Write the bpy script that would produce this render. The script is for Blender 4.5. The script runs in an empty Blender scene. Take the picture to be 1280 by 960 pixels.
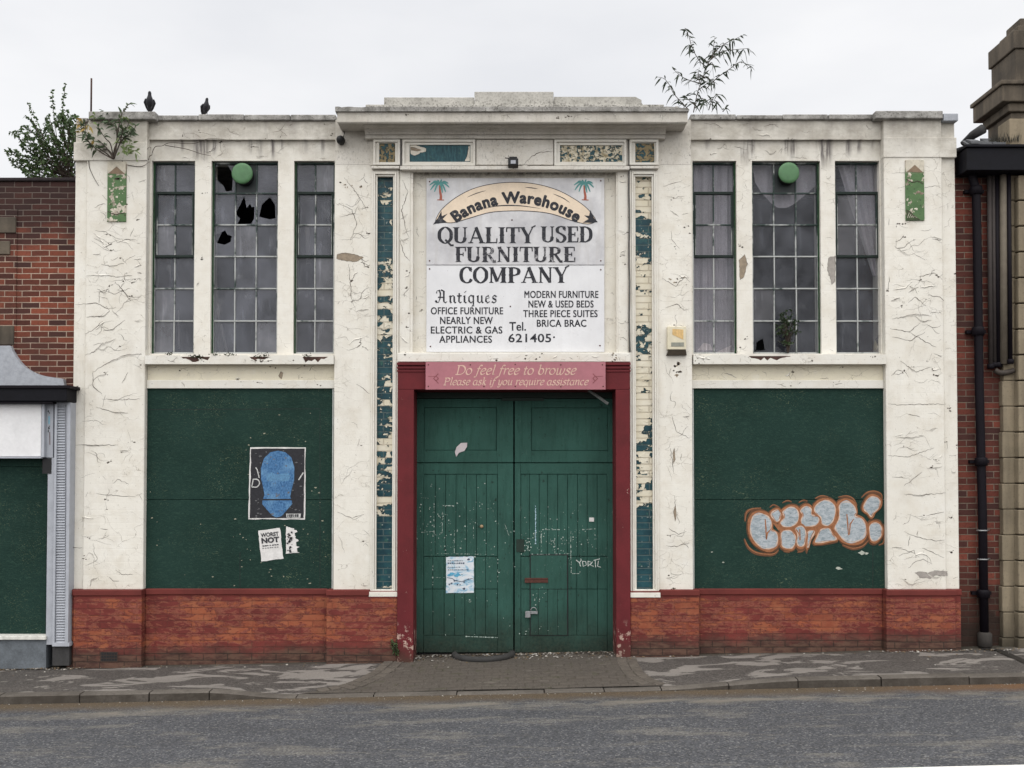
import bpy, bmesh, math, random
from mathutils import Vector, Matrix
from mathutils.geometry import tessellate_polygon

# ------------------------------------------------------------------ scene, camera, light
S = bpy.context.scene
COL = S.collection
F = 35.0 / 36.0 * 1280.0          # focal length in photo pixels
DIST, EYE, PITCH, SHIFT = 12.44, 2.3, math.radians(1.4), 79.6
cam = bpy.data.cameras.new("camera")
cam.lens = 35.0
cam.sensor_width = 36.0
cam.shift_y = SHIFT / 1280.0
cam.clip_end = 2000.0
co = bpy.data.objects.new("camera", cam)
COL.objects.link(co)
co.location = (0.0, -DIST, EYE)
co.rotation_euler = (math.radians(90) + PITCH, 0, 0)
S.camera = co

SUN_EL, SUN_AZ = math.radians(66), math.radians(186)   # azimuth measured from +Y clockwise: behind the camera
sun = bpy.data.lights.new("sun", "SUN")
sun.energy = 0.65
sun.angle = math.radians(35)
sun.color = (1.0, 0.98, 0.95)
so = bpy.data.objects.new("sun", sun)
COL.objects.link(so)
so.location = (0, -20, 25)
sun_dir = Vector((math.sin(SUN_AZ) * math.cos(SUN_EL), math.cos(SUN_AZ) * math.cos(SUN_EL), math.sin(SUN_EL)))
so.rotation_euler = (-sun_dir).to_track_quat("-Z", "Y").to_euler()

W = bpy.data.worlds.new("World")
S.world = W
W.use_nodes = True
wn = W.node_tree
for n in list(wn.nodes):
    wn.nodes.remove(n)
w_out = wn.nodes.new("ShaderNodeOutputWorld")
w_bg = wn.nodes.new("ShaderNodeBackground")
w_bg.inputs["Strength"].default_value = 0.1
w_sky = wn.nodes.new("ShaderNodeTexSky")
w_sky.sky_type = "NISHITA"
w_sky.sun_disc = False
w_sky.sun_elevation = SUN_EL
w_sky.sun_rotation = SUN_AZ
w_tc = wn.nodes.new("ShaderNodeTexCoord")
w_dot = wn.nodes.new("ShaderNodeVectorMath"); w_dot.operation = "DOT_PRODUCT"
w_dot.inputs[1].default_value = sun_dir
wn.links.new(w_tc.outputs["Generated"], w_dot.inputs[0])
# thin cloud in front of the hidden sun: brighter round the sun, duller away from it
w_mr = wn.nodes.new("ShaderNodeMapRange"); w_mr.interpolation_type = "SMOOTHSTEP"
w_mr.inputs["From Min"].default_value = 0.0
w_mr.inputs["From Max"].default_value = 1.0
w_mr.inputs["To Min"].default_value = 0.0
w_mr.inputs["To Max"].default_value = 1.0
wn.links.new(w_dot.outputs["Value"], w_mr.inputs["Value"])
w_map = wn.nodes.new("ShaderNodeVectorMath"); w_map.operation = "MULTIPLY"
w_map.inputs[1].default_value = (1.6, 1.6, 4.5)
wn.links.new(w_tc.outputs["Generated"], w_map.inputs[0])
w_nz = wn.nodes.new("ShaderNodeTexNoise")
w_nz.inputs["Scale"].default_value = 1.7
w_nz.inputs["Detail"].default_value = 5.0
w_nz.inputs["Roughness"].default_value = 0.5
wn.links.new(w_map.outputs[0], w_nz.inputs["Vector"])
w_cl = wn.nodes.new("ShaderNodeValToRGB")
w_cl.color_ramp.elements[0].position = 0.30
w_cl.color_ramp.elements[0].color = (8.5, 8.6, 8.9, 1)
w_cl.color_ramp.elements[1].position = 0.68
w_cl.color_ramp.elements[1].color = (10.1, 10.1, 10.2, 1)
wn.links.new(w_nz.outputs[0], w_cl.inputs[0])
w_br = wn.nodes.new("ShaderNodeMix"); w_br.data_type = "RGBA"
w_br.inputs["B"].default_value = (27.5, 27.2, 26.8, 1)
wn.links.new(w_mr.outputs[0], w_br.inputs["Factor"])
wn.links.new(w_cl.outputs[0], w_br.inputs["A"])
w_mx = wn.nodes.new("ShaderNodeMix"); w_mx.data_type = "RGBA"
w_mx.inputs["Factor"].default_value = 0.93
wn.links.new(w_sky.outputs[0], w_mx.inputs["A"])
wn.links.new(w_br.outputs["Result"], w_mx.inputs["B"])
wn.links.new(w_mx.outputs["Result"], w_bg.inputs["Color"])
wn.links.new(w_bg.outputs[0], w_out.inputs[0])

S.view_settings.view_transform = "Standard"
S.view_settings.look = "None"
S.view_settings.exposure = 0.0
S.view_settings.gamma = 1.0
S.view_settings.use_curve_mapping = False
S.cycles.max_bounces = 8
S.cycles.transparent_max_bounces = 12
S.cycles.use_denoising = True
S.render.film_transparent = False

# ------------------------------------------------------------------ measuring helpers
CP, SP = math.cos(PITCH), math.sin(PITCH)

def fx(px, py, Y=0.0):
    """a spot measured on the photograph, carried to the upright plane at depth Y: returns X, Z"""
    u = (px - 640.0) / F
    v = -(py - 480.0 - SHIFT) / F
    t = (Y + DIST) / (CP - v * SP)
    return t * u, EYE + t * (SP + v * CP)

def rect(x0, x1, y0, y1, Y=0.0):
    mx, my = (x0 + x1) / 2, (y0 + y1) / 2
    return fx(x0, my, Y)[0], fx(x1, my, Y)[0], fx(mx, y1, Y)[1], fx(mx, y0, Y)[1]

def ground(px, py, f):
    """where the ray through a spot of the photograph meets the ground z = f(x, y)"""
    u = (px - 640.0) / F
    v = -(py - 480.0 - SHIFT) / F
    d = Vector((u, CP - v * SP, SP + v * CP))
    z = 0.0
    for _ in range(30):
        t = (z - EYE) / d.z
        z = f(t * d.x, t * d.y - DIST)
    return t * d.x, t * d.y - DIST

def catmull(pts, n=6, closed=False):
    P = [Vector(p) for p in pts]
    out = []
    m = len(P)
    for i in range(m if closed else m - 1):
        if closed:
            p0, p1, p2, p3 = P[(i - 1) % m], P[i], P[(i + 1) % m], P[(i + 2) % m]
        else:
            p0, p1, p2, p3 = P[max(i - 1, 0)], P[i], P[i + 1], P[min(i + 2, m - 1)]
        for k in range(n):
            t = k / n
            out.append(0.5 * ((2 * p1) + (p2 - p0) * t + (2 * p0 - 5 * p1 + 4 * p2 - p3) * t * t + (3 * p1 - p0 - 3 * p2 + p3) * t ** 3))
    if not closed:
        out.append(P[-1])
    return out

# ------------------------------------------------------------------ mesh builder
class MB:
    def __init__(s):
        s.v, s.f, s.m, s.sm = [], [], [], []
    def add(s, vs, fs, m=0, smooth=False):
        b = len(s.v)
        s.v += [tuple(v) for v in vs]
        for f in fs:
            s.f.append([b + i for i in f]); s.m.append(m); s.sm.append(smooth)
        return s
    def box(s, x0, x1, y0, y1, z0, z1, m=0):
        vs = [(x0, y0, z0), (x1, y0, z0), (x1, y1, z0), (x0, y1, z0), (x0, y0, z1), (x1, y0, z1), (x1, y1, z1), (x0, y1, z1)]
        return s.add(vs, [(0, 1, 5, 4), (1, 2, 6, 5), (2, 3, 7, 6), (3, 0, 4, 7), (4, 5, 6, 7), (3, 2, 1, 0)], m)
    def pbox(s, x0, x1, y0, y1, Y, depth, m=0):
        """a box whose front face (at depth Y) covers the measured rectangle"""
        a, b, c, d = rect(x0, x1, y0, y1, Y)
        return s.box(a, b, Y, Y + depth, c, d, m)
    def plate(s, outer, holes, y0, y1, m=0, back=True):
        """an upright slab with holes: outer and holes are lists of (x, z)"""
        loops = [outer] + holes
        flat = [p for l in loops for p in l]
        tris = tessellate_polygon([[Vector((p[0], p[1], 0)) for p in l] for l in loops])
        def area(t):
            a, b, c = (flat[i] for i in t)
            return (b[0] - a[0]) * (c[1] - a[1]) - (b[1] - a[1]) * (c[0] - a[0])
        tris = [t if area(t) > 0 else (t[0], t[2], t[1]) for t in tris if abs(area(t)) > 1e-12]
        s.add([(p[0], y0, p[1]) for p in flat], tris, m)
        if y1 is not None:
            if back:
                s.add([(p[0], y1, p[1]) for p in flat], [(t[0], t[2], t[1]) for t in tris], m)
            for k, l in enumerate(loops):
                a = sum(l[i][0] * l[(i + 1) % len(l)][1] - l[(i + 1) % len(l)][0] * l[i][1] for i in range(len(l)))
                if (a < 0) != (k > 0):
                    l = l[::-1]
                n = len(l)
                s.add([(p[0], y0, p[1]) for p in l] + [(p[0], y1, p[1]) for p in l],
                      [(i, i + n, (i + 1) % n + n, (i + 1) % n) for i in range(n)], m)
        return s
    def ribbon(s, pts, wid, Y, m=0, closed=False):
        """flat brush stroke on the upright plane Y; pts (x, z); wid one width or one per point"""
        n = len(pts)
        if n < 2:
            return s
        w = wid if hasattr(wid, "__len__") else [wid] * n
        vs = []
        for i in range(n):
            if closed:
                a, b = pts[(i - 1) % n], pts[(i + 1) % n]
            else:
                a, b = pts[max(i - 1, 0)], pts[min(i + 1, n - 1)]
            dx, dz = b[0] - a[0], b[1] - a[1]
            L = math.hypot(dx, dz) or 1
            nx, nz = -dz / L, dx / L
            h = w[i] / 2
            y = Y[i] if hasattr(Y, "__len__") else Y
            vs += [(pts[i][0] - nx * h, y, pts[i][1] - nz * h), (pts[i][0] + nx * h, y, pts[i][1] + nz * h)]
        fs = [(2 * i, 2 * i + 2, 2 * i + 3, 2 * i + 1) for i in range(n - 1)]
        if closed:
            fs.append((2 * n - 2, 0, 1, 2 * n - 1))
        return s.add(vs, fs, m)
    def tube(s, pts, rad, n=8, m=0, caps=True, smooth=True):
        P = [Vector(p) for p in pts]
        R = rad if hasattr(rad, "__len__") else [rad] * len(P)
        vs, fs = [], []
        up = Vector((0.13, 0.31, 0.94))
        for i, p in enumerate(P):
            d = (P[min(i + 1, len(P) - 1)] - P[max(i - 1, 0)])
            d = d.normalized() if d.length > 1e-9 else Vector((0, 0, 1))
            a = d.cross(up)
            if a.length < 0.05:
                a = d.cross(Vector((1, 0, 0)))
            a.normalize(); b = d.cross(a)
            for k in range(n):
                t = 2 * math.pi * k / n
                vs.append(p + (a * math.cos(t) + b * math.sin(t)) * R[i])
        for i in range(len(P) - 1):
            for k in range(n):
                fs.append((i * n + k, i * n + (k + 1) % n, (i + 1) * n + (k + 1) % n, (i + 1) * n + k))
        if caps:
            fs.append(tuple(range(n - 1, -1, -1)))
            fs.append(tuple((len(P) - 1) * n + k for k in range(n)))
        return s.add(vs, fs, m, smooth)
    def lathe(s, c, axis, prof, n=20, m=0):
        """prof: (distance along axis, radius)"""
        ax = Vector(axis).normalized()
        a = ax.orthogonal().normalized(); b = ax.cross(a)
        c = Vector(c)
        vs, fs = [], []
        for d, r in prof:
            for k in range(n):
                t = 2 * math.pi * k / n
                vs.append(c + ax * d + (a * math.cos(t) + b * math.sin(t)) * r)
        for i in range(len(prof) - 1):
            for k in range(n):
                fs.append((i * n + k, i * n + (k + 1) % n, (i + 1) * n + (k + 1) % n, (i + 1) * n + k))
        fs.append(tuple(range(n - 1, -1, -1)))
        fs.append(tuple((len(prof) - 1) * n + k for k in range(n)))
        return s.add(vs, fs, m, True)
    def sweep(s, x0, x1, prof, m=0):
        """a profile of (y, z) points, closed, run along x"""
        n = len(prof)
        vs = [(x0, p[0], p[1]) for p in prof] + [(x1, p[0], p[1]) for p in prof]
        fs = [(i, (i + 1) % n, (i + 1) % n + n, i + n) for i in range(n)] + [tuple(range(n - 1, -1, -1)), tuple(range(n, 2 * n))]
        return s.add(vs, fs, m)
    def leaf(s, c, d, L, w, droop=0.0, m=0, rnd=random):
        d = Vector(d).normalized()
        side = d.cross(Vector((rnd.uniform(-1, 1), rnd.uniform(-1, 1), rnd.uniform(-.2, 1.2))))
        if side.length < 1e-3:
            side = d.orthogonal()
        side.normalize()
        up = side.cross(d)
        c = Vector(c)
        dr = Vector((0, 0, -droop * L))
        vs = [c, c + d * L * .35 + side * w * .5 + up * w * .14 + dr * .15, c + d * L * .42 + dr * .2, c + d * L * .35 - side * w * .5 + up * w * .14 + dr * .15,
              c + d * L + dr, c + d * L * .7 + side * w * .34 + up * w * .08 + dr * .5, c + d * L * .7 - side * w * .34 + up * w * .08 + dr * .5]
        return s.add(vs, [(0, 1, 2), (0, 2, 3), (2, 1, 5, 4), (3, 2, 4, 6)], m)
    def build(s, name, mats, parent=None, loc=None, bevel=0.0, fixn=False, seg=2):
        me = bpy.data.meshes.new(name)
        me.from_pydata(s.v, [], s.f)
        for mt in (mats if isinstance(mats, (list, tuple)) else [mats]):
            me.materials.append(mt)
        me.polygons.foreach_set("material_index", s.m)
        me.polygons.foreach_set("use_smooth", s.sm)
        if fixn:
            bm = bmesh.new(); bm.from_mesh(me)
            bmesh.ops.recalc_face_normals(bm, faces=bm.faces)
            bm.to_mesh(me); bm.free()
        me.update()
        o = bpy.data.objects.new(name, me)
        COL.objects.link(o)
        if loc:
            o.location = loc
        if parent:
            o.parent = parent
        if bevel:
            b = o.modifiers.new("bevel", "BEVEL")
            b.width = bevel; b.segments = seg; b.limit_method = "ANGLE"; b.angle_limit = math.radians(40)
        return o

def islands(m):
    """one small builder for each separate solid of a builder"""
    par = list(range(len(m.v)))
    def find(a):
        while par[a] != a:
            par[a] = par[par[a]]; a = par[a]
        return a
    for f in m.f:
        for i in f[1:]:
            par[find(i)] = find(f[0])
    out = {}
    for k, f in enumerate(m.f):
        out.setdefault(find(f[0]), []).append(k)
    for ks in out.values():
        q = MB()
        idx = {}
        for k in ks:
            for i in m.f[k]:
                if i not in idx:
                    idx[i] = len(q.v); q.v.append(m.v[i])
            q.f.append([idx[i] for i in m.f[k]]); q.m.append(m.m[k]); q.sm.append(m.sm[k])
        yield q

def tag(o, label=None, cat=None, group=None, kind=None):
    if label: o["label"] = label
    if cat: o["category"] = cat
    if group: o["group"] = group
    if kind: o["kind"] = kind
    return o

def thing(name, label, cat, loc=(0, 0, 0), rz=0.0, group=None):
    o = bpy.data.objects.new(name, None)
    o.empty_display_size = 0.2
    COL.objects.link(o)
    o.location = loc
    o.rotation_euler = (0, 0, rz)
    return tag(o, label, cat, group)

# ------------------------------------------------------------------ node helpers
class G:
    """a small graph writer for one material"""
    def __init__(g, name, rough=0.7, spec=0.3):
        g.mat = bpy.data.materials.new(name)
        g.mat.use_nodes = True
        g.t = g.mat.node_tree
        g.b = g.t.nodes["Principled BSDF"]
        g.b.inputs["Roughness"].default_value = rough
        g.b.inputs["Specular IOR Level"].default_value = spec
        g._p = None
    def new(g, ty):
        return g.t.nodes.new(ty)
    def put(g, sock, val):
        if isinstance(val, bpy.types.NodeSocket):
            g.t.links.new(val, sock)
        elif isinstance(val, (tuple, list)):
            sock.default_value = tuple(val) + ((1.0,) if len(val) == 3 and len(sock.default_value) == 4 else ())
        else:
            sock.default_value = val
    def pos(g, sx=1, sy=1, sz=1, obj=False):
        key = "Object" if obj else "Position"
        src = g.new("ShaderNodeTexCoord" if obj else "ShaderNodeNewGeometry").outputs[key]
        if (sx, sy, sz) == (1, 1, 1):
            return src
        n = g.new("ShaderNodeVectorMath"); n.operation = "MULTIPLY"
        g.put(n.inputs[0], src); n.inputs[1].default_value = (sx, sy, sz)
        return n.outputs[0]
    def sep(g, v=None):
        n = g.new("ShaderNodeSeparateXYZ"); g.put(n.inputs[0], v or g.pos()); return n.outputs
    def comb(g, x=0.0, y=0.0, z=0.0):
        n = g.new("ShaderNodeCombineXYZ")
        for i, q in enumerate((x, y, z)): g.put(n.inputs[i], q)
        return n.outputs[0]
    def vadd(g, a, b):
        n = g.new("ShaderNodeVectorMath"); n.operation = "ADD"; g.put(n.inputs[0], a); g.put(n.inputs[1], b); return n.outputs[0]
    def vscale(g, a, k):
        n = g.new("ShaderNodeVectorMath"); n.operation = "SCALE"; g.put(n.inputs[0], a); g.put(n.inputs["Scale"], k); return n.outputs[0]
    def noise(g, scale, detail=4, vec=None, rough=0.55, dist=0.0, col=False):
        n = g.new("ShaderNodeTexNoise")
        g.put(n.inputs["Vector"], vec or g.pos())
        n.inputs["Scale"].default_value = scale; n.inputs["Detail"].default_value = detail
        n.inputs["Roughness"].default_value = rough; n.inputs["Distortion"].default_value = dist
        return n.outputs[1 if col else 0]
    def vor(g, scale, vec=None, feat="F1", out=0, rnd=1.0):
        n = g.new("ShaderNodeTexVoronoi"); n.feature = feat
        g.put(n.inputs["Vector"], vec or g.pos()); n.inputs["Scale"].default_value = scale
        n.inputs["Randomness"].default_value = rnd
        return n.outputs[out]
    def ramp(g, fac, stops, interp="LINEAR"):
        n = g.new("ShaderNodeValToRGB"); g.put(n.inputs[0], fac)
        e = n.color_ramp.elements; n.color_ramp.interpolation = interp
        while len(e) < len(stops): e.new(0.5)
        for i, (p, c) in enumerate(stops):
            e[i].position = p
            e[i].color = (c, c, c, 1) if not hasattr(c, "__len__") else (tuple(c) + (1,))[:4]
        return n.outputs[0]
    def mr(g, v, a, b, c=0.0, d=1.0, smooth=False):
        n = g.new("ShaderNodeMapRange"); n.clamp = True
        if smooth: n.interpolation_type = "SMOOTHSTEP"
        for k, q in zip(("Value", "From Min", "From Max", "To Min", "To Max"), (v, a, b, c, d)): g.put(n.inputs[k], q)
        return n.outputs[0]
    def mix(g, f, a, b, mode="MIX"):
        n = g.new("ShaderNodeMix"); n.data_type = "RGBA"; n.blend_type = mode
        g.put(n.inputs["Factor"], f); g.put(n.inputs["A"], a); g.put(n.inputs["B"], b)
        return n.outputs["Result"]
    def op(g, o, a, b=0.0, clamp=False):
        n = g.new("ShaderNodeMath"); n.operation = o; n.use_clamp = clamp
        g.put(n.inputs[0], a); g.put(n.inputs[1], b)
        return n.outputs[0]
    def bump(g, h, strength=0.3, dist=0.01, prev=None):
        n = g.new("ShaderNodeBump"); n.inputs["Strength"].default_value = strength; n.inputs["Distance"].default_value = dist
        g.put(n.inputs["Height"], h)
        if prev: g.put(n.inputs["Normal"], prev)
        g._n = n.outputs[0]
        return n.outputs[0]
    def brick(g, vec, bw, rh, mortar, c1, c2, cm, offset=0.5, smooth=0.1, bias=0.0):
        n = g.new("ShaderNodeTexBrick"); g.put(n.inputs["Vector"], vec)
        n.offset = offset
        g.put(n.inputs["Color1"], c1); g.put(n.inputs["Color2"], c2); g.put(n.inputs["Mortar"], cm)
        n.inputs["Scale"].default_value = 1.0
        n.inputs["Mortar Size"].default_value = mortar; n.inputs["Mortar Smooth"].default_value = smooth
        n.inputs["Bias"].default_value = bias; n.inputs["Brick Width"].default_value = bw; n.inputs["Row Height"].default_value = rh
        return n.outputs[0], n.outputs[1]
    def wallvec(g, ox=0.0, oz=0.0):
        x, y, z = g.sep()
        return g.comb(g.op("ADD", g.op("ADD", x, y), 100 + ox), g.op("ADD", z, 100 + oz), 0.0)
    def end(g, color=None, rough=None, normal=None):
        if color is not None: g.put(g.b.inputs["Base Color"], color)
        if rough is not None: g.put(g.b.inputs["Roughness"], rough)
        if normal is not None: g.put(g.b.inputs["Normal"], normal)
        return g.mat

def plain(name, col, rough=0.6, var=0.25, scale=6.0, metal=0.0, bump=0.0, obj=False, spec=0.3):
    g = G(name, rough, spec)
    v = g.pos(1, 1, 1, obj=obj)
    n = g.noise(scale, 6, v, 0.65)
    n2 = g.noise(scale * 9, 4, v, 0.6)
    k = g.mr(g.op("ADD", g.op("MULTIPLY", n, 0.65), g.op("MULTIPLY", n2, 0.35)), 0.3, 0.7, 1 - var, 1 + var)
    c = g.mix(1.0, col, g.comb(k, k, k), "MULTIPLY")
    g.b.inputs["Metallic"].default_value = metal
    nn = g.bump(n2, bump, 0.01) if bump else None
    return g.end(c, g.mr(n, 0.2, 0.8, max(rough - .1, .05), min(rough + .1, 1)), nn)
# ------------------------------------------------------------------ materials
def grime_below(g, z0, z1, strength=1.0, seed=0.0):
    """run-off stains of their own shape: tall streaks hanging between heights z1 (top) and z0"""
    x, y, z = g.sep()
    st = g.noise(1.0, 5, g.comb(g.op("MULTIPLY", g.op("ADD", x, y), 9.0), seed, g.op("MULTIPLY", z, 0.7)), 0.65)
    st2 = g.noise(1.0, 4, g.comb(g.op("MULTIPLY", g.op("ADD", x, y), 2.1), seed + 7, g.op("MULTIPLY", z, 0.3)), 0.6)
    m = g.mr(g.op("ADD", g.op("MULTIPLY", st, .6), g.op("MULTIPLY", st2, .5)), 0.52, 0.74)
    f = g.mr(z, z0, z1)
    top = g.mr(z, z1, z1 + 0.01, 1.0, 0.0)
    return g.op("MULTIPLY", g.op("MULTIPLY", g.op("MULTIPLY", m, f), top), strength)

def streaks(g, spots, ztop, seed):
    """separate run-off stains: spots are (x, half width, length, weight)"""
    x, y, z = g.sep()
    n = g.noise(1.0, 5, g.comb(g.op("MULTIPLY", x, 26.0), seed, g.op("MULTIPLY", z, 2.2)), .65)
    tot = None
    for (xk, w, ln, wt) in spots:
        a = g.mr(g.op("ABSOLUTE", g.op("ADD", g.op("SUBTRACT", x, xk), g.op("MULTIPLY", g.op("SUBTRACT", n, .5), w * 1.2))), w, w * .25, 0, wt)
        l = g.mr(z, ztop - ln, ztop - ln * .45)
        q = g.op("MULTIPLY", a, l)
        tot = q if tot is None else g.op("MAXIMUM", tot, q)
    top = g.mr(z, ztop, ztop + .01, 1.0, 0.0)
    return g.op("MULTIPLY", g.op("MULTIPLY", tot, top), g.mr(n, .36, .56))

def mat_render(name, base=(.69, .662, .598), crack=1.0, grime=1.0, fine=1.0, dull=0.0, soot=0.0, stain_shade=None):
    """old masonry paint: brick courses showing through, hair cracks, grey run-off"""
    g = G(name, 0.62, 0.3)
    x, y, z = g.sep()
    h = g.op("ADD", x, y)
    n1 = g.noise(0.55, 5, rough=0.6)
    n2 = g.noise(5.0, 6, rough=0.65)
    n3 = g.noise(60.0, 3)
    c = g.mix(g.mr(n1, 0.32, 0.68), [q * .92 for q in base], base)
    c = g.mix(g.mr(n2, 0.46, 0.74, 0, .6), c, (.545, .50, .42))
    c = g.mix(g.mr(g.noise(1.7, 6, g.vadd(g.pos(), (5, 9, 3)), .7), .56, .78, 0, .6), c, (.73, .72, .69))
    c = g.mix(g.mr(g.noise(2.6, 6, g.vadd(g.pos(1, 1, .7), (1, 29, 3)), .7), .54, .75, 0, .45 + dull), c, (.49, .455, .40))
    bc, bf = g.brick(g.wallvec(), .23, .0805, .011, (1, 1, 1), (.6, .6, .6), (0, 0, 0), smooth=1.0)
    wob = g.vscale(g.vadd(g.noise(4.5, 5, col=True), (-.5, -.5, -.5)), 0.30)
    cv = g.vadd(g.comb(h, 0.0, g.op("MULTIPLY", z, 1.6)), wob)
    d1 = g.vor(2.3, cv, "DISTANCE_TO_EDGE")
    cv2 = g.vadd(g.comb(h, 3.0, g.op("MULTIPLY", z, 1.5)), g.vscale(wob, .6))
    d2 = g.vor(6.5, cv2, "DISTANCE_TO_EDGE")
    gate = g.mr(g.noise(1.05, 3, g.vadd(g.pos(), (11, 4, 2))), 0.45, 0.56)
    gate2 = g.mr(g.noise(1.9, 4, g.vadd(g.pos(), (3, 17, 8))), 0.50, 0.60)
    brk = g.mr(g.noise(6.0, 3, g.vadd(g.pos(), (2, 1, 30))), 0.44, 0.54)
    l1 = g.op("MULTIPLY", g.mr(d1, 0.0, 0.0085, 1, 0), g.op("MULTIPLY", gate, brk))
    l2 = g.op("MULTIPLY", g.mr(d2, 0.0, 0.022, 1, 0), g.op("MULTIPLY", gate2, brk))
    line = g.op("MULTIPLY", g.op("MAXIMUM", g.op("MULTIPLY", l1, .8), g.op("MULTIPLY", l2, .9 * fine)), crack, True)
    lift = g.op("MAXIMUM", g.op("MULTIPLY", g.mr(d1, 0.0, 0.05, 1, 0, True), gate), g.op("MULTIPLY", g.mr(d2, 0.0, 0.13, .8, 0, True), gate2))
    c = g.mix(g.op("MULTIPLY", line, .85), c, (.17, .14, .105))
    spot = g.mr(g.noise(9.0, 5, g.vadd(g.pos(), (30, 2, 6)), .7), .70, .72)
    c = g.mix(g.op("MULTIPLY", spot, .8), c, (.24, .20, .16))
    speck = g.mr(g.noise(34.0, 3, g.vadd(g.pos(), (3, 22, 6)), .6), .66, .72)
    c = g.mix(g.op("MULTIPLY", speck, .6), c, (.17, .145, .12))
    fz = g.op("MULTIPLY", g.mr(g.noise(85, 4, rough=.7), .52, .66), g.mr(g.noise(2.0, 5, g.vadd(g.pos(), (9, 3, 14)), .65), .44, .64))
    c = g.mix(g.op("MULTIPLY", fz, .30), c, (.30, .265, .21))
    if soot:
        sg = g.op("MULTIPLY", g.mr(g.noise(42, 5, g.pos(1, 1, .55), .72), .54, .64), g.mr(g.noise(1.6, 5, g.vadd(g.pos(1, 1, .5), (2, 8, 1)), .65), .40, .62))
        c = g.mix(g.op("MULTIPLY", sg, soot), c, (.10, .09, .08))
    if stain_shade is not None:
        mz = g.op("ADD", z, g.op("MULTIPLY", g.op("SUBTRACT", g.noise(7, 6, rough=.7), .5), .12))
        mm = g.op("MULTIPLY", g.mr(mz, stain_shade - .10, stain_shade - .01), g.mr(g.noise(16, 5, rough=.7), .38, .60))  # stain under the ledge that also paints in the ledge's shade
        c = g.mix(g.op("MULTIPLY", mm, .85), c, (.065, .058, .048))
    if grime:
        zb = fx(640, 176)[1]
        top = fx(640, 150)[1]
        X_ = lambda p: fx(p, 188)[0]
        sp1 = [(X_(p), w * .016, l * .0115, k) for p, w, l, k in ((228, 2, 14, .8), (249, 6, 24, 1), (257, 4, 26, .9), (268, 3, 18, .8), (313, 2, 16, .9), (325, 3, 22, .6), (341, 2.5, 24, 1), (352, 2, 12, .7), (382, 3, 16, .5), (404, 2, 18, .7),
            (884, 3, 12, .5), (932, 5, 30, .9), (941, 3, 22, .8), (983, 3, 20, .9), (992, 4, 24, .9), (1030, 7, 34, 1), (1036, 4, 30, 1), (1061, 3, 20, .9), (1074, 2.5, 16, .9), (1090, 2, 12, .6))]
        s1 = streaks(g, sp1, zb, 3.3)
        s0 = grime_below(g, fx(640, 198)[1] - .02, zb, .8, 3.3)
        s2 = grime_below(g, zb - .1, top, .9, 9.1)
        s3 = grime_below(g, fx(640, 540)[1], fx(640, 452)[1], .4, 5.0)
        low = g.op("MULTIPLY", g.mr(z, .83, 1.25, 1, 0), g.mr(g.noise(3.2, 5, g.pos(1, 1, .6)), .42, .7))
        band = g.mr(g.op("ADD", z, g.op("MULTIPLY", n2, .5)), fx(640, 212)[1] + .2, fx(640, 165)[1] + .25)
        c = g.mix(g.op("MULTIPLY", g.op("MULTIPLY", band, g.mr(g.noise(3.4, 6, g.vadd(g.pos(1, 1, 1.5), (3, 3, 8)), .72), .36, .6, .45, 1)), .95 * grime), c, (.33, .305, .262))
        c = g.mix(g.op("MULTIPLY", g.op("MAXIMUM", g.op("MULTIPLY", s0, .45), g.op("MULTIPLY", s2, .7)), grime), c, (.19, .17, .155))
        c = g.mix(g.op("MULTIPLY", s1, .95 * grime), c, (.105, .092, .088))
        c = g.mix(g.op("MULTIPLY", s3, grime), c, (.32, .285, .23))
        c = g.mix(g.op("MULTIPLY", low, .3), c, (.40, .36, .27))
    hgt = g.op("ADD", g.op("MULTIPLY", g.op("MULTIPLY", bf, g.mr(n1, .35, .6)), -.10), g.op("ADD", g.op("MULTIPLY", n2, .5), g.op("MULTIPLY", n3, .08)))
    b1 = g.bump(hgt, .38, .012)
    b2 = g.bump(g.op("SUBTRACT", g.op("MULTIPLY", lift, .35), g.op("MULTIPLY", line, 1.0)), .22 * min(crack, 1), .008, b1)
    return g.end(c, g.mr(n2, .3, .7, .5, .75), b2)

WALL = mat_render("cracked_masonry_paint")
WALL_FINE = mat_render("cornice_paint", (.63, .60, .545), .7, .75, fine=.8, dull=.2, soot=.8)
CREAM = mat_render("cream_masonry_paint", (.655, .605, .475), .9, 0)
RECESS = mat_render("sign_recess_paint", (.645, .615, .545), .8, 0, dull=.1, stain_shade=fx(640, 214, -.03)[1])
TRIM = mat_render("moulding_paint", (.66, .635, .575), .45, 0, fine=.7, dull=.1)
WALL_LOW = mat_render("lintel_paint", (.65, .63, .575), .7, 0, dull=.1)

def mat_cement():
    g = G("weathered_cement", .9, .2)
    n = g.noise(7, 7, rough=.7); n2 = g.noise(45, 4, rough=.7)
    c = g.ramp(n, [(.3, (.11, .105, .095)), (.5, (.26, .25, .235)), (.72, (.42, .41, .385))])
    c = g.mix(g.mr(n2, .55, .68), c, (.06, .058, .05))
    return g.end(c, None, g.bump(g.op("ADD", n, n2), .5, .012))
CEMENT = mat_cement()

def mat_attic():
    g = G("bare_render_block", .85, .2)
    n = g.noise(5, 7, rough=.7); n2 = g.noise(38, 4, rough=.7)
    c = g.ramp(n, [(.28, (.27, .26, .235)), (.5, (.40, .385, .35)), (.75, (.52, .50, .46))])
    x, y, z = g.sep()
    edge = g.mr(z, fx(640, 133, -.3)[1] - .05, fx(640, 133, -.3)[1] + .1, 1, 0)
    c = g.mix(g.op("MULTIPLY", g.mr(n2, .5, .62), g.mr(edge, 0, 1, .3, .9)), c, (.07, .065, .06))
    return g.end(c, None, g.bump(g.op("ADD", n, n2), .4, .01))
ATTIC = mat_attic()

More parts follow.
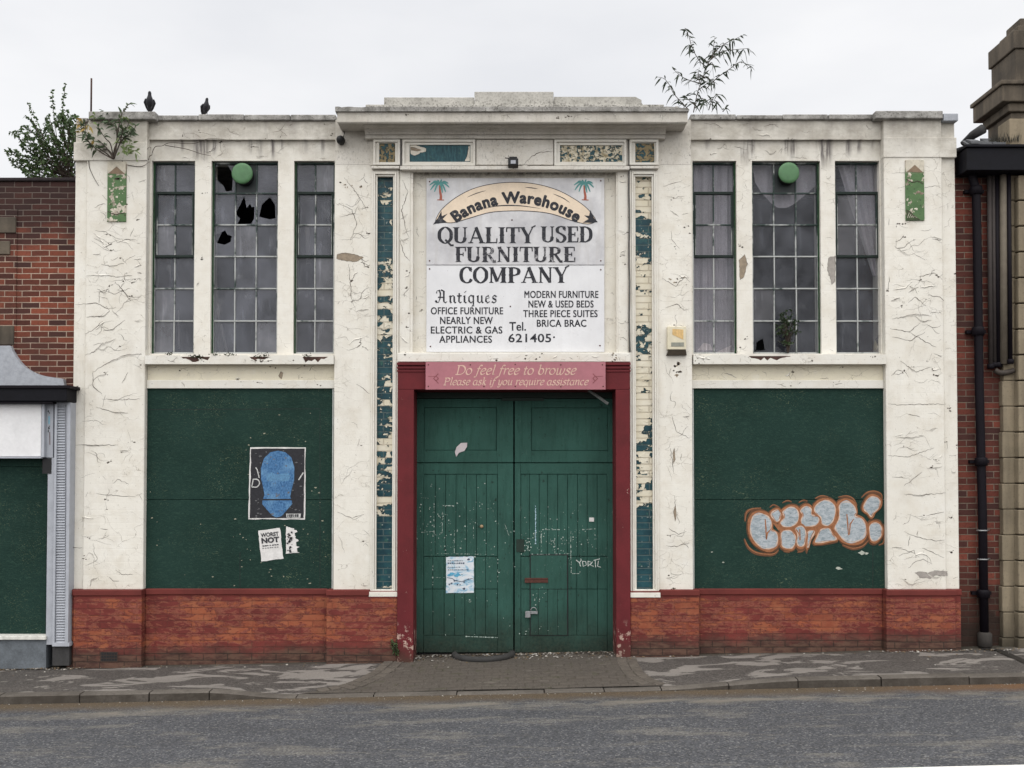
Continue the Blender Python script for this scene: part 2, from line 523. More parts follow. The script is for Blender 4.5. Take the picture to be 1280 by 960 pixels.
def mat_plinth():
    """maroon masonry paint worn through to orange brick"""
    g = G("worn_painted_brick", .75, .25)
    x, y, z = g.sep()
    v = g.wallvec(.03, -.018)
    bc, bf = g.brick(v, .30, .081, .006, (1, 1, 1), (0, 0, 0), (.5, .5, .5), smooth=.2)
    row = g.op("FLOOR", g.op("DIVIDE", g.op("ADD", z, 100 - .018), .081))
    h = g.op("ADD", x, y)
    nv = g.comb(g.op("MULTIPLY", h, 5.2), g.op("MULTIPLY", row, 3.7), g.op("MULTIPLY", z, 15.0))
    n = g.noise(1.0, 6, nv, .66, .5)
    n2 = g.noise(2.2, 5, g.comb(h, 0.0, g.op("MULTIPLY", z, 1.6)), .6)
    zs = g.op("SUBTRACT", z, g.op("MULTIPLY", x, .0205))
    lowgate = g.mr(zs, .10, .28, -.22, 0.0)
    topgate = g.mr(z, .74, .80, 0, -.3)
    w = g.op("ADD", g.op("ADD", g.op("MULTIPLY", n, .55), g.op("MULTIPLY", n2, .5)), g.op("ADD", lowgate, topgate))
    worn = g.mr(g.op("ADD", w, g.op("MULTIPLY", g.op("SUBTRACT", g.noise(28, 4, rough=.7), .5), .12)), .535, .56)
    ore = g.mix(bc, (.255, .070, .033), (.19, .048, .026))
    ore = g.mix(g.mr(g.noise(9, 5), .4, .7, 0, .7), ore, (.27, .10, .05))
    mar = g.mix(g.mr(g.noise(3, 5), .35, .7), (.100, .018, .015), (.155, .030, .024))
    edge = g.op("MULTIPLY", g.mr(w, .485, .505), g.mr(w, .54, .52))
    c = g.mix(worn, mar, ore)
    c = g.mix(g.op("MULTIPLY", edge, .3), c, (.36, .15, .09))
    c = g.mix(g.op("MULTIPLY", bf, .30), c, (.075, .028, .020))
    dirt = g.mr(g.op("ADD", zs, g.op("ADD", g.op("MULTIPLY", g.noise(3.0, 6, g.pos(1, 1, 1.6), .7), .36), g.op("MULTIPLY", g.noise(24, 4, rough=.7), .10))), .33, .50, 1, 0)
    c = g.mix(g.op("MULTIPLY", dirt, .80), c, g.mix(g.mr(n, .42, .58), (.034, .024, .018), (.088, .058, .040)))
    c = g.mix(g.op("MULTIPLY", g.op("MULTIPLY", dirt, bf), .7), c, (.02, .015, .011))
    sp = g.mr(g.noise(26, 4), .62, .7)
    c = g.mix(g.op("MULTIPLY", sp, .35), c, (.06, .025, .02))
    hh = g.op("ADD", g.op("MULTIPLY", bf, -.7), g.op("ADD", g.op("MULTIPLY", worn, -.25), g.op("MULTIPLY", g.noise(22, 5), .7)))
    return g.end(c, None, g.bump(hh, .85, .012))
PLINTH = mat_plinth()

def mat_maroon(name="maroon_paint", col=(.105, .017, .020)):
    g = G(name, .7, .15)
    n = g.noise(4, 6); n2 = g.noise(40, 4)
    x, y, z = g.sep()
    c = g.mix(g.mr(n, .3, .7), [q * .85 for q in col], [q * 1.18 for q in col])
    chip = g.mr(g.noise(13, 5, g.pos(1, 1, .8), .7), .69, .705)
    lowchip = g.op("MULTIPLY", g.mr(g.noise(11, 5, g.vadd(g.pos(), (4, 4, 4)), .65), .56, .58), g.mr(z, .25, .5, 1, 0))
    c = g.mix(g.op("MULTIPLY", g.op("MAXIMUM", chip, lowchip), .9), c, (.42, .30, .25))
    dirt = g.mr(g.op("ADD", z, g.op("MULTIPLY", n, .3)), .12, .4, .75, 0)
    c = g.mix(dirt, c, (.05, .035, .025))
    return g.end(c, g.mr(n, .3, .7, .6, .8), g.bump(g.op("ADD", n2, n), .2, .01))
MAROON = mat_maroon()

def mat_soot_brick(name, c1, c2, mortar, bw=.226, rh=.0735, ztop=None, dark=.5, mot=(.30, .25, .20), low=False):
    g = G(name, .85, .2)
    x, y, z = g.sep()
    wob = g.vscale(g.vadd(g.noise(3.0, 2, col=True), (-.5, -.5, -.5)), .012)
    v = g.vadd(g.wallvec(), wob)
    bc, bf = g.brick(v, bw, rh, .0062, (0, 0, 0), (1, 1, 1), (.5, .5, .5), smooth=.25)
    k = g.noise(1.6, 4); k2 = g.noise(30, 5, rough=.7)
    c = g.mix(bc, c1, c2)
    row = g.op("FLOOR", g.op("DIVIDE", g.op("ADD", z, 100.0), rh))
    # a burnt dark header here and there
    cell = g.new("ShaderNodeTexWhiteNoise"); cell.noise_dimensions = "3D"
    g.put(cell.inputs["Vector"], g.comb(g.op("FLOOR", g.op("DIVIDE", g.op("ADD", g.op("ADD", x, y), g.op("MULTIPLY", g.op("MODULO", row, 2.0), bw / 2)), bw)), row, 1.0))
    c = g.mix(g.mr(cell.outputs[0], .80, .82, 0, .75), c, (.045, .022, .020))
    c = g.mix(g.mr(cell.outputs[0], .10, .08, 0, .5), c, [min(q * 1.7, 1) for q in c2])
    c = g.mix(g.mr(k2, .5, .75, 0, .6), c, [q * .45 for q in c1])
    c = g.mix(bf, c, g.mix(g.mr(g.noise(14, 4), .3, .7), [q * .6 for q in mot], mot))
    if ztop is not None:
        s = g.mr(g.op("ADD", z, g.op("MULTIPLY", k, .7)), ztop - .15, ztop + .35)
        c = g.mix(g.op("MULTIPLY", s, .88), c, g.mix(bf, (.022, .013, .013), (.10, .085, .075)))
        c = g.mix(g.mr(g.op("ADD", z, g.op("MULTIPLY", k, .6)), fx(50, 400, .1)[1] + .3, fx(50, 470, .1)[1] + .3, 0, .6), c, g.mix(bf, (.055, .022, .018), (.36, .27, .21)))
    c = g.mix(g.mr(k, .45, .75, 0, dark), c, (.05, .026, .022))
    if low:
        lw = g.mr(g.op("ADD", z, g.op("MULTIPLY", k, .7)), .75, 1.35, .92, 0)
        c = g.mix(lw, c, (.026, .018, .014))
    hh = g.op("ADD", g.op("MULTIPLY", bf, -1.0), g.op("MULTIPLY", k2, .45))
    return g.end(c, None, g.bump(hh, .8, .009))
BRICK_L = mat_soot_brick("red_brickwork", (.060, .021, .016), (.215, .060, .034), None, ztop=fx(50, 250, .1)[1] - .30, mot=(.44, .335, .26))
BRICK_R = mat_soot_brick("brown_red_brickwork", (.075, .024, .019), (.145, .040, .027), None, mot=(.20, .155, .12), rh=.079, dark=.6, low=True)

def mat_board():
    """stranded boards under dark green paint"""
    g = G("green_painted_board", .8, .10)
    n = g.noise(1.3, 5)
    st = g.noise(1.0, 5, g.pos(13, 13, 46), .72, 1.8)
    st2 = g.noise(1.0, 4, g.vadd(g.pos(30, 30, 14), (4, 0, 9)), .7, 1.8)
    c = g.mix(g.mr(n, .3, .7), (.0090, .0245, .0195), (.0140, .0355, .0290))
    c = g.mix(g.mr(st, .50, .66, 0, .8), c, (.029, .061, .046))
    c = g.mix(g.mr(st2, .62, .75, 0, .45), c, (.006, .020, .015))
    wv = g.comb(g.op("ADD", g.sep()[0], g.op("MULTIPLY", st, .05)), 0.0, g.sep()[2])
    fl = g.mr(g.noise(1.0, 3, g.vadd(g.pos(55, 55, 120), g.vscale(g.noise(2.5, 2, col=True), 40)), .5), .625, .66)
    gate = g.mr(g.noise(2.2, 3, g.vadd(g.pos(), (1, 2, 3))), .46, .66)
    c = g.mix(g.op("MULTIPLY", g.op("MULTIPLY", fl, gate), .55), c, (.17, .20, .12))
    return g.end(c, g.mr(st, .3, .7, .7, .9), g.bump(g.op("ADD", st, st2), .35, .008))
BOARD = mat_board()

def mat_door():
    g = G("worn_green_door_paint", .7, .14)
    x, y, z = g.sep()
    n = g.noise(1.6, 5); n2 = g.noise(1.0, 5, g.pos(22, 22, 3), .6); n3 = g.noise(30, 5, rough=.7)
    c = g.mix(g.mr(n, .3, .7), (.0225, .063, .050), (.0330, .094, .075))
    c = g.mix(g.mr(n2, .48, .74, 0, .5), c, (.010, .034, .026))
    mid = g.op("MULTIPLY", g.mr(z, .95, 1.2, 0, 1), g.mr(z, 1.75, 2.0, 1, 0))
    sp = g.op("MULTIPLY", g.mr(g.noise(42, 4, g.pos(1, 1, .6), .6), .64, .67), g.mr(g.noise(5, 3), .40, .62))
    c = g.mix(g.op("MULTIPLY", sp, g.mr(mid, 0, 1, .10, .6)), c, (.22, .28, .24))
    dk = g.mr(g.noise(18, 5, g.vadd(g.pos(1, 1, .7), (9, 3, 3)), .7), .63, .68, 0, .8)
    c = g.mix(dk, c, (.012, .020, .015))
    dirt = g.mr(g.op("ADD", z, g.op("MULTIPLY", g.noise(4, 6, rough=.7), .6)), .30, .95, .92, 0)
    c = g.mix(dirt, c, g.mix(g.mr(n3, .4, .65), (.010, .016, .012), (.030, .036, .026)))
    return g.end(c, g.mr(n3, .3, .7, .6, .85), g.bump(g.op("ADD", g.op("MULTIPLY", n2, .7), n3), .35, .008))
DOOR = mat_door()

def mat_peel(name, stops):
    """glazed teal bricks under flaking cream paint; stops say how much paint is left at each height"""
    g = G(name, .5, .22)
    x, y, z = g.sep()
    z0, z1 = fx(640, 740)[1], fx(640, 210)[1]
    keep = g.ramp(g.mr(z, z0, z1), stops)
    bc, bf = g.brick(g.wallvec(.07), .60, .0805, .008, (1, 1, 1), (0, 0, 0), (.5, .5, .5), smooth=.3)
    row = g.op("FLOOR", g.op("DIVIDE", g.op("ADD", z, 100.0), .0805))
    nv = g.comb(g.op("MULTIPLY", x, 5.0), g.op("MULTIPLY", row, .45), g.op("MULTIPLY", z, 6.0))
    n = g.noise(1.0, 4, nv, .55, .6)
    nn = g.op("ADD", g.op("MULTIPLY", n, .75), g.op("MULTIPLY", g.noise(30, 3, rough=.5), .18))
    d = g.op("SUBTRACT", nn, g.mr(keep, 0, 1, .72, .20))
    paint = g.mr(d, 0.0, .012)
    rim = g.op("MULTIPLY", g.mr(d, -.030, 0.0), g.mr(d, .004, .0, 0, 1))
    teal = g.mix(g.mr(g.noise(6, 4), .35, .65), (.006, .032, .044), (.017, .067, .082))
    teal = g.mix(g.mr(g.noise(17, 4), .58, .72, 0, .7), teal, (.04, .115, .085))
    teal = g.mix(g.op("MULTIPLY", bf, .8), teal, (.075, .105, .105))
    teal = g.mix(g.mr(g.noise(24, 3, g.vadd(g.pos(), (8, 8, 1))), .66, .70, 0, .7), teal, (.33, .36, .33))
    cream = g.mix(g.mr(g.noise(5, 4), .3, .7), (.58, .525, .40), (.645, .605, .51))
    cream = g.mix(g.op("MULTIPLY", bf, .5), cream, (.34, .28, .20))
    c = g.mix(paint, teal, cream)
    c = g.mix(g.op("MULTIPLY", rim, .7), c, (.03, .032, .028))
    h = g.op("ADD", g.op("MULTIPLY", g.mr(d, -.004, .010), 1.0), g.op("ADD", g.op("MULTIPLY", g.mr(d, .0, .06, 1, 0), .4), g.op("MULTIPLY", bf, -.5)))
    return g.end(c, g.mr(paint, 0, 1, .38, .7), g.bump(h, .9, .012))
PEEL_L = mat_peel("peeling_glazed_brick_left", [(0, .42), (.04, .2), (.10, .12), (.17, .36), (.19, .46), (.23, .54), (.36, .52), (.41, .34), (.50, .46), (.55, .38), (.60, .53), (.70, .56), (.76, .5), (.80, .20), (.85, .16), (.89, .32), (.92, .46), (1, .26)])
PEEL_R = mat_peel("peeling_glazed_brick_right", [(0, .16), (.05, .22), (.10, .04), (.185, .02), (.20, .54), (.32, .54), (.40, .60), (.52, .62), (.56, .52), (.62, .55), (.70, .66), (.79, .55), (.82, .34), (.87, .36), (.90, .72), (.94, .56), (1, .46)])
def mat_frieze(name, keep, tint=(.62, .57, .45), scale=13):
    g = G(name, .5, .2)
    n = g.noise(scale, 5, rough=.6, dist=.5)
    x, y, z = g.sep()
    d = g.op("SUBTRACT", g.op("ADD", g.op("MULTIPLY", n, .8), g.op("MULTIPLY", g.noise(45, 3), .15)), g.mr(keep, 0, 1, .74, .22))
    paint = g.mr(d, 0, .02)
    st = g.noise(1.0, 5, g.pos(40, 40, 9), .65)
    teal = g.mix(g.mr(st, .35, .68), (.008, .038, .052), (.030, .105, .120))
    teal = g.mix(g.mr(g.noise(21, 4), .6, .72, 0, .6), teal, (.06, .13, .09))
    cream = g.mix(g.mr(g.noise(19, 4), .4, .66), tint, (.26, .21, .12))
    rim = g.op("MULTIPLY", g.mr(d, -.05, 0), g.mr(d, .006, 0, 0, 1))
    c = g.mix(paint, teal, cream)
    c = g.mix(g.op("MULTIPLY", rim, .8), c, (.04, .035, .025))
    return g.end(c, g.mr(paint, 0, 1, .4, .65), g.bump(g.op("ADD", paint, g.op("MULTIPLY", n, .4)), .8, .01))
FRIEZE_A = mat_frieze("teal_frieze_clean", .16)
FRIEZE_B = mat_frieze("teal_frieze_peeling", .56, scale=24)
FRIEZE_C = mat_frieze("square_frieze_flaking", .56, (.22, .17, .095), 22)

def mat_steel():
    g = G("flaking_window_steel", .6, .3)
    n = g.noise(3.1, 4, rough=.6); n2 = g.noise(26, 5, rough=.7)
    zt = g.mr(g.sep()[2], fx(640, 330)[1], fx(640, 240)[1], .06, -.10)
    m = g.mr(g.op("ADD", zt, g.op("ADD", g.op("MULTIPLY", n, .75), g.op("MULTIPLY", n2, .25))), .43, .53)
    c = g.mix(m, (.022, .040, .035), (.36, .37, .36))
    c = g.mix(g.mr(n2, .6, .7, 0, .7), c, (.07, .05, .035))
    return g.end(c, None, g.bump(n2, .3, .004))
STEEL = mat_steel()
STEEL_GREEN = plain("green_frame_paint", (.024, .052, .027), .8, .75, 16, spec=.1)
COWL = plain("green_fan_enamel", (.068, .155, .070), .4, .22, 14)
PLAQUE = None
def mat_plaque():
    g = G("green_flaking_paint", .6, .3)
    n = g.noise(9, 5, rough=.65)
    x, y, z = g.sep()
    c = g.mix(g.mr(n, .3, .7), (.055, .112, .042), (.085, .160, .062))
    topg = g.mr(z, fx(640, 222)[1], fx(640, 212)[1])
    m = g.op("MAXIMUM", g.mr(g.noise(8, 5, g.vadd(g.pos(), (3, 1, 7)), .65), .555, .57), topg)
    c = g.mix(m, c, g.mix(g.mr(n, .35, .65), (.62, .58, .48), (.16, .11, .08)))
    c = g.mix(g.mr(g.noise(31, 3), .66, .69, 0, .8), c, (.025, .03, .02))
    return g.end(c, None, g.bump(g.op("ADD", m, n), .5, .008))
PLAQUE = mat_plaque()

def mat_glass(name, dirt=(.085, .083, .088), a=.45, curtain=False):
    """dirty single glazing: a grey film over clear glass"""
    g = G(name, .12, .5)
    n = g.noise(3.0, 5, g.pos(1.0, 1, .8), .6); n2 = g.noise(55, 4, rough=.7); n3 = g.noise(1.0, 4, g.pos(18, 18, 2.2), .6)
    c = g.mix(g.mr(n, .3, .7), [q * .72 for q in dirt], [q * 1.25 for q in dirt])
    c = g.mix(g.mr(n3, .55, .8, 0, .6), c, [q * 1.9 for q in dirt])
    ds = g.noise(1.0, 6, g.vadd(g.pos(4.5, 1, 3.2), (7, 1, 2)), .7)
    c = g.mix(g.mr(ds, .60, .80, 0, .6), c, (.24, .24, .25))
    c = g.mix(g.mr(n2, .66, .74, 0, .5), c, (.26, .25, .23))
    f = g.op("ADD", g.mr(n, .25, .75, a - .14, a + .14), g.op("ADD", g.mr(ds, .60, .80, 0, .25), g.mr(n3, .6, .85, 0, .2)), True)
    g.end(c, g.mr(n, .3, .7, .08, .22), g.bump(g.noise(4, 2), .04, .01))
    tr = g.new("ShaderNodeBsdfTransparent"); tr.inputs[0].default_value = (.86, .87, .90, 1)
    ms = g.new("ShaderNodeMixShader")
    g.put(ms.inputs[0], f)
    g.t.links.new(tr.outputs[0], ms.inputs[1]); g.t.links.new(g.b.outputs[0], ms.inputs[2])
    g.t.links.new(ms.outputs[0], g.t.nodes["Material Output"].inputs[0])
    return g.mat
STEEL_DARK = plain("dark_green_casement", (.011, .019, .016), .8, .6, 14)
GLASS = mat_glass("dirty_window_glass", (.100, .105, .127), .62)
GLASS_B = mat_glass("dirtier_window_glass", (.118, .120, .138), .78)
GLASS_C = mat_glass("darker_window_glass", (.075, .080, .098), .55)
GLASS_CLEAR_B = mat_glass("smeared_window_glass", (.105, .105, .118), .50)
GLASS_CLEAR = mat_glass("dusty_window_glass", (.085, .090, .108), .38)
BLACK = plain("matt_black", (.012, .012, .013), .6, .4, 9)
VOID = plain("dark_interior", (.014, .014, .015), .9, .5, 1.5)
CURTAIN = plain("grey_mauve_net_cloth", (.50, .465, .48), .9, .2, 4)
RUST = plain("rusty_iron", (.075, .028, .020), .8, .5, 25, bump=.3)
ZINC = plain("galvanised_steel", (.26, .265, .27), .45, .25, 20, metal=.6)
LEAF = None
def mat_leaf(name, a, b, cback):
    g = G(name, .5, .35)
    n = g.noise(5.0, 3, g.pos()); n2 = g.noise(30, 2)
    c = g.mix(g.mr(n, .35, .65), a, b)
    c = g.mix(g.mr(n2, .5, .75, 0, .6), c, cback)
    g.b.inputs["Subsurface Weight"].default_value = 0.0
    tl = g.new("ShaderNodeBsdfTranslucent"); g.put(tl.inputs[0], c)
    ms = g.new("ShaderNodeMixShader"); ms.inputs[0].default_value = .25
    g.t.links.new(g.b.outputs[0], ms.inputs[1]); g.t.links.new(tl.outputs[0], ms.inputs[2])
    g.t.links.new(ms.outputs[0], g.t.nodes["Material Output"].inputs[0])
    return g.end(c)
LEAF = mat_leaf("bush_leaves", (.030, .060, .018), (.065, .115, .034), (.11, .16, .06))
LEAF_BUD = mat_leaf("buddleia_leaves", (.045, .072, .035), (.075, .11, .055), (.13, .16, .10))
LEAF_LT = mat_leaf("pale_young_leaves", (.10, .15, .045), (.17, .22, .08), (.22, .25, .12))
LEAF_YEL = mat_leaf("yellowing_leaves", (.34, .22, .06), (.26, .24, .07), (.36, .18, .05))
BARK = plain("brown_twig", (.050, .038, .030), .9, .4, 30)
LEAF_SKY = mat_leaf("backlit_buddleia_leaves", (.022, .034, .020), (.040, .056, .032), (.07, .085, .06))  # backlit darkness against the bright sky put into the leaf colour
LEAF_DK = mat_leaf("sapling_leaves", (.014, .030, .011), (.030, .055, .017), (.05, .075, .028))
PAPER = plain("weathered_white_paper", (.60, .585, .57), .8, .18, 18)
INK = plain("faded_black_ink", (.035, .035, .04), .8, .5, 30)

def mat_letter(name, col, board, amt):
    g = G(name, .5, .3)
    n = g.noise(22, 5, rough=.7)
    f = g.mr(n, .56, .66, 0, amt)
    return g.end(g.mix(f, col, board))
SIGN_INK = mat_letter("sign_black_paint", (.013, .014, .020), (.30, .30, .31), .25)
SIGN_INK_WORN = mat_letter("sign_black_paint_worn", (.016, .016, .022), (.40, .39, .40), .9)

def mat_sign(name, col, dirt):
    g = G(name, .42, .35)
    n = g.noise(2.3, 6, rough=.65); n2 = g.noise(1.0, 5, g.pos(14, 14, 1.3), .65); n3 = g.noise(50, 3)
    c = g.mix(g.mr(n, .35, .68, 0, dirt), col, (.33, .325, .345))
    c = g.mix(g.mr(n2, .5, .8, 0, dirt * .8), c, (.42, .40, .38))
    c = g.mix(g.mr(n3, .7, .74, 0, .5), c, (.16, .15, .14))
    return g.end(c, g.mr(n, .3, .7, .3, .55), g.bump(n, .08, .01))
SIGN_UP = mat_sign("weathered_grey_board", (.60, .595, .60), .85)
SIGN_LO = mat_sign("white_painted_board", (.655, .655, .665), .22)
BANANA = plain("faded_banana_cream", (.68, .56, .43), .5, .14, 5)
PALM_G = plain("palm_teal_paint", (.08, .25, .24), .5, .3, 30)
PALM_R = plain("palm_trunk_paint", (.30, .085, .05), .5, .3, 30)
PINK = plain("faded_pink_board", (.345, .135, .158), .5, .14, 2.5, spec=.25)
PINK_TXT = plain("faded_cream_letters", (.56, .37, .30), .5, .12, 9)
PINK_TXT.node_tree.nodes["Principled BSDF"].inputs["Roughness"].default_value = .5

def mat_asphalt(name, base, chip, streak, dust, patch=0.0, sx=.55):
    g = G(name, .85, .25)
    x, y, z = g.sep()
    n = g.noise(.6, 5); n2 = g.noise(48, 5, rough=.8); v = g.vor(70, out=1)
    vg = g.sep(v)[0]
    k = g.mr(g.op("ADD", g.op("MULTIPLY", n2, .6), g.op("MULTIPLY", vg, .4)), .28, .72, .45, 1.65)
    c = g.mix(1.0, base, g.comb(k, k, k), "MULTIPLY")
    c = g.mix(g.mr(vg, .90, .93, 0, .75), c, chip)
    st = g.noise(1.0, 8, g.vadd(g.pos(sx, 3.4, 1), (3, 1, 0)), .74, .3)
    c = g.mix(g.mr(g.noise(1.0, 6, g.vadd(g.pos(.9, 2.2, 1), (31, 5, 0)), .7), .4, .7, 0, .35), c, [q * .55 for q in base])
    d = g.op("MULTIPLY", g.mr(g.op("ADD", st, g.op("MULTIPLY", g.op("SUBTRACT", g.noise(7, 5, g.pos(1, 1.8, 1), .7), .5), .16)), .535, .60), g.mr(n2, .38, .56, .05, 1))
    c = g.mix(g.op("MULTIPLY", d, streak), c, dust)
    hgt = g.op("ADD", n2, vg)
    if patch:
        pn = g.noise(1.0, 5, g.vadd(g.pos(1.3, 3.0, 1), (8.3, 2.2, 0)), .55, .7)
        pm = g.mr(pn, .545, .565)
        c = g.mix(g.op("MULTIPLY", pm, patch), c, g.mix(1.0, (.235, .215, .195), g.comb(g.mr(n2, .2, .8, .7, 1.3), g.mr(n2, .2, .8, .7, 1.3), g.mr(n2, .2, .8, .7, 1.3)), "MULTIPLY"))
        dk = g.mr(g.noise(1.2, 5, g.pos(.7, 2, 1)), .35, .65)
        c = g.mix(g.op("MULTIPLY", dk, .25), c, (.05, .045, .04))
    wp = g.mr(g.noise(9.0, 2, g.vadd(g.pos(), (1, 7, 0))), .775, .785)
    c = g.mix(g.op("MULTIPLY", wp, .5), c, (.40, .38, .34))
    return g, c, hgt, n2
g, c, hgt, n2 = mat_asphalt("road_asphalt", (.062, .064, .070), (.20, .195, .19), .62, (.185, .172, .150), sx=.9)
x_, y_, z_ = g.sep()
gut = g.op("ADD", y_, g.op("ADD", g.op("MULTIPLY", g.noise(2.5, 5, rough=.65), .42), g.op("MULTIPLY", g.noise(14, 4, rough=.65), .14)))
gm = g.mr(gut, -1.78, -1.48)
grn = g.noise(60, 4, rough=.75)
gcol = g.mix(g.mr(grn, .35, .65), (.040, .028, .017), (.135, .100, .062))
gcol = g.mix(g.op("MULTIPLY", g.mr(x_, 3.6, 5.6), .55), gcol, (.165, .070, .022))
c = g.mix(g.op("MULTIPLY", gm, .92), c, gcol)
edge = g.op("MULTIPLY", g.mr(gut, -2.15, -1.85), g.mr(gut, -1.62, -1.80))
c = g.mix(g.op("MULTIPLY", edge, g.mr(g.noise(1.6, 4, g.pos(1, 2.5, 1)), .45, .62, 0, .75)), c, (.185, .165, .135))
ROAD = g.end(c, None, g.bump(hgt, .7, .012))
g, c, hgt, n2 = mat_asphalt("pavement_asphalt", (.066, .059, .054), (.13, .12, .11), .25, (.12, .105, .09), .80)
x_, y_, z_ = g.sep()
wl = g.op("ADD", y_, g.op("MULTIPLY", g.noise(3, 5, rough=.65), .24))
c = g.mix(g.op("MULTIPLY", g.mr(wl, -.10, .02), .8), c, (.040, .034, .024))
PAVE = g.end(c, None, g.bump(hgt, .5, .010))

def mat_sett():
    g = G("stone_setts", .85, .25)
    x, y, z = g.sep()
    v = g.vadd(g.comb(g.op("ADD", x, 50), g.op("ADD", y, 50), 0.0), g.vscale(g.noise(4, 2, col=True), .03))
    bc, bf = g.brick(v, .19, .115, .011, (0, 0, 0), (1, 1, 1), (.5, .5, .5), smooth=.5)
    n = g.noise(1.4, 5); n2 = g.noise(50, 4, rough=.7)
    c = g.mix(bc, (.066, .055, .046), (.084, .071, .059))
    c = g.mix(g.mr(n, .4, .7), c, (.058, .050, .044))
    c = g.mix(g.mr(g.noise(2.0, 5, g.pos(1, 2.5, 1)), .62, .66, 0, .5), c, (.17, .15, .13))
    c = g.mix(g.op("MULTIPLY", bf, .6), c, (.040, .034, .024))
    c = g.mix(g.mr(g.noise(2.6, 6, g.pos(1, 1.6, 1), .7), .38, .56, .1, .75), c, g.mix(g.mr(n2, .35, .65), (.050, .043, .036), (.098, .084, .070)))
    c = g.mix(g.mr(n2, .5, .75, 0, .4), c, (.13, .115, .10))
    c = g.mix(g.mr(g.noise(8, 4), .60, .68, 0, .5), c, (.045, .046, .022))
    return g.end(c, None, g.bump(g.op("ADD", g.op("MULTIPLY", bf, -.8), g.op("MULTIPLY", n2, .4)), .7, .012))
SETT = mat_sett()
def mat_kerb():
    g = G("worn_kerb_stone", .85, .25)
    n = g.noise(2.2, 6, rough=.7); n2 = g.noise(40, 5, rough=.7)
    c = g.mix(g.mr(n, .3, .7), (.060, .052, .044), (.135, .120, .104))
    c = g.mix(g.mr(n2, .5, .72, 0, .6), c, (.045, .040, .034))
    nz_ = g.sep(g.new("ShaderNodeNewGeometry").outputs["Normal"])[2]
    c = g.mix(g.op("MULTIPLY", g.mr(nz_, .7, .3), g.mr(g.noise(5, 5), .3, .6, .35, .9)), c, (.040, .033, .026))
    return g.end(c, None, g.bump(g.op("ADD", n, n2), .6, .015))
KERB = mat_kerb()
LINE = plain("road_line_paint", (.62, .61, .58), .7, .22, 30)
DIRT = plain("street_dirt", (.060, .046, .032), .95, .6, 40, bump=.5)
RUBBER = plain("dusty_rubber", (.030, .029, .028), .8, .4, 14)

def mat_stone(name, a, b, soot, zdirt=False):
    g = G(name, .85, .2)
    n = g.noise(1.8, 6, rough=.65); n2 = g.noise(34, 5, rough=.7); n3 = g.noise(1.0, 5, g.pos(7, 7, .8), .6)
    c = g.mix(g.mr(n, .3, .7), a, b)
    c = g.mix(g.mr(n3, .42, .72, 0, soot), c, (.045, .038, .030))
    c = g.mix(g.mr(n2, .55, .72, 0, .5), c, (.05, .042, .034))
    if zdirt:
        z = g.sep()[2]
        c = g.mix(g.mr(g.op("ADD", z, g.op("MULTIPLY", n, .6)), .35, 1.0, .9, 0), c, (.035, .030, .022))
    return g.end(c, None, g.bump(g.op("ADD", n2, n), .35, .01))
STONE = mat_stone("buff_sandstone", (.19, .158, .110), (.265, .218, .152), .45, True)
STONE_DK = mat_stone("sooty_sandstone", (.050, .043, .036), (.135, .110, .082), .95)
SLATE = plain("broken_slate", (.085, .088, .094), .6, .45, 12, bump=.3)
FASCIA = plain("black_fascia_board", (.006, .006, .0085), .6, .5, 5, spec=.12)
IRON = plain("black_painted_iron", (.006, .0045, .007), .6, .4, 8, spec=.12)
LEAD = plain("grey_lead_cladding", (.30, .315, .345), .5, .25, 22, bump=.15)
LOUVRE = plain("grey_louvre_metal", (.34, .355, .39), .5, .15, 8)
FASWHITE = plain("white_blank_sign_panel", (.66, .655, .66), .5, .12, 3)
STALL = plain("grey_stall_riser_paint", (.10, .112, .125), .7, .45, 6)
# ------------------------------------------------------------------ the ground
SLOPE = .0205
KY = -1.60          # kerb line
def smooth(a, b, t):
    t = min(max((t - a) / (b - a), 0), 1)
    return t * t * (3 - 2 * t)
def dropped(x):     # 1 where the kerb is lowered for the doorway crossing
    return smooth(-3.35, -2.35, x) * (1 - smooth(1.45, 3.2, x))
def pav(x, y):
    t = min(max(-y / 1.6, 0), 1)
    return SLOPE * x - .015 * t - .080 * dropped(x) * t ** 1.3
def roadz(x, y):
    return SLOPE * x - .104 + .016 * min(max(-(y - KY), 0), 4.5)

rng = random.Random(7)
def sheet(name, xs, ys, zf, mt, kind="structure"):
    m = MB()
    vs = [(x, y, zf(x, y)) for y in ys for x in xs]
    nx = len(xs)
    fs = [(j * nx + i, j * nx + i + 1, (j + 1) * nx + i + 1, (j + 1) * nx + i) for j in range(len(ys) - 1) for i in range(nx - 1)]
    m.add(vs, fs, 0, True)
    return tag(m.build(name, mt), kind=kind)
def lin(a, b, n):
    return [a + (b - a) * i / n for i in range(n + 1)]
sheet("ground", [-400, -60, 60, 400], [-400, -60, 60, 400], lambda x, y: SLOPE * x - .40, DIRT)
sheet("road", lin(-60, 60, 60), [-14.5, -10, -6.2, -5, -4, -3, -2.2, -1.9, KY + .0], roadz, ROAD)
def pav_lumpy(x, y):
    return pav(x, y) + .006 * math.sin(x * 2.3 + y * 3.1) * math.sin(y * 2 + 1.3 * x)
sheet("pavement", lin(-30, -7, 8) + lin(-6.9, 6.9, 130) + lin(7, 30, 8), lin(KY + .13, .60, 16), pav_lumpy, PAVE)
# far pavement behind the camera
sheet("far_pavement", lin(-40, 40, 8), [-18, -14.5], lambda x, y: SLOPE * x - .02, PAVE)

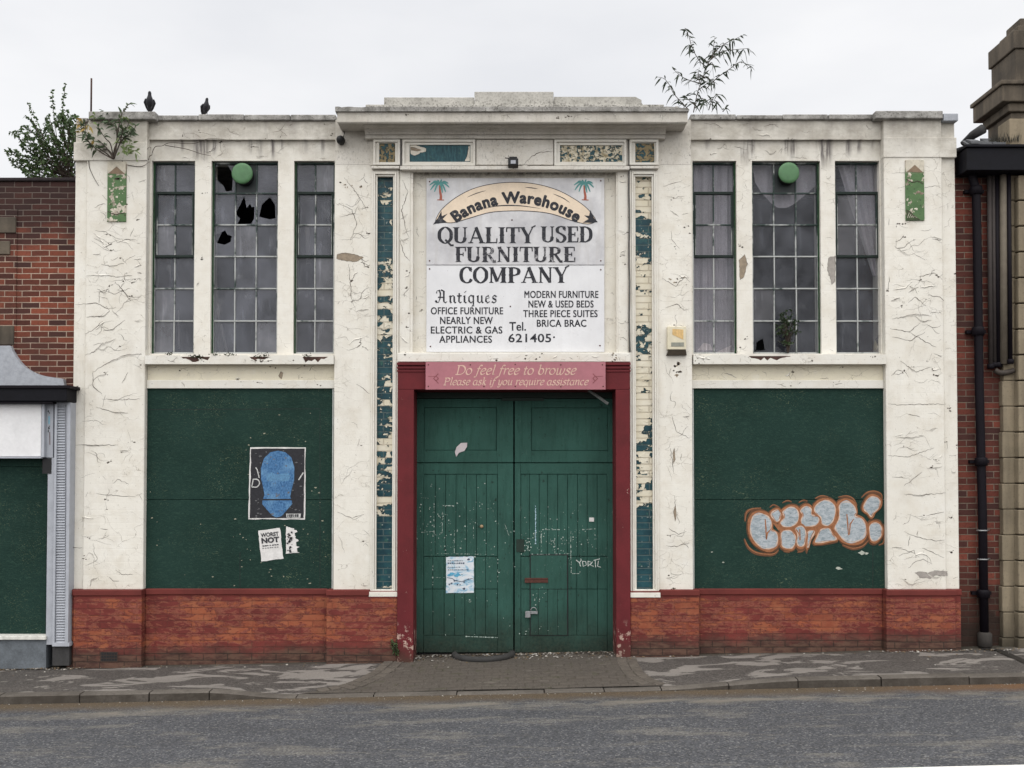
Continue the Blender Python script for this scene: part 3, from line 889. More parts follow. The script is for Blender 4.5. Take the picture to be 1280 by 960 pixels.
# stone kerb: one row, stones with open joints
m = MB()
x = -12.0
r2 = random.Random(3)
def kerb_stone(m, xa, xb, jit):
    n = 6
    vs, fs = [], []
    for i in range(n + 1):
        xx = xa + (xb - xa) * i / n
        top = pav(xx, KY) + .004 + jit[0]
        bot = roadz(xx, KY) - .12
        y0 = KY - .005 + jit[1]
        vs += [(xx, y0, bot), (xx, y0 + .006, top - .014), (xx, y0 + .018, top), (xx, y0 + .14, top + .003), (xx, y0 + .14, bot)]
    for i in range(n):
        for k in range(4):
            a, b = i * 5 + k, (i + 1) * 5 + k
            fs.append((a, b, b + 1, a + 1))
    fs += [(0, 1, 2, 3, 4), tuple(n * 5 + k for k in (4, 3, 2, 1, 0))]
    m.add(vs, fs)
joints = [-12, -10.8, -9.6, -8.4, -7.2, -6.25, -5.55, -4.68, -3.93, -3.28, -2.34, -1.5, -.6, .35, 1.0, 1.62, 2.35, 3.1, 4.0, 4.95, 5.9, 7, 8.1, 9.2, 10.4, 12]
for a, b in zip(joints[:-1], joints[1:]):
    kerb_stone(m, a + .006, b - .006, (r2.uniform(-.006, .006), r2.uniform(-.007, .007)))
tag(m.build("kerb", KERB, fixn=True), kind="structure")
# dirt below the joints
m = MB()
vs = []
for xx in lin(-12, 12, 60):
    vs += [(xx, KY + .01, roadz(xx, KY) - .05), (xx, KY + .13, min(pav(xx, KY) - .02, roadz(xx, KY) + .05))]
m.add(vs, [(2 * i, 2 * i + 2, 2 * i + 3, 2 * i + 1) for i in range(60)])
tag(m.build("kerb_bed", DIRT), kind="structure")

# setts of the doorway crossing, laid between two curved borders
def border_l(t):
    p = catmull([(492, 821), (482, 832), (462, 846), (425, 860), (372, 868)], 8)
    q = p[min(int(t * (len(p) - 1) + .5), len(p) - 1)]
    return ground(q.x, q.y, pav)
def border_r(t):
    p = catmull([(789, 820), (792, 832), (803, 846), (826, 857), (858, 862)], 8)
    q = p[min(int(t * (len(p) - 1) + .5), len(p) - 1)]
    return ground(q.x, q.y, pav)
m = MB()
NR, NC = 32, 48
vs, fs = [], []
for j in range(NR + 1):
    t = j / NR
    yy = .55 if j == 0 else .0 + (KY + .128) * (t - 1 / NR) / (1 - 1 / NR)
    # borders as x at this y
    def at_y(bf):
        best = min((abs(bf(k / 32)[1] - yy), bf(k / 32)[0]) for k in range(33))
        return best[1]
    xa, xb = (at_y(border_l), at_y(border_r)) if j else (fx(512, 820)[0], fx(778, 820)[0])
    for i in range(NC + 1):
        xx = xa + (xb - xa) * i / NC
        vs.append((xx, yy, pav_lumpy(xx, yy) + .009))
for j in range(NR):
    for i in range(NC):
        a = j * (NC + 1) + i
        fs.append((a, a + NC + 1, a + NC + 2, a + 1))
m.add(vs, fs, 0, True)
tag(m.build("crossing_setts", SETT), kind="structure")
# curved stone borders of the crossing
m = MB()
for bf, off in ((border_l, .02), (border_r, -.02)):
    pts = [bf(k / 32) for k in range(0, 33)]
    pp = []
    for p in pts:
        if not pp or math.hypot(p[0] - pp[-1][0], p[1] - pp[-1][1]) > .012:
            pp.append(p)
    for row in (0, 1):
        for i in range(0, len(pp) - 2, 2):
            (xa, ya), (xb, yb) = pp[i], pp[min(i + 2, len(pp) - 1)]
            L = math.hypot(xb - xa, yb - ya)
            if L < .02: continue
            dx, dy = (xb - xa) / L, (yb - ya) / L
            nx, ny = (-dy, dx)
            if (nx > 0) != (off > 0): nx, ny = -nx, -ny
            o0, o1 = row * .125 - .06, row * .125 + .055
            g_ = .008
            q = [(xa + dx * g_ + nx * o0, ya + dy * g_ + ny * o0), (xb - dx * g_ + nx * o0, yb - dy * g_ + ny * o0), (xb - dx * g_ + nx * o1, yb - dy * g_ + ny * o1), (xa + dx * g_ + nx * o1, ya + dy * g_ + ny * o1)]
            h = .016 + rng.uniform(0, .006)
            if min(p[1] for p in q) < KY + .14: continue
            vs = [(p[0], p[1], pav(*p) - .03) for p in q] + [(p[0], p[1], pav(*p) + h) for p in q]
            m.add(vs, [(4, 5, 6, 7), (0, 1, 5, 4), (1, 2, 6, 5), (2, 3, 7, 6), (3, 0, 4, 7)])
tag(m.build("crossing_border", plain("border_setts", (.082, .070, .058), .85, .4, 6, bump=.4), fixn=True, bevel=.008), kind="structure")
# painted line on the road
xa, ya = ground(1150, 959.5, roadz)
m = MB()
pts = []
vs = []
xl, yl = ground(1275, 956.5, roadz)
k_ = (yl - ya) / (xl - xa)
for xx in lin(xa - 4, 12, 16):
    yy = ya + k_ * (xx - xa)
    vs += [(xx, yy - .11, roadz(xx, yy - .11) + .004), (xx, yy + .0, roadz(xx, yy) + .004)]
m.add(vs, [(2 * i, 2 * i + 2, 2 * i + 3, 2 * i + 1) for i in range(16)])
tag(m.build("road_line", LINE), kind="structure")
# slot drain cut across the pavement at the right
m = MB()
P = [ground(1226, 811, pav), ground(1250, 814, pav), ground(1290, 832, pav)]
for (a, b) in zip(P[:-1], P[1:]):
    dx, dy = b[0] - a[0], b[1] - a[1]; L = math.hypot(dx, dy); nx, ny = -dy / L * .05, dx / L * .05
    m.add([(a[0] - nx, a[1] - ny, pav(*a) + .010), (b[0] - nx, b[1] - ny, pav(*b) + .010), (b[0] + nx, b[1] + ny, pav(*b) + .010), (a[0] + nx, a[1] + ny, pav(*a) + .010)], [(0, 1, 2, 3)])
tag(m.build("drain_channel", plain("wet_drain", (.020, .018, .016), .6, .4, 20)), kind="structure")

# ------------------------------------------------------------------ the warehouse
YB, YP = 0.0, -0.12                     # bay walls, piers
wh = thing("warehouse", "derelict two storey warehouse of cracked cream render with green doors and stepped cornice", "warehouse")
ZP = fx(640, 737, -.12)[1]              # top of the brick plinth
ZTOP = fx(640, 150)[1]                  # underside of the copings
def part(m, name, mats, parent=wh, **k):
    return m.build(name, mats, parent, **k)

def split(m, name, mats, parent=wh, **k):
    for q in islands(m):
        o = part(q, name, mats, parent, **k)
    return o
def Xf(px, py, Y=YP): return fx(px, py, Y)[0]
def Zf(py, Y=YP, px=640): return fx(px, py, Y)[1]
X_L0, X_L1, X_L2 = Xf(90, 450), Xf(106, 450), Xf(181.3, 450)      # left edge, strip end, pier end
X_R0, X_R1, X_R2 = Xf(1107, 450), Xf(1180, 450), Xf(1198, 450)
X_C0, X_C1 = Xf(418, 450), Xf(865, 450)                          # middle section

# piers
m = MB()
m.box(X_L1, X_L2, YP, .30, ZP, Zf(150))
m.box(X_L0, X_L1 - .002, YP + .035, .302, ZP, Zf(148))
m.box(X_R0, X_R1, YP, .30, ZP, Zf(149))
m.box(X_R1 + .002, X_R2, YP + .035, .302, ZP, Zf(151))
split(m, "pier", WALL, bevel=.012)
# ledge lines on the piers
m = MB()
m.box(X_L0 - .004, X_L2 + .004, YP - .014, YP + .10, Zf(201), Zf(178))
m.box(X_R0 - .004, X_R2 + .004, YP - .010, YP + .10, Zf(197), Zf(172))
split(m, "pier_band", WALL, bevel=.008)

# bay walls with window openings
WIN_L = [(189, 243), (263.5, 347), (367, 418)]
WIN_R = [(866, 921), (940.5, 1026), (1044.5, 1103)]
WY0, WY1 = 201.0, 442.0
def opening(x0, x1, Y=YB):
    a, b, c, d = rect(x0, x1, WY0, WY1, Y)
    return [(a, c), (b, c), (b, d), (a, d)]
for wins, xa, xb in ((WIN_L, X_L2, X_C0), (WIN_R, X_C1, X_R0)):
    m = MB()
    holes = []
    for (p, q) in wins:
        o = opening(p, q)
        o[0] = (max(o[0][0], xa + .012), o[0][1]); o[3] = (o[0][0], o[3][1])
        o[1] = (min(o[1][0], xb - .012), o[1][1]); o[2] = (o[1][0], o[2][1])
        holes.append(o)
    zt, zb = Zf(176, YB), Zf(476, YB)
    m.plate([(xa, zb), (xb, zb), (xb, zt), (xa, zt)], holes, YB, YB + .26)
    m.box(xa + .001, xb - .001, YB - .045, YB + .26, zt + .001, Zf(150, YB))
    part(m, "bay_wall", WALL)
    m = MB()
    m.box(xa + .003, xb - .003, YB + .012, YB + .2, Zf(475.5, YB), Zf(455, YB))
    m.v = [(v[0], v[1] - .045 if v[1] < .1 else v[1], v[2]) for v in m.v]
    part(m, "spandrel_panel", CREAM)
    m = MB()
    m.box(xa + .002, xb - .002, YB - .062, YB + .25, Zf(486, YB), Zf(475.7, YB))
    part(m, "shopfront_lintel", WALL_LOW, bevel=.006)

# window sills, bitten where the render fell off
def bitten_sill(x0, x1, y0, y1, bites, Y, seed):
    r = random.Random(seed)
    a, b, c, d = rect(x0, x1, y0, y1, Y)
    top = []
    n = 60
    for i in range(n + 1):
        px = x0 + (x1 - x0) * i / n
        py = y0 + r.uniform(-.35, .35)
        for (p, q, dep) in bites:
            if p < px < q:
                t = (px - p) / (q - p)
                py = y0 + dep * min(1, 6 * t, 6 * (1 - t)) * r.uniform(.45, 1.08)
        top.append((a + (b - a) * i / n, d - (py - y0) / (y1 - y0) * (d - c)))
    m = MB()
    m.plate([(a, c), (b, c)] + top[::-1], [], Y, YB + .05)
    return m
part(bitten_sill(181, 417, 444, 455, [(224, 264, 9), (309, 340, 7), (376, 411, 9.5)], -.15, 5), "window_sill", WALL_LOW)
part(bitten_sill(867, 1108, 443, 455, [(930, 992, 7.5), (871, 890, 2)], -.15, 8), "window_sill", WALL_LOW)
m = MB()
EXPOSED = plain("exposed_sill_brick", (.050, .026, .021), .9, .7, 14, bump=.6)
m.pbox(184, 415, 446, 455.3, -.118, .12)
m.pbox(870, 1104, 445, 455.3, -.118, .12)
split(m, "sill_core", EXPOSED)
r = random.Random(4)
m = MB()
for (px, py) in ((246, 447), (250, 449), (269, 445), (285, 445), (288, 446), (322, 447), (330, 446), (334, 449), (240, 447), (383, 446), (212, 444)):
    X, Z = fx(px, py, -.13)
    for k in range(26):
        p = Vector((X + r.gauss(0, .028), -.12 + r.gauss(0, .02), Z + abs(r.gauss(0, .018))))
        m.leaf(p, (r.uniform(-1, 1), r.uniform(-1, 0), r.uniform(-.2, 1)), .022, .014, rnd=r)
tag(part(m, "sill_moss", plain("dark_moss", (.022, .030, .012), .95, .5, 40)), kind="stuff")

# copings
def coping(m, x0, x1, y0, y1, Y, seed, ov=.0):
    r = random.Random(seed)
    a, b, c, d = rect(x0, x1, y0, y1, Y)
    n = max(int((b - a) / .55), 1)
    for i in range(n):
        p, q = a + (b - a) * i / n, a + (b - a) * (i + 1) / n
        dz = r.uniform(-.008, .008)
        m.box(p + .003, q - .003, Y + r.uniform(-.008, .008), .36, c, d + dz)
m = MB()
coping(m, 190, 420, 143, 150, YB - .09, 1)
coping(m, 863, 1093, 143, 149, YB - .09, 2)
coping(m, 110, 194, 138.5, 149, YP - .06, 3)
coping(m, 1094, 1179, 138, 148, YP - .06, 4)
m.pbox(97, 109.6, 147, 152, YP - .02, .4)
split(m, "coping_stone", CEMENT, bevel=.012)
m = MB(); m.pbox(1179.5, 1198, 141.5, 151, YP - .05, .45)
part(m, "lead_coping", LEAD, bevel=.01)

# middle section wall
SX0, SX1 = Xf(516, 320), Xf(770.5, 320)
OX0, OX1 = Xf(497.5, 640), Xf(787, 640)
TL = rect(470.5, 491, 218, 737, YP)
TR = rect(795, 816.5, 218, 737, YP)
m = MB()
zt, zs1, zs0 = Zf(206), Zf(212), Zf(440.5)
za = Zf(452)
out = [(X_C0, ZP), (OX0, ZP), (OX0, za), (OX1, za), (OX1, ZP), (X_C1, ZP), (X_C1, zt), (X_C0, zt)]
sh = [(SX0, zs0), (SX1, zs0), (SX1, zs1), (SX0, zs1)]
tl = [(TL[0], TL[2]), (TL[1], TL[2]), (TL[1], TL[3]), (TL[0], TL[3])]
tr = [(TR[0], TR[2]), (TR[1], TR[2]), (TR[1], TR[3]), (TR[0], TR[3])]
m.plate(out, [sh, tl, tr], YP, .30)
part(m, "central_wall", WALL)
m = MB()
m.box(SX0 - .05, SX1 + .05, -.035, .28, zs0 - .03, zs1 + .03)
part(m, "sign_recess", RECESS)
m = MB()
m.pbox(497, 788, 441, 452.3, -.165, .1)
part(m, "sign_ledge", WALL_LOW, bevel=.008)
m = MB(); m.pbox(499.5, 512.5, 213, 451, -.134, .05); m.pbox(772.5, 785, 213, 451, -.134, .05)
split(m, "sign_pilaster", TRIM, bevel=.006)
# glazed brick strips with their mouldings
for (T, x0, x1, ys, ye, mt) in ((TL, 463.5, 497.8, 213, 744, PEEL_L), (TR, 787.5, 823, 213, 745, PEEL_R)):
    m = MB(); m.box(T[0] - .02, T[1] + .02, -.075, .1, T[2] - .02, T[3] + .02)
    part(m, "glazed_brick_strip", mt)
    m = MB()
    a, b, c, d = rect(x0, x1, ys, ye, -.15)
    for k, (i, yf) in enumerate(((0.0, -.150), (.028, -.165), (.050, -.142))):
        w_ = (.026, .020, .022)[k]
        xa, xb = a + i, b - i
        m.box(xa, xa + w_, yf, -.10, c, d - i); m.box(xb - w_, xb, yf, -.10, c, d - i)
        m.box(xa + w_ + .001, xb - w_ - .001, yf, -.10, d - i - w_, d - i)
    m.box(a - .012, b + .012, -.185, -.10, c - .015, c + .045)
    m.box(a + .03, b - .03, -.160, -.10, c + .046, T[2] + .005)
    part(m, "strip_moulding", TRIM, bevel=.004)

# frieze
m = MB()
a, b, c, d = rect(463, 824, 173, 207, -.13)
m.box(X_C0 + .001, X_C1 - .001, -.122, .30, Zf(206) + .002, Zf(150))
m.box(a, b, -.145, -.1, c, d)
part(m, "frieze_wall", WALL_FINE)
def frieze_panel(x0, x1, y0, y1, tx0, tx1, ty0, ty1, mt):
    m = MB()
    a, b, c, d = rect(x0, x1, y0, y1, -.19)
    e, f, g_, h = rect(tx0, tx1, ty0, ty1, -.165)
    m.plate([(a, c), (b, c), (b, d), (a, d)], [[(a + .028, c + .028), (b - .028, c + .028), (b - .028, d - .028), (a + .028, d - .028)]], -.195, -.1)
    m.plate([(a + .030, c + .030), (b - .030, c + .030), (b - .030, d - .030), (a + .030, d - .030)], [[(e, g_), (f, g_), (f, h), (e, h)]], -.172, -.1)
    o = part(m, "frieze_moulding", TRIM, bevel=.004)
    m = MB(); m.box(e - .01, f + .01, -.152, -.1, g_ - .01, h + .01)
    part(m, "frieze_tile", mt, parent=o)
frieze_panel(466.5, 500, 174.5, 206, 474, 494, 179, 203, FRIEZE_C)
frieze_panel(503, 594, 174.5, 207, 512, 588, 181, 202.5, FRIEZE_A)
frieze_panel(693, 783, 174.5, 207, 700, 778, 181.5, 202.5, FRIEZE_B)
frieze_panel(787, 823, 174.5, 206, 794, 818, 179, 203.5, FRIEZE_C)
m = MB(); m.pbox(595.5, 691.5, 174.5, 206, -.185, .06)
part(m, "frieze_blank_panel", WALL_FINE, bevel=.005)
m = MB()
m.pbox(500, 787, 207.2, 212, -.215, .12)
m.pbox(464, 499, 207.2, 210.5, -.20, .10); m.pbox(788, 823.5, 207.2, 210.5, -.20, .10)
split(m, "frieze_ledge", WALL_FINE, bevel=.006)

# cornice
def zc(py, Y): return fx(640, py, Y)[1]
m = MB()
prof = [(-.13, zc(173.5, -.2)), (-.215, zc(173.5, -.2)), (-.215, zc(168.5, -.2)), (-.235, zc(168.2, -.23)), (-.25, zc(165, -.25)), (-.285, zc(161, -.28)), (-.35, zc(158.5, -.33)), (-.37, zc(157, -.35)), (-.372, zc(153.5, -.37)), (-.13, zc(153, -.37))]
xa, xb = fx(456, 165, -.25)[0], fx(832, 165, -.25)[0]
m.sweep(xa, xb, prof)
part(m, "cornice_moulding", WALL_FINE, fixn=True)
m = MB()
zs = zc(152.5, -.47)
xa, xb = fx(421.5, 146, -.47)[0], fx(859.5, 146, -.47)[0]
m.sweep(xa, xb, [(.2, zs + .004), (-.455, zs + .004), (-.462, zs - .014), (-.475, zs), (-.475, zc(139.5, -.475)), (.2, zc(139.5, -.475))])
part(m, "cornice", WALL_FINE, fixn=True)
m = MB()
r = random.Random(12)
xa, xb = fx(419, 137, -.5)[0], fx(861, 137, -.5)[0]
n = 110
topz = [zc(133.6, -.5) + r.uniform(-.006, .006) - (.03 * smooth(.94, 1, i / n) * r.uniform(.3, 1.2)) for i in range(n + 1)]
zb = zc(139.2, -.5)
vs, fs = [], []
for i in range(n + 1):
    xx = xa + (xb - xa) * i / n
    yf = -.505 + r.uniform(-.004, .004)
    vs += [(xx, yf, zb), (xx, yf, topz[i]), (xx, .2, topz[i] + .02), (xx, .2, zb)]
for i in range(n):
    for k in range(4):
        fs.append((i * 4 + k, (i + 1) * 4 + k, (i + 1) * 4 + (k + 1) % 4, i * 4 + (k + 1) % 4))
fs += [(3, 2, 1, 0), tuple(n * 4 + k for k in range(4))]
m.add(vs, fs)
part(m, "cornice_cap", CEMENT, fixn=True)
# stepped blocks of the attic
m = MB()
def block(x0, x1, y0, y1, Y, broken=False):
    a, b, c, d = rect(x0, x1, y0, y1, Y)
    if not broken:
        m.box(a, b, Y, .25, c, d)
    else:
        m.plate([(a, c), (b, c), (b, c + .03), (b - .03, c + .05), (b - .05, c + .07), (b - .05, d - .04), (b - .09, d - .02), (b - .12, d), (a, d)], [], Y, .25)
block(480, 592.5, 121.5, 136, -.30)
block(692.5, 807, 121, 136, -.301, True)
block(593, 692, 114.5, 136, -.345)
m.pbox(457, 830, 130.5, 136, -.40, .5)
mr_ = m
split(mr_, "attic_block", ATTIC, bevel=.006)
m = MB()
for k in range(26):
    xx = fx(r.uniform(770, 845), 131, -.42)[0]
    s_ = r.uniform(.012, .03)
    m.box(xx, xx + s_ * 1.6, -.40 + r.uniform(-.03, .1), -.25, zc(133, -.45) - .01, zc(133, -.45) + s_)
tag(part(m, "rubble", ATTIC, bevel=.004), kind="stuff")

# body of the building behind the facade
m = MB()
zr = Zf(172)
m.box(X_L0 + .01, X_L0 + .25, .31, 9.0, -.4, zr)
m.box(X_R2 - .25, X_R2 - .01, .31, 9.0, -.4, zr)
m.box(X_L0 + .26, X_R2 - .26, 8.75, 9.0, -.4, zr)
split(m, "rear_wall", plain("rear_brick", (.16, .06, .04), .9, .35, 4))
m = MB(); m.box(X_L0 + .012, X_R2 - .012, .305, 9.0, zr + .002, zr + .12)
part(m, "roof", CEMENT)
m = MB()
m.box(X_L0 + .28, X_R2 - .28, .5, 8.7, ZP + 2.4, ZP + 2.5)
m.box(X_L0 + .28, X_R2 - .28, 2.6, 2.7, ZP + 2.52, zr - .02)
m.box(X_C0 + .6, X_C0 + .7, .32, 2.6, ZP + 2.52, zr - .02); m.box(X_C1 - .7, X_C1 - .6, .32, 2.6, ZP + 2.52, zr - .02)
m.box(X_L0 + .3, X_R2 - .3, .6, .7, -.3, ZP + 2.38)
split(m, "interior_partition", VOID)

# brick plinth
m = MB()
zb = -.35
m.box(Xf(94, 780), Xf(179, 780), -.175, .0, zb, ZP - .012)
m.box(Xf(84, 780), Xf(94, 780) - .002, -.13, .0, zb, ZP - .014)
m.box(Xf(179, 780) + .002, Xf(409, 780) - .002, -.060, .1, zb, ZP - .013)
m.box(Xf(409, 780), OX0 - .001, -.175, .0, zb, ZP - .012)
m.box(OX1 + .001, Xf(873, 780), -.175, .0, zb, ZP - .012)
m.box(Xf(873, 780) + .002, Xf(1106, 780) - .002, -.060, .1, zb, ZP - .013)
m.box(Xf(1106, 780), Xf(1192.5, 780), -.175, .0, zb, ZP - .012)
m.box(Xf(1192.5, 780) + .002, Xf(1201, 780), -.13, .0, zb, ZP - .014)
split(m, "brick_plinth", PLINTH, bevel=.008)
m = MB()
zc0, zc1 = ZP - .07, ZP + .004
for (p, q, Y) in ((93.5, 179.5, -.19), (83.5, 93.3, -.142), (408.5, 462.5, -.19), (824.5, 873.5, -.19), (1105.5, 1193, -.19), (1193.2, 1201.5, -.142), (179.8, 408.2, -.075), (873.8, 1105.2, -.075)):
    m.box(Xf(p, 737), Xf(q, 737), Y, YP + .12, zc0, zc1)
split(m, "plinth_cap", mat_maroon("maroon_cap_paint", (.115, .026, .022)), bevel=.010)
m = MB()
AIR = plain("air_brick_iron", (.045, .028, .022), .8, .4, 30)
a, b, c, d = rect(125, 147, 815, 827.5, -.182)
m.box(a, b, -.180, -.10, c, d, 0)
for i in range(6):
    for j in range(3):
        w_, h_ = (b - a) / 6.6, (d - c) / 3.6
        xx, zz = a + .01 + i * (b - a - .02) / 6, c + .008 + j * (d - c - .012) / 3
        m.box(xx + .006, xx + w_, -.1825, -.181, zz + .006, zz + h_, 1)
part(m, "air_brick", [AIR, BLACK])

# boarded shopfronts
BY = -.030
SEAMS = {"dark green boards with posters pasted on": [(400, 512, 400, 737), (180, 512, 400, 511), (300, 737, 300, 690)], "dark green boards with silver graffiti": [(1091, 625, 1091, 737)]}
def boarded(x0, x1, label):
    m = MB()
    ys = 624.5
    for (p, q) in ((486, ys - .35), (ys + .35, 738)):
        m.pbox(x0, x1, p, q, BY, .05)
    m.pbox(x0 - 2, x1 + 2, 485, 739, BY + .052, .05)
    for (p, q, s_, t_) in SEAMS[label]:
        m.ribbon([fx(p, q, BY), fx(s_, t_, BY)], .005, BY - .0012, 1)
    r = random.Random(int(x0))
    for k in range(26):
        X, Z = fx(r.uniform(x0 + 4, x1 - 4), r.choice([490, 622, 627, 734, r.uniform(490, 734)]), BY)
        m.lathe((X, BY - .0005, Z), (0, -1, 0), [(0, .006), (.0015, .005)], 8)
    return tag(part(m, "boarded_shopfront", [BOARD, BLACK], bevel=.002), label)
bl = boarded(178.5, 415.5, "dark green boards with posters pasted on")
br = boarded(867.5, 1109, "dark green boards with silver graffiti")
m = MB()
for p in ((177.4, 179.0), (415.0, 416.6), (866, 867.6), (1108.2, 1110)):
    m.pbox(p[0], p[1], 486, 737, -.045, .10)
split(m, "shopfront_jamb", plain("jamb_paint", (.42, .44, .42), .7, .3, 12), bevel=.003)
# patches of paint flaked off the boards
r = random.Random(31)
m = MB()
def chip(m, px, py, s, Y, r, m_=0, asp=1.0):
    n = r.randint(6, 9)
    X, Z = fx(px, py, Y)
    a0 = r.uniform(0, 6)
    pts = [(X + asp * s * r.uniform(.4, 1) * math.cos(a0 + i * 6.283 / n), Z + s * r.uniform(.4, 1) * math.sin(a0 + i * 6.283 / n)) for i in range(n)]
    c_ = (sum(p[0] for p in pts) / n, sum(p[1] for p in pts) / n)
    m.add([(p[0], Y, p[1]) for p in pts] + [(c_[0], Y, c_[1])], [(i, (i + 1) % n, n) for i in range(n)], m_)
for k in range(60):
    px, py = r.choice([(r.uniform(185, 410), r.uniform(600, 733)), (r.uniform(300, 410), r.uniform(500, 730)), (r.gauss(330, 22), r.gauss(690, 25))])
    chip(m, min(max(px, 182), 411), min(max(py, 490), 733), r.uniform(.004, .013), BY - .0022, r, 0, r.uniform(.6, 2.2))
tag(part(m, "paint_flake", plain("pale_bare_board", (.26, .25, .19), .9, .4, 30), bl), kind="stuff")
m = MB()
for (px, py, s) in ((1077, 691, .03), (1049, 710.5, .026), (1083, 692, .02), (904, 703, .012), (890, 690, .01)):
    chip(m, px, py, s, BY - .0022, r, 0, 1.9)
tag(part(m, "paint_flake", plain("pale_bare_board_grey", (.36, .38, .33), .9, .4, 30), br), kind="stuff")

# maroon door surround
m = MB()
zg = -.25
m.box(OX0 + .001, Xf(517, 650, -.2), -.205, .28, zg, Zf(487, -.2))
m.box(Xf(770, 650, -.2), OX1 - .001, -.205, .28, zg, Zf(487, -.2))
m.box(OX0 + .001, OX1 - .001, -.204, .26, Zf(487, -.2) + .001, Zf(453, -.2))
for (p, q, Y) in ((453, 456.5, -.235), (458, 461, -.222), (462.5, 465, -.214)):
    a, b, c, d = rect(496, 788.5, p, q, Y)
    m.box(a, b, Y, -.2, c, d)
part(m, "door_surround", MAROON, bevel=.006)

# ------------------------------------------------------------------ doors
YD = .20
def door_leaf(x0, x1, planks_up, planks_lo, panel, mirrored):
    m = MB()
    fz = .05
    bot, mid, top = 815.5, 578.5, 498.5
    a, b, c, d = rect(x0, x1, top, bot, YD)
    m.pbox(x0 + 1, x1 - 1, top + 1, bot - 1, YD + .034, .03)                      # dark backing
    # upper half: frame round a sunk panel
    px0, px1, py0, py1 = panel
    Yf = YD
    def P(p, q, r_, s_, Y=Yf, dp=.034): m.pbox(p, q, r_, s_, Y, dp)
    P(x0, px0, top, mid - .7); P(px1, x1, top, mid - .7)
    P(px0 + .06, px1 - .06, top, py0); P(px0 + .06, px1 - .06, py1, mid - .7)
    P(px0 + .5, px1 - .5, py0 + .5, py1 - .5, YD + .016, .03)
    # lower half
    lo = mid + .7
    us, ue = (planks_up[0], planks_up[-1])
    r = random.Random(int(x0))
    P(x0, us - .25, lo, bot); P(ue + .25, x1, lo, bot)
    P(us + .06, ue - .06, lo, 592.5); P(us + .06, ue - .06, 794.5, bot)
    for p, q in zip(planks_up[:-1], planks_up[1:]):
        P(p + .28, q - .28, 593, 695, YD + .007 + r.uniform(0, .003), .03)
    for p, q in zip(planks_lo[:-1], planks_lo[1:]):
        P(p + .28, q - .28, 696, 736, YD + .007 + r.uniform(0, .003), .03)
        P(p + .28, q - .28, 736.8, 794, YD + .006 + r.uniform(0, .003), .03)
    return m
lm = door_leaf(518, 641.6, [529.5, 544, 557, 570, 583, 595.5, 608, 622], [529.5, 541, 555, 568, 581, 594, 607, 622], (530, 621, 509, 563), False)
leafL = part(lm, "door_leaf", DOOR, bevel=.0025)
rm = door_leaf(643.4, 769.5, [651, 662, 674, 684.5, 697, 709.5, 722, 734, 746.5, 759], [651, 663, 676, 687, 698, 709, 721, 734, 747, 759], (664, 760, 509.5, 563.5), True)
leafR = part(rm, "door_leaf", DOOR, bevel=.0025)
# wicket door let into the right leaf
m = MB()
m.pbox(662.2, 710.2, 693, 795, YD - .001, .02, 1)
for p, q in zip((663.4, 673, 684.5, 697), (672.6, 684.1, 696.6, 708.8)):
    m.pbox(p, q, 736.8, 794, YD - .010, .012)
m.pbox(663.4, 708.8, 694.4, 736.2, YD - .012, .014)
wick = part(m, "wicket_door", [DOOR, BLACK], leafR, bevel=.002)
m = MB()
m.pbox(656, 685, 722.5, 728.5, YD - .022, .012)
m.pbox(656.5, 684.5, 723, 724.2, YD - .026, .006)
part(m, "hinge_strap", RUST, leafR, bevel=.002)
m = MB()
m.pbox(657, 672, 764, 767.5, YD - .03, .018)
X, Z = fx(668, 763, YD - .03)
m.tube([(X + .035 * math.cos(t) - .01, YD - .035, Z + .005 + .032 * math.sin(t)) for t in lin(-.3, 3.4, 10)], .006, 8)
X, Z = fx(659, 767, YD - .03)
m.pbox(656.5, 663, 765, 772, YD - .05, .025)
part(m, "padlock", ZINC, leafR, bevel=.003)
m = MB(); m.pbox(645.5, 655, 674, 690, YD - .006, .01)
part(m, "patch_plate", plain("dark_green_patch", (.010, .022, .016), .6, .4, 20), leafR)
m = MB(); m.pbox(736.5, 742.5, 647, 652, YD - .003, .006)
part(m, "small_sticker", PAPER, leafR)
m = MB()
X, Z = fx(602, 658, YD - .002)
m.lathe((X, YD - .002, Z), (0, -1, 0), [(0, .022), (.008, .022), (.014, .012)], 14)
part(m, "lock_boss", plain("brass_worn", (.30, .21, .12), .5, .3, 20), leafL)
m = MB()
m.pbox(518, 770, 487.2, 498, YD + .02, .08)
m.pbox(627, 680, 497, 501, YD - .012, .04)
part(m, "door_head", plain("shaded_green_head", (.010, .022, .017), .6, .3, 10), wh, bevel=.004)  # frame head; its dark colour also stands for shade under the lintel
m = MB(); m.pbox(518, 770, 816, 824, YD + .06, .05)
part(m, "door_gap", BLACK, wh)

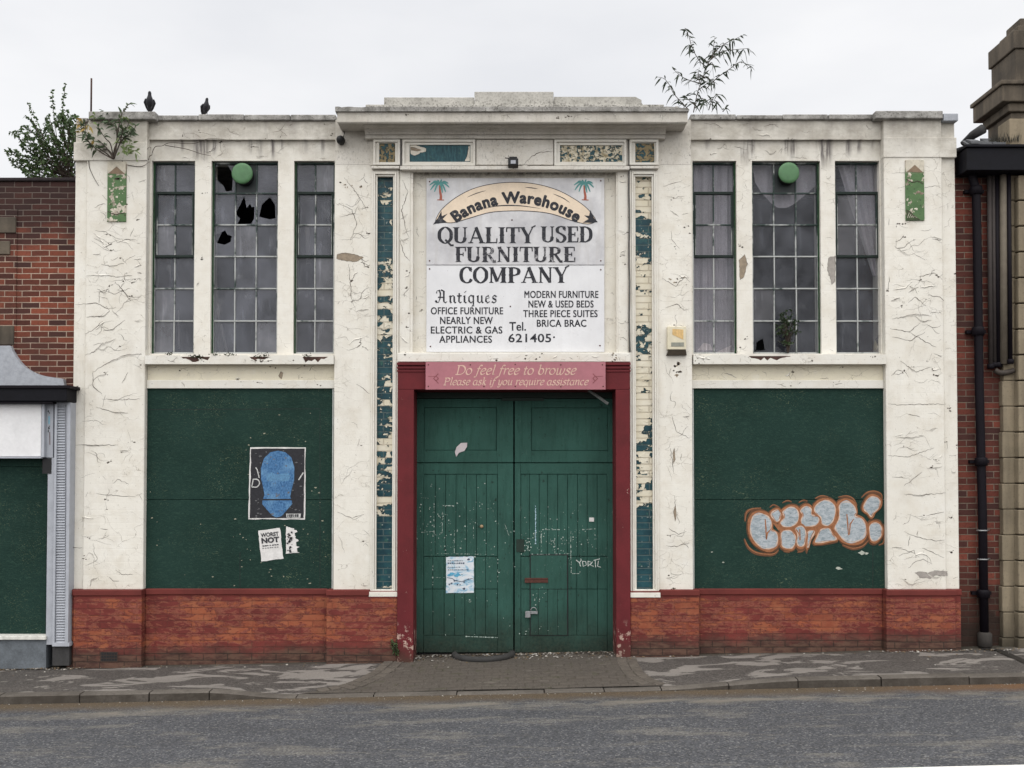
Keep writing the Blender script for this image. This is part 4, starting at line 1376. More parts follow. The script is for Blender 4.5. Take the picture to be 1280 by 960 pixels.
# scuffs, tape remains and paint dribbles on the doors
SCUFF = plain("pale_scuff", (.34, .40, .36), .8, .5, 40)
BLUE_SC = plain("pale_blue_scuff", (.38, .52, .62), .7, .3, 40)
def face_y(px, py):
    if 662 <= px <= 710.3 and 693 <= py <= 795: return YD - .0135
    if (529.5 < px < 622 or 651 < px < 759) and 593 < py < 794.3: return YD + .0052
    return YD - .0015
def scuffs(parent, lines, seed, spots):
    r = random.Random(seed)
    m = MB()
    for (xa, ya, xb, yb, dens, w, mi) in lines:
        n = max(2, int(math.hypot(xb - xa, yb - ya) / 1.6))
        for i in range(n):
            if r.random() > dens: continue
            t0, t1 = i / n, min(1, (i + r.uniform(.5, 1.25)) / n)
            yy = face_y(xa + (xb - xa) * t0, ya + (yb - ya) * t0)
            p, q = fx(xa + (xb - xa) * t0 + r.uniform(-.3, .3), ya + (yb - ya) * t0, yy), fx(xa + (xb - xa) * t1 + r.uniform(-.3, .3), ya + (yb - ya) * t1, yy)
            ww = w * r.uniform(.3, 1.2) * .01
            m.ribbon([p, q], [ww, ww * r.uniform(.3, 1)], yy - .0001 * (i % 5), mi)
    for (cx, cy, sx, sy, n) in spots:
        for k in range(int(n * 1.7)):
            qx, qy = cx + r.gauss(0, sx), cy + r.gauss(0, sy)
            chip(m, qx, qy, r.uniform(.003, .012), face_y(qx, qy) - .0008, r, 0, r.uniform(.4, 1.4))
    tag(part(m, "scuff_marks", [SCUFF, BLUE_SC], parent), kind="stuff")
scuffs(leafL, [(542.5, 620, 542.5, 668, .5, .9, 0), (552, 632, 568, 632, .9, 1.0, 0), (553, 640, 553, 668, .75, .9, 0), (557, 632, 568, 633, .8, .8, 0), (568, 660, 568, 692, .6, .8, 0), (520, 666, 545, 664, .4, .7, 0), (545, 692, 620, 693, .45, .8, 0),
               (592, 634, 592, 680, .3, .8, 0), (631, 655, 637, 672, .7, .7, 0), (541, 700, 541, 732, .5, .9, 0), (622, 700, 622, 735, .4, .8, 0), (598, 665, 612, 665, .6, .7, 0), (540, 722, 556, 722, .4, .6, 0), (525, 622, 536, 623, .5, .6, 0), (582, 795.5, 622, 797, .85, 1.3, 0), (600, 636, 612, 636, .4, .5, 0)], 5,
       [(560, 665, 18, 18, 30), (590, 640, 22, 20, 16), (600, 700, 20, 12, 12), (545, 640, 12, 20, 12), (586, 751, 2, .4, 4), (580, 770, 30, 20, 8)])
scuffs(leafR, [(669.5, 632, 669.5, 680, .97, 1.5, 1), (676.5, 664, 676.5, 692, .8, 1.2, 0), (676, 662, 700, 662, .7, 1.1, 0), (693.5, 668, 693.5, 692, .5, 1.0, 0), (713.5, 664, 713.5, 700, .75, 1.1, 0), (660, 662, 660, 692, .4, 1.1, 0), (728, 662, 744, 661, .9, 1.2, 0), (663, 693, 715, 692, .5, 1.0, 0), (714, 702, 714, 716, .8, .9, 0), (714, 717, 724, 717, .8, .9, 0), (725, 702, 725, 716, .6, .9, 0), (745, 668, 745, 690, .3, .9, 0)], 8,
       [(690, 676, 18, 9, 34), (662, 680, 5, 8, 12), (725, 680, 14, 12, 12), (700, 650, 25, 15, 10), (672, 742, 4, 6, 9), (664, 788, 14, 4, 8)])
# hand-written tag on the right leaf
m = MB()
TAG = [[(720, 700), (724, 703), (726, 708)], [(727, 699.5), (724, 704)], [(728, 702), (729, 708), (733, 706), (732, 702), (728, 701.5)], [(735, 701), (735, 708)], [(735, 701.5), (740, 703), (735, 707.5)], [(741, 702), (738, 706), (742, 708)], [(744, 700.5), (744.5, 709)], [(742, 700.5), (750, 698.5)], [(748, 701), (747, 708), (751, 709)]]
for i, st in enumerate(TAG):
    m.ribbon([fx(p[0], p[1], YD + .006) for p in st], .009, YD + .006 - .0002 * i)
part(m, "scrawled_tag", plain("white_marker", (.50, .53, .50), .6, .15, 40), leafR)
# ------------------------------------------------------------------ upstairs windows
ROWS = [201.5, 242.0, 281.5, 321.0, 361.0, 401.5, 441.5]
def window(p, q, cols, holes, label, casement=True, green_side=None, glass=GLASS, blind=(), open_tilt=0):
    YG = .085
    x0, x1, z0, z1 = rect(p, q, WY0, WY1, YB)
    m = MB()
    w_ = .024
    # outer frame
    m.box(x0 + .002, x0 + w_, YG - .03, YG + .02, z0 + .002, z1 - .002)
    m.box(x1 - w_, x1 - .002, YG - .03, YG + .02, z0 + .002, z1 - .002)
    m.box(x0 + w_ + .001, x1 - w_ - .001, YG - .03, YG + .02, z1 - w_, z1 - .002)
    m.box(x0 + w_ + .001, x1 - w_ - .001, YG - .03, YG + .02, z0 + .002, z0 + w_)
    zr_ = [fx(640, r_, YG)[1] for r_ in ROWS]
    xs = [x0 + w_ * .6 + (x1 - x0 - w_ * 1.2) * i / cols for i in range(cols + 1)]
    r = random.Random(int(p * 3))
    for i in range(1, cols):
        for a_, b_ in zip(zr_[:-1], zr_[1:]):
            dx = r.uniform(-.003, .003)
            m.box(xs[i] - .0075 + dx, xs[i] + .0075 + dx, YG - .016, YG + .012, b_ + .011, a_ - .011)
    mc = MB()
    for j in range(1, 6):
        big = casement and j in (1, 3)
        h = .016 if big else .0085
        (mc if big else m).box(x0 + w_ + .001, x1 - w_ - .001, YG - .017 - (.014 if big else 0), YG + .013, zr_[j] - h, zr_[j] + h)
    if casement:
        mc.box(x0 + w_ + .001, x0 + w_ + .019, YG - .03, YG + .014, zr_[3] + .018, zr_[1] - .018)
        mc.box(x1 - w_ - .019, x1 - w_ - .001, YG - .03, YG + .014, zr_[3] + .018, zr_[1] - .018)
        a_, b_ = x0 + w_ + .020, x1 - w_ - .020
        m.box(a_, a_ + .007, YG - .028, YG + .014, zr_[3] + .018, zr_[1] - .018)
        m.box(b_ - .007, b_, YG - .028, YG + .014, zr_[3] + .018, zr_[1] - .018)
    fr = part(m, "window", STEEL, bevel=.002)
    tag(fr, label)
    if casement: part(mc, "casement", STEEL_DARK, fr, bevel=.002)
    # green painted reveal
    m = MB()
    m.box(x0 - .004, x0 + .022, YG - .036, YG + .03, z0 + .001, z1 - .001) if green_side == "l" else m.box(x1 - .022, x1 + .004, YG - .036, YG + .03, z0 + .001, z1 - .001)
    part(m, "painted_reveal", STEEL_GREEN, fr)
    # panes, some of them smashed: every pane lies at its own slight angle
    m = MB()
    for j in range(6):
        for i in range(cols):
            a_, b_ = xs[i], xs[i + 1]
            c_, d_ = zr_[j + 1], zr_[j]
            if (i, j) in blind: continue
            hs = [[fx(u, v, YG) for (u, v) in h[2]] for h in holes if (h[0], h[1]) == (i, j)]
            b0 = len(m.v)
            m.plate([(a_, c_), (b_, c_), (b_, d_), (a_, d_)], hs, YG, None, r.choice((0, 0, 0, 1, 2)))
            tx, tz = r.uniform(-.014, .014), r.uniform(-.014, .014)
            cx_, cz_ = (a_ + b_) / 2, (c_ + d_) / 2
            for k in range(b0, len(m.v)):
                v = m.v[k]
                m.v[k] = (v[0], v[1] + tx * (v[0] - cx_) + tz * (v[2] - cz_), v[2])
    part(m, "glass", [GLASS, GLASS_B, GLASS_C] if glass is GLASS else [glass, GLASS_CLEAR_B, glass], fr)
    if blind:
        m = MB()
        i, j = blind[0]
        m.box(xs[i] + .006, xs[i + 1] - .006, YG - .004, YG + .012, zr_[j + 1] + .008, zr_[j] - .008)
        part(m, "fan_plate", plain("dark_fan_plate", (.016, .021, .022), .5, .4, 9), fr)
    return fr, xs, zr_
Z1 = lambda L: [(180 + x / 3.43, 180 + y / 3.43) for x, y in L]
Z2 = lambda L: [(850 + x / 3.43, 180 + y / 3.43) for x, y in L]
holes = [(0, 0, Z1([(304, 100), (335, 86), (362, 95), (381, 130), (378, 200), (352, 205), (342, 180), (312, 155)])),
         (1, 1, Z1([(393, 226), (430, 223), (440, 275), (455, 255), (461, 270), (473, 270), (472, 320), (460, 342), (400, 345), (412, 320), (393, 300)])),
         (2, 1, Z1([(494, 312), (505, 260), (540, 227), (561, 260), (564, 318), (540, 323)])),
         (0, 2, Z1([(299, 392), (335, 378), (348, 370), (357, 388), (376, 395), (371, 420), (345, 432), (312, 425)]))]
window(*WIN_L[0], 2, [], "window with a hanging cable showing behind the glass", green_side="l")
w2, xs2, zr2 = window(*WIN_L[1], 3, holes, "wide window with smashed panes and a green fan", False, "l", blind=[(1, 0)])
window(*WIN_L[2], 2, [], None, green_side="l")
window(*WIN_R[0], 2, [(1, 5, Z2([(213, 886), (222, 862), (236, 875), (233, 886)])), (0, 5, Z2([(76, 884), (100, 852), (130, 858), (141, 884)]))], "window with mauve cloth hanging across it", green_side="r", glass=GLASS_CLEAR)
w5, xs5, zr5 = window(*WIN_R[1], 3, [(0, 5, Z2([(324, 886), (328, 850), (355, 834), (364, 884)]))], "wide window with a green fan and a sapling on its sill", False, "r", blind=[(1, 0)], glass=GLASS_CLEAR)
window(*WIN_R[2], 2, [(1, 5, Z2([(826, 884), (836, 838), (858, 810), (850, 870), (840, 886)]))], "window with a cloth pulled to the right", green_side="r", glass=GLASS_CLEAR)
# fan cowls
for (fr, px, py) in ((w2, 304.5, 219.5), (w5, 985, 218.8)):
    m = MB()
    X, Z = fx(px, py, .02)
    m.lathe((X, .08, Z), (0, -1, 0), [(0, .115), (.055, .118), (.075, .122), (.095, .122)], 28, 1)
    m.lathe((X - .004, -.016, Z + .012), (0, -1, 0), [(0, .128), (.012, .133), (.022, .131), (.030, .120), (.034, .09), (.035, .001)], 32, 0)
    part(m, "extractor_fan", [COWL, BLACK], fr)
# cloths behind the right-hand windows
def cloth(name, label, corners, nx, nz, waves, amp, Y, seed, shade=None):
    """corners in photo px: top-left, top-right, bottom-left, bottom-right"""
    r = random.Random(seed)
    tl_, tr_, bl_, br_ = corners
    m = MB(); vs = []
    ph = r.uniform(0, 6)
    base = fx((tl_[0] + tr_[0]) / 2, (tl_[1] + bl_[1]) / 2, Y)
    for j in range(nz + 1):
        t = j / nz
        for i in range(nx + 1):
            s_ = i / nx
            px = (tl_[0] * (1 - s_) + tr_[0] * s_) * (1 - t) + (bl_[0] * (1 - s_) + br_[0] * s_) * t
            py = (tl_[1] * (1 - s_) + tr_[1] * s_) * (1 - t) + (bl_[1] * (1 - s_) + br_[1] * s_) * t
            X, Z = fx(px, py, Y)
            vs.append((X, Y + amp * math.sin(waves * 6.28 * s_ + ph + .8 * math.sin(3 * s_ + 2 * t)) + amp * .5 * math.sin(waves * 13.1 * s_ + 2 * t), Z))
    fs = [(j * (nx + 1) + i, (j + 1) * (nx + 1) + i, (j + 1) * (nx + 1) + i + 1, j * (nx + 1) + i + 1) for j in range(nz) for i in range(nx)]
    m.add(vs, fs, 0, True)
    o = m.build(name, CURTAIN)
    return tag(o, label, "curtain")
cloth("curtain", "mauve grey net cloth covering the whole window beside the alarm box", ((862, 198), (925, 198), (862, 446), (925, 446)), 60, 12, 5, .022, .17, 1)
o = cloth("curtain", "cloth sagging in a curve across the top of the right fan window", ((938, 198), (1030, 198), (944, 216), (1026, 216)), 40, 14, 4, .012, .20, 2)
for v in o.data.vertices:   # belly of the sag
    X0, X1 = fx(938, 220, .2)[0], fx(1030, 220, .2)[0]
    s_ = (v.co.x - X0) / (X1 - X0)
    top = fx(640, 198, .2)[1]
    v.co.z = top - (top - v.co.z) * (1 + 2.5 * (1 - abs(2 * min(max(s_, 0), 1) - 1) ** 1.7) + .25 * math.sin(7 * s_))
cloth("curtain", "cloth drawn to the right edge of the rightmost upper window", ((1045, 198), (1108, 198), (1092, 345), (1108, 345)), 40, 12, 4, .02, .17, 3)
# loose cable behind the first window
m = MB()
X, Z = fx(200, 212, .12)
m.tube([(fx(a_, b_, .12)[0], .12, fx(a_, b_, .12)[1]) for a_, b_ in catmull([(198, 212), (206, 220), (213, 226), (221, 240), (216, 232), (204, 224)], 5)], .006, 6)
m.tube([(fx(a_, b_, .12)[0], .12, fx(a_, b_, .12)[1]) for a_, b_ in catmull([(216, 326), (218, 335), (222, 345), (225, 349)], 5)], .005, 6)
for q, lb in zip(islands(m), ("loose black cable looped behind the top panes of the window nearest the brick shop", "short black cable end hanging behind the middle panes of the window nearest the brick shop")):
    tag(q.build("cable", BLACK), lb, "cable")
# pale timber leaning inside the smashed window
m = MB()
for (pa, pb, w_, Y) in (((266, 322), (276, 440), 7, .30), ((276, 405), (284, 440), 4, .22), ((384, 284), (386, 330), 8, .25), ((223, 388), (224, 436), 2.4, .20)):
    a_, b_ = fx(*pa, Y), fx(*pb, Y)
    o = MB()
    o.tube([(a_[0], Y, a_[1]), (b_[0], Y, b_[1])], w_ * .005, 4)
    tag(o.build("timber", plain("dusty_timber", (.30, .28, .26), .9, .4, 8)), {266: "broad dusty board propped inside the smashed fan window", 276: "thin pale stick at the foot of the smashed fan window", 384: "pale strip behind the window left of the cornice pier", 223: "thin pale post standing inside the window nearest the brick shop"}[pa[0]], "timber")

# green plaques on the outer piers
for (x0, x1, y0, y1) in ((134, 157.5, 201, 277), (1132, 1155.5, 199, 275.5)):
    m = MB()
    m.pbox(x0, x1, y0 + 1, y1, YP - .016, .04)
    part(m, "green_tile_plaque", PLAQUE, bevel=.004)

# ------------------------------------------------------------------ writing
def text2d(body, shear=0.0, weight=0.0, spacing=1.0):
    cu = bpy.data.curves.new("t", "FONT")
    cu.body = body; cu.size = 1.0; cu.shear = shear; cu.offset = weight; cu.space_character = spacing
    cu.resolution_u = 4; cu.fill_mode = "FRONT"
    o = bpy.data.objects.new("t", cu); COL.objects.link(o)
    dg = bpy.context.evaluated_depsgraph_get()
    me = bpy.data.meshes.new_from_object(o.evaluated_get(dg))
    vs = [(v.co.x, v.co.y) for v in me.vertices]
    fs = [tuple(p.vertices) for p in me.polygons]
    bpy.data.objects.remove(o); bpy.data.curves.remove(cu); bpy.data.meshes.remove(me)
    return vs, fs
def fit_text(m, vf, x0, x1, y0, y1, Y, mi=0, rot=0.0, warp=None):
    """set a drawn line of lettering into a measured rectangle on the plane Y"""
    vs, fs = vf
    ax, bx = min(v[0] for v in vs), max(v[0] for v in vs)
    ay, by = min(v[1] for v in vs), max(v[1] for v in vs)
    out = []
    for (u, v) in vs:
        s_, t_ = (u - ax) / (bx - ax), (v - ay) / (by - ay)
        px, py = x0 + (x1 - x0) * s_, y1 + (y0 - y1) * t_
        if warp: px, py = warp(s_, t_)
        X, Z = fx(px, py, Y)
        out.append((X, Y, Z))
    m.add(out, fs, mi)

# a serifed capital alphabet drawn with a flat brush: S stem, C curve, L line
SER = {
 "Q": (.80, [("C", [(.40, 0), (.14, .22), (.09, .5), (.14, .78), (.40, 1), (.66, .78), (.71, .5), (.66, .22)], 1), ("L", [(.40, .22), (.55, .06), (.70, -.14), (.84, -.12)], .12)]),
 "U": (.80, [("S", .17, .25, 1, "t"), ("C", [(.17, .36), (.20, .14), (.40, .03), (.58, .14), (.63, .36)], 0), ("T", .63, .3, 1, "t")]),
 "A": (.86, [("L", [(.12, .02), (.42, 1.0)], .08), ("L", [(.40, 1.0), (.72, .02)], .19), ("L", [(.22, .33), (.62, .33)], .07), ("F", .13, 0, .26), ("F", .72, 0, .32)]),
 "L": (.70, [("S", .20, 0, 1, "tb"), ("L", [(.2, .035), (.62, .035)], .07), ("L", [(.62, .0), (.64, .30)], .07)]),
 "I": (.40, [("S", .20, 0, 1, "tb")]),
 "T": (.74, [("S", .37, 0, 1, "b"), ("L", [(.04, .965), (.70, .965)], .07), ("L", [(.06, 1.0), (.04, .70)], .07), ("L", [(.68, 1.0), (.70, .70)], .07)]),
 "Y": (.80, [("S", .40, 0, .48, "b"), ("L", [(.13, .98), (.40, .42)], .18), ("L", [(.66, .98), (.43, .42)], .07), ("F", .12, 1, .30), ("L", [(.60, .97), (.82, 1.10)], .07)]),
 "S": (.62, [("C", [(.53, .82), (.42, .97), (.26, .98), (.12, .85), (.14, .66), (.32, .53), (.48, .40), (.53, .22), (.40, .04), (.22, .03), (.09, .18)], 0), ("L", [(.54, 1.0), (.54, .72)], .06), ("L", [(.08, .0), (.08, .30)], .06)]),
 "E": (.68, [("S", .20, 0, 1, "tb"), ("L", [(.2, .965), (.60, .965)], .07), ("L", [(.60, 1.0), (.61, .72)], .07), ("L", [(.2, .5), (.46, .5)], .07), ("L", [(.47, .38), (.47, .63)], .06), ("L", [(.2, .035), (.60, .035)], .07), ("L", [(.62, .0), (.64, .30)], .07)]),
 "D": (.78, [("S", .20, 0, 1, "tb"), ("C", [(.2, .965), (.42, .95), (.62, .78), (.67, .5), (.62, .22), (.42, .05), (.2, .035)], 0)]),
 "F": (.64, [("S", .20, 0, 1, "tb"), ("L", [(.2, .965), (.58, .965)], .07), ("L", [(.58, 1.0), (.60, .70)], .07), ("L", [(.2, .5), (.46, .5)], .07), ("L", [(.47, .38), (.47, .63)], .06)]),
 "R": (.80, [("S", .20, 0, 1, "tb"), ("C", [(.2, .965), (.42, .95), (.57, .84), (.57, .64), (.42, .53), (.2, .51)], 0), ("L", [(.38, .52), (.56, .20), (.66, .03), (.78, .04)], .15)]),
 "N": (.84, [("T", .17, 0, 1, "tb"), ("L", [(.15, .98), (.66, .04)], .19), ("T", .67, 0, 1, "t")]),
 "C": (.72, [("C", [(.62, .78), (.52, .95), (.36, .99), (.16, .82), (.10, .5), (.16, .18), (.36, .01), (.54, .06), (.64, .24)], 0), ("L", [(.63, 1.0), (.63, .70)], .06)]),
 "O": (.80, [("C", [(.40, 0), (.14, .22), (.09, .5), (.14, .78), (.40, 1), (.66, .78), (.71, .5), (.66, .22)], 1)]),
 "M": (1.0, [("T", .16, 0, 1, "tb"), ("L", [(.17, .98), (.47, .08)], .19), ("L", [(.47, .08), (.78, .98)], .08), ("S", .80, 0, 1, "tb")]),
 "P": (.72, [("S", .20, 0, 1, "tb"), ("C", [(.2, .965), (.42, .95), (.58, .83), (.58, .62), (.42, .50), (.2, .48)], 0)]),
}
def nibw(pts, w, t, ang=0.0, closed=False):
    out = []
    n = len(pts)
    for i in range(n):
        a_, b_ = (pts[(i - 1) % n], pts[(i + 1) % n]) if closed else (pts[max(i - 1, 0)], pts[min(i + 1, n - 1)])
        d = math.atan2(b_[1] - a_[1], b_[0] - a_[0])
        out.append(max(t, w * abs(math.sin(d - ang))))
    return out
def serif_line(m, body, x0, x1, y0, y1, Y, mi=0, word=.45, depth=None):
    total = sum(word if ch == " " else SER[ch][0] for ch in body)
    sx = (x1 - x0) / total
    sy = (y1 - y0)
    pen = 0.0
    k = 0
    def tr(p): return fx(x0 + (pen + p[0]) * sx, y1 - p[1] * sy, Y)
    unit = abs(fx(x0 + sx, y0, Y)[0] - fx(x0, y0, Y)[0]) 
    uz = abs(fx(x0, y0, Y)[1] - fx(x0, y1, Y)[1])
    u = (unit + uz) / 2
    for ch in body:
        if ch == " ":
            pen += word; continue
        adv, sts = SER[ch]
        for st in sts:
            k += 1
            yy = Y - .00025 * (k % 12)
            if st[0] in "ST":
                _, x, a_, b_, ends = st
                w = .20 if st[0] == "S" else .085
                zz = [a_, a_ + .05, a_ + .10, (a_ + b_) / 2 - .07, (a_ + b_) / 2, (a_ + b_) / 2 + .07, b_ - .10, b_ - .05, b_]
                ws = [w] * 9
                if "b" in ends: ws[0] = w + .20; ws[1] = w + .06
                if "t" in ends: ws[8] = w + .20; ws[7] = w + .06
                if st[0] == "S" and b_ - a_ > .8: ws[4] = w + .055
                m.ribbon([tr((x, z)) for z in zz], [q * unit for q in ws], yy, mi)
            elif st[0] == "C":
                pts = catmull([Vector((p[0], p[1], 0)) for p in st[1]], 6, bool(st[2]))
                pts = [(p.x, p.y) for p in pts]
                ws = nibw(pts, .20, .075, 0.0, bool(st[2]))
                m.ribbon([tr(p) for p in pts], [q * u for q in ws], yy, mi, bool(st[2]))
            elif st[0] == "L":
                m.ribbon([tr(p) for p in st[1]], st[2] * u, yy, mi)
            elif st[0] == "F":
                _, x, z, w = st
                m.ribbon([tr((x - w / 2, z + (.03 if z < .5 else -.03))), tr((x + w / 2, z + (.03 if z < .5 else -.03)))], .06 * uz, yy, mi)
        pen += adv

# pen letters (lower case and a few capitals) for the italic and black-letter lines
def el(cx, cy, rx, ry, a0=0, a1=360, n=14):
    return [(cx + rx * math.cos(math.radians(a0 + (a1 - a0) * i / n)), cy + ry * math.sin(math.radians(a0 + (a1 - a0) * i / n))) for i in range(n + 1)]
PEN = {
 "D": (.72, [[(.14, 0), (.14, .74)], [(.02, .72), (.3, .74)] + el(.28, .37, .36, .37, 80, -90, 12) + [(.02, 0)]]),
 "P": (.58, [[(.14, 0), (.14, .74)], [(.02, .0), (.28, .0)], [(.02, .72), (.28, .74)] + el(.28, .55, .24, .19, 80, -90, 10) + [(.16, .36)]]),
 "o": (.47, [el(.22, .25, .19, .25)]),
 "f": (.30, [[(.36, .70), (.27, .77), (.19, .68), (.16, .5), (.10, -.08), (.04, -.2), (-.06, -.18)], [(.05, .48), (.30, .48)]]),
 "e": (.42, [[(.06, .26), (.3, .30), (.37, .40), (.28, .5), (.14, .45), (.06, .25), (.10, .06), (.22, 0), (.36, .10)]]),
 "l": (.25, [[(.05, .73), (.14, .76), (.11, .12), (.15, .01), (.22, .06)]]),
 "r": (.36, [[(.04, .45), (.12, .5), (.11, 0)], [(.11, .3), (.2, .46), (.3, .5), (.35, .43)]]),
 "t": (.31, [[(.15, .66), (.11, .12), (.15, .01), (.25, .06)], [(.02, .47), (.28, .48)]]),
 "b": (.48, [[(.05, .73), (.12, .76), (.10, .08)], el(.25, .25, .17, .25, 130, -200, 14)]),
 "w": (.68, [[(.03, .46), (.10, .5), (.11, .08), (.19, 0), (.30, .10), (.34, .45)], [(.34, .5), (.34, .08), (.43, 0), (.55, .14), (.60, .42), (.56, .5)]]),
 "s": (.38, [[(.34, .42), (.24, .5), (.12, .46), (.11, .35), (.27, .22), (.31, .10), (.22, 0), (.10, .01), (.04, .10)]]),
 "a": (.48, [el(.21, .24, .17, .25, 60, 330, 12), [(.38, .5), (.36, .10), (.40, .0), (.47, .06)]]),
 "k": (.46, [[(.05, .73), (.13, .76), (.11, 0)], [(.12, .24), (.28, .46), (.36, .49)], [(.18, .28), (.34, .02), (.44, .03)]]),
 "i": (.24, [[(.04, .44), (.11, .5), (.10, .10), (.14, .0), (.21, .06)], [(.12, .66), (.15, .70)]]),
 "y": (.46, [[(.03, .46), (.10, .5), (.13, .10), (.21, 0), (.33, .14), (.39, .5)], [(.39, .5), (.33, 0), (.2, -.2), (.04, -.18)]]),
 "u": (.49, [[(.03, .45), (.10, .5), (.11, .10), (.19, 0), (.33, .12), (.38, .5)], [(.38, .5), (.37, .1), (.41, 0), (.48, .06)]]),
 "q": (.48, [el(.21, .25, .17, .25, 60, 330, 12), [(.39, .5), (.36, -.22)]]),
 "n": (.50, [[(.03, .45), (.10, .5), (.10, 0)], [(.10, .3), (.22, .47), (.32, .5), (.37, .4), (.37, .1), (.41, 0), (.48, .06)]]),
 "c": (.40, [el(.22, .25, .17, .25, 50, 310, 14)]),
}
BL = {
 "A": (.95, [[(.05, .06), (.22, .0), (.34, .30), (.38, .70), (.30, .95), (.12, .90), (.10, .72)], [(.42, .98), (.62, .88), (.62, .10), (.74, .0), (.86, .1)], [(.2, .42), (.62, .42)], [(.02, .18), (.12, .02)]]),
 "n": (.60, [[(.05, .46), (.14, .56), (.14, .08), (.22, .0)], [(.16, .44), (.34, .56), (.42, .46), (.42, .08), (.50, .0), (.56, .06)]]),
 "t": (.42, [[(.18, .74), (.16, .10), (.26, .0), (.36, .08)], [(.02, .52), (.36, .54)]]),
 "i": (.34, [[(.05, .46), (.14, .56), (.14, .08), (.24, .0), (.30, .06)], [(.12, .76), (.26, .90)]]),
 "q": (.62, [[(.44, .48), (.26, .58), (.12, .44), (.12, .14), (.26, .0), (.42, .12)], [(.44, .58), (.44, -.14), (.34, -.26), (.5, -.22)]]),
 "u": (.60, [[(.05, .46), (.14, .56), (.14, .10), (.24, .0), (.40, .12)], [(.42, .56), (.42, .08), (.50, .0), (.56, .06)]]),
 "e": (.48, [[(.12, .28), (.36, .38), (.30, .56), (.12, .44), (.12, .12), (.24, .0), (.40, .10)]]),
 "s": (.48, [[(.40, .46), (.26, .57), (.12, .46), (.16, .34), (.34, .24), (.38, .12), (.24, .0), (.06, .08)]]),
}
def pen_line(m, body, x0, x1, ybase, xh, Y, table=PEN, mi=0, w=.12, t=.035, ang=math.radians(38), shear=.22, word=.30, smoothen=True):
    total = sum(word if ch == " " else table[ch][0] for ch in body)
    sx = (x1 - x0) / total
    sy = xh / .5
    pen, k = 0.0, 0
    u = abs(fx(x0 + sx, ybase, Y)[0] - fx(x0, ybase, Y)[0]) * .5 + .5 * abs(fx(x0, ybase, Y)[1] - fx(x0, ybase - sy, Y)[1])
    for ch in body:
        if ch == " ":
            pen += word; continue
        for st in table[ch][1]:
            k += 1
            pts = [(p[0] + shear * p[1], p[1]) for p in st]
            if smoothen and len(st) < 10:
                pts = [(p.x, p.y) for p in catmull([Vector((p[0], p[1], 0)) for p in pts], 4)]
            ws = nibw(pts, w, t, ang)
            m.ribbon([fx(x0 + (pen + p[0]) * sx, ybase - p[1] * sy, Y) for p in pts], [q * u for q in ws], Y - .00022 * (k % 12), mi)
        pen += table[ch][0]

# ------------------------------------------------------------------ the big painted sign
sg = thing("signboard", "large weathered two-part painted signboard with a banana and black lettering above the green doors", "signboard", (0, -.035, Zf(440)))
def child(m, name, mats, parent, root=None, **k):
    """parts are modelled in place; shift them so that they hang from their thing's base"""
    rt = root or parent
    L = rt.matrix_world.translation if root is None and rt.parent is None else rt.location
    L = Vector(L)
    m.v = [(v[0] - L.x, v[1] - L.y, v[2] - L.z) for v in m.v]
    o = m.build(name, mats, parent, **k)
    return o
def kid(m, name, mats, th, parent=None, **k):
    L = th.location
    m.v = [(v[0] - L.x, v[1] - L.y, v[2] - L.z) for v in m.v]
    return m.build(name, mats, parent or th, **k)
bx = thing  # alias
YS = -.068
m = MB(); m.pbox(533, 755.5, 331.6, 440, YS, .03); lo = kid(m, "lower_board", SIGN_LO, sg, bevel=.003)
m = MB(); m.pbox(533, 755.5, 222.5, 331, YS - .006, .036); up = kid(m, "upper_board", SIGN_UP, sg, bevel=.003)
YU, YL = YS - .0075, YS - .0015
m = MB()
serif_line(m, "QUALITY", 547, 669, 284, 304, YU, 0)
serif_line(m, "USED", 676, 741, 283, 303, YU, 0)
serif_line(m, "FURNITURE", 568, 719.5, 308.5, 327.5, YU, 1)
kid(m, "lettering", [SIGN_INK, SIGN_INK_WORN], sg, up)
m = MB()
serif_line(m, "COMPANY", 574, 711, 334, 353.5, YL, 0)
pen_line(m, "Antiques", 544, 622, 378.5, 8.2, YL, BL, 0, w=.145, t=.04, ang=math.radians(40), shear=0.0, smoothen=False)
for (s_, x0, x1, y0, y1) in (("OFFICE FURNITURE", 538.5, 629, 384, 393), ("NEARLY NEW", 550, 616, 396, 405), ("ELECTRIC & GAS", 538.5, 628, 408, 417), ("APPLIANCES", 549, 615, 419.5, 428.5),
                            ("MODERN FURNITURE", 655.5, 748, 363.5, 372.5), ("NEW & USED BEDS", 660.5, 742, 375.5, 384.5), ("THREE PIECE SUITES", 654, 747, 387.5, 396.5), ("BRICA BRAC", 671, 733, 399.5, 408.5)):
    for q_, (ddx, ddy) in enumerate(((0, 0), (.42, 0), (0, .28), (.42, .28))):
        fit_text(m, text2d(s_, spacing=1.06), x0 + ddx, x1 + ddx - .4, y0 + ddy, y1 + ddy - .28, YL - .0003 * q_)
fit_text(m, text2d("Tel.", weight=.016), 636.5, 657.5, 402.5, 413.5, YL)
fit_text(m, text2d("621405", weight=.016, spacing=1.05), 635.5, 689, 417, 428, YL)
X, Z = fx(692.5, 421.5, YL)
m.plate([(X + .012 * math.cos(t), Z + .012 * math.sin(t)) for t in lin(0, 5.9, 10)], [], YL, None)
kid(m, "lettering", [SIGN_INK], sg, lo)
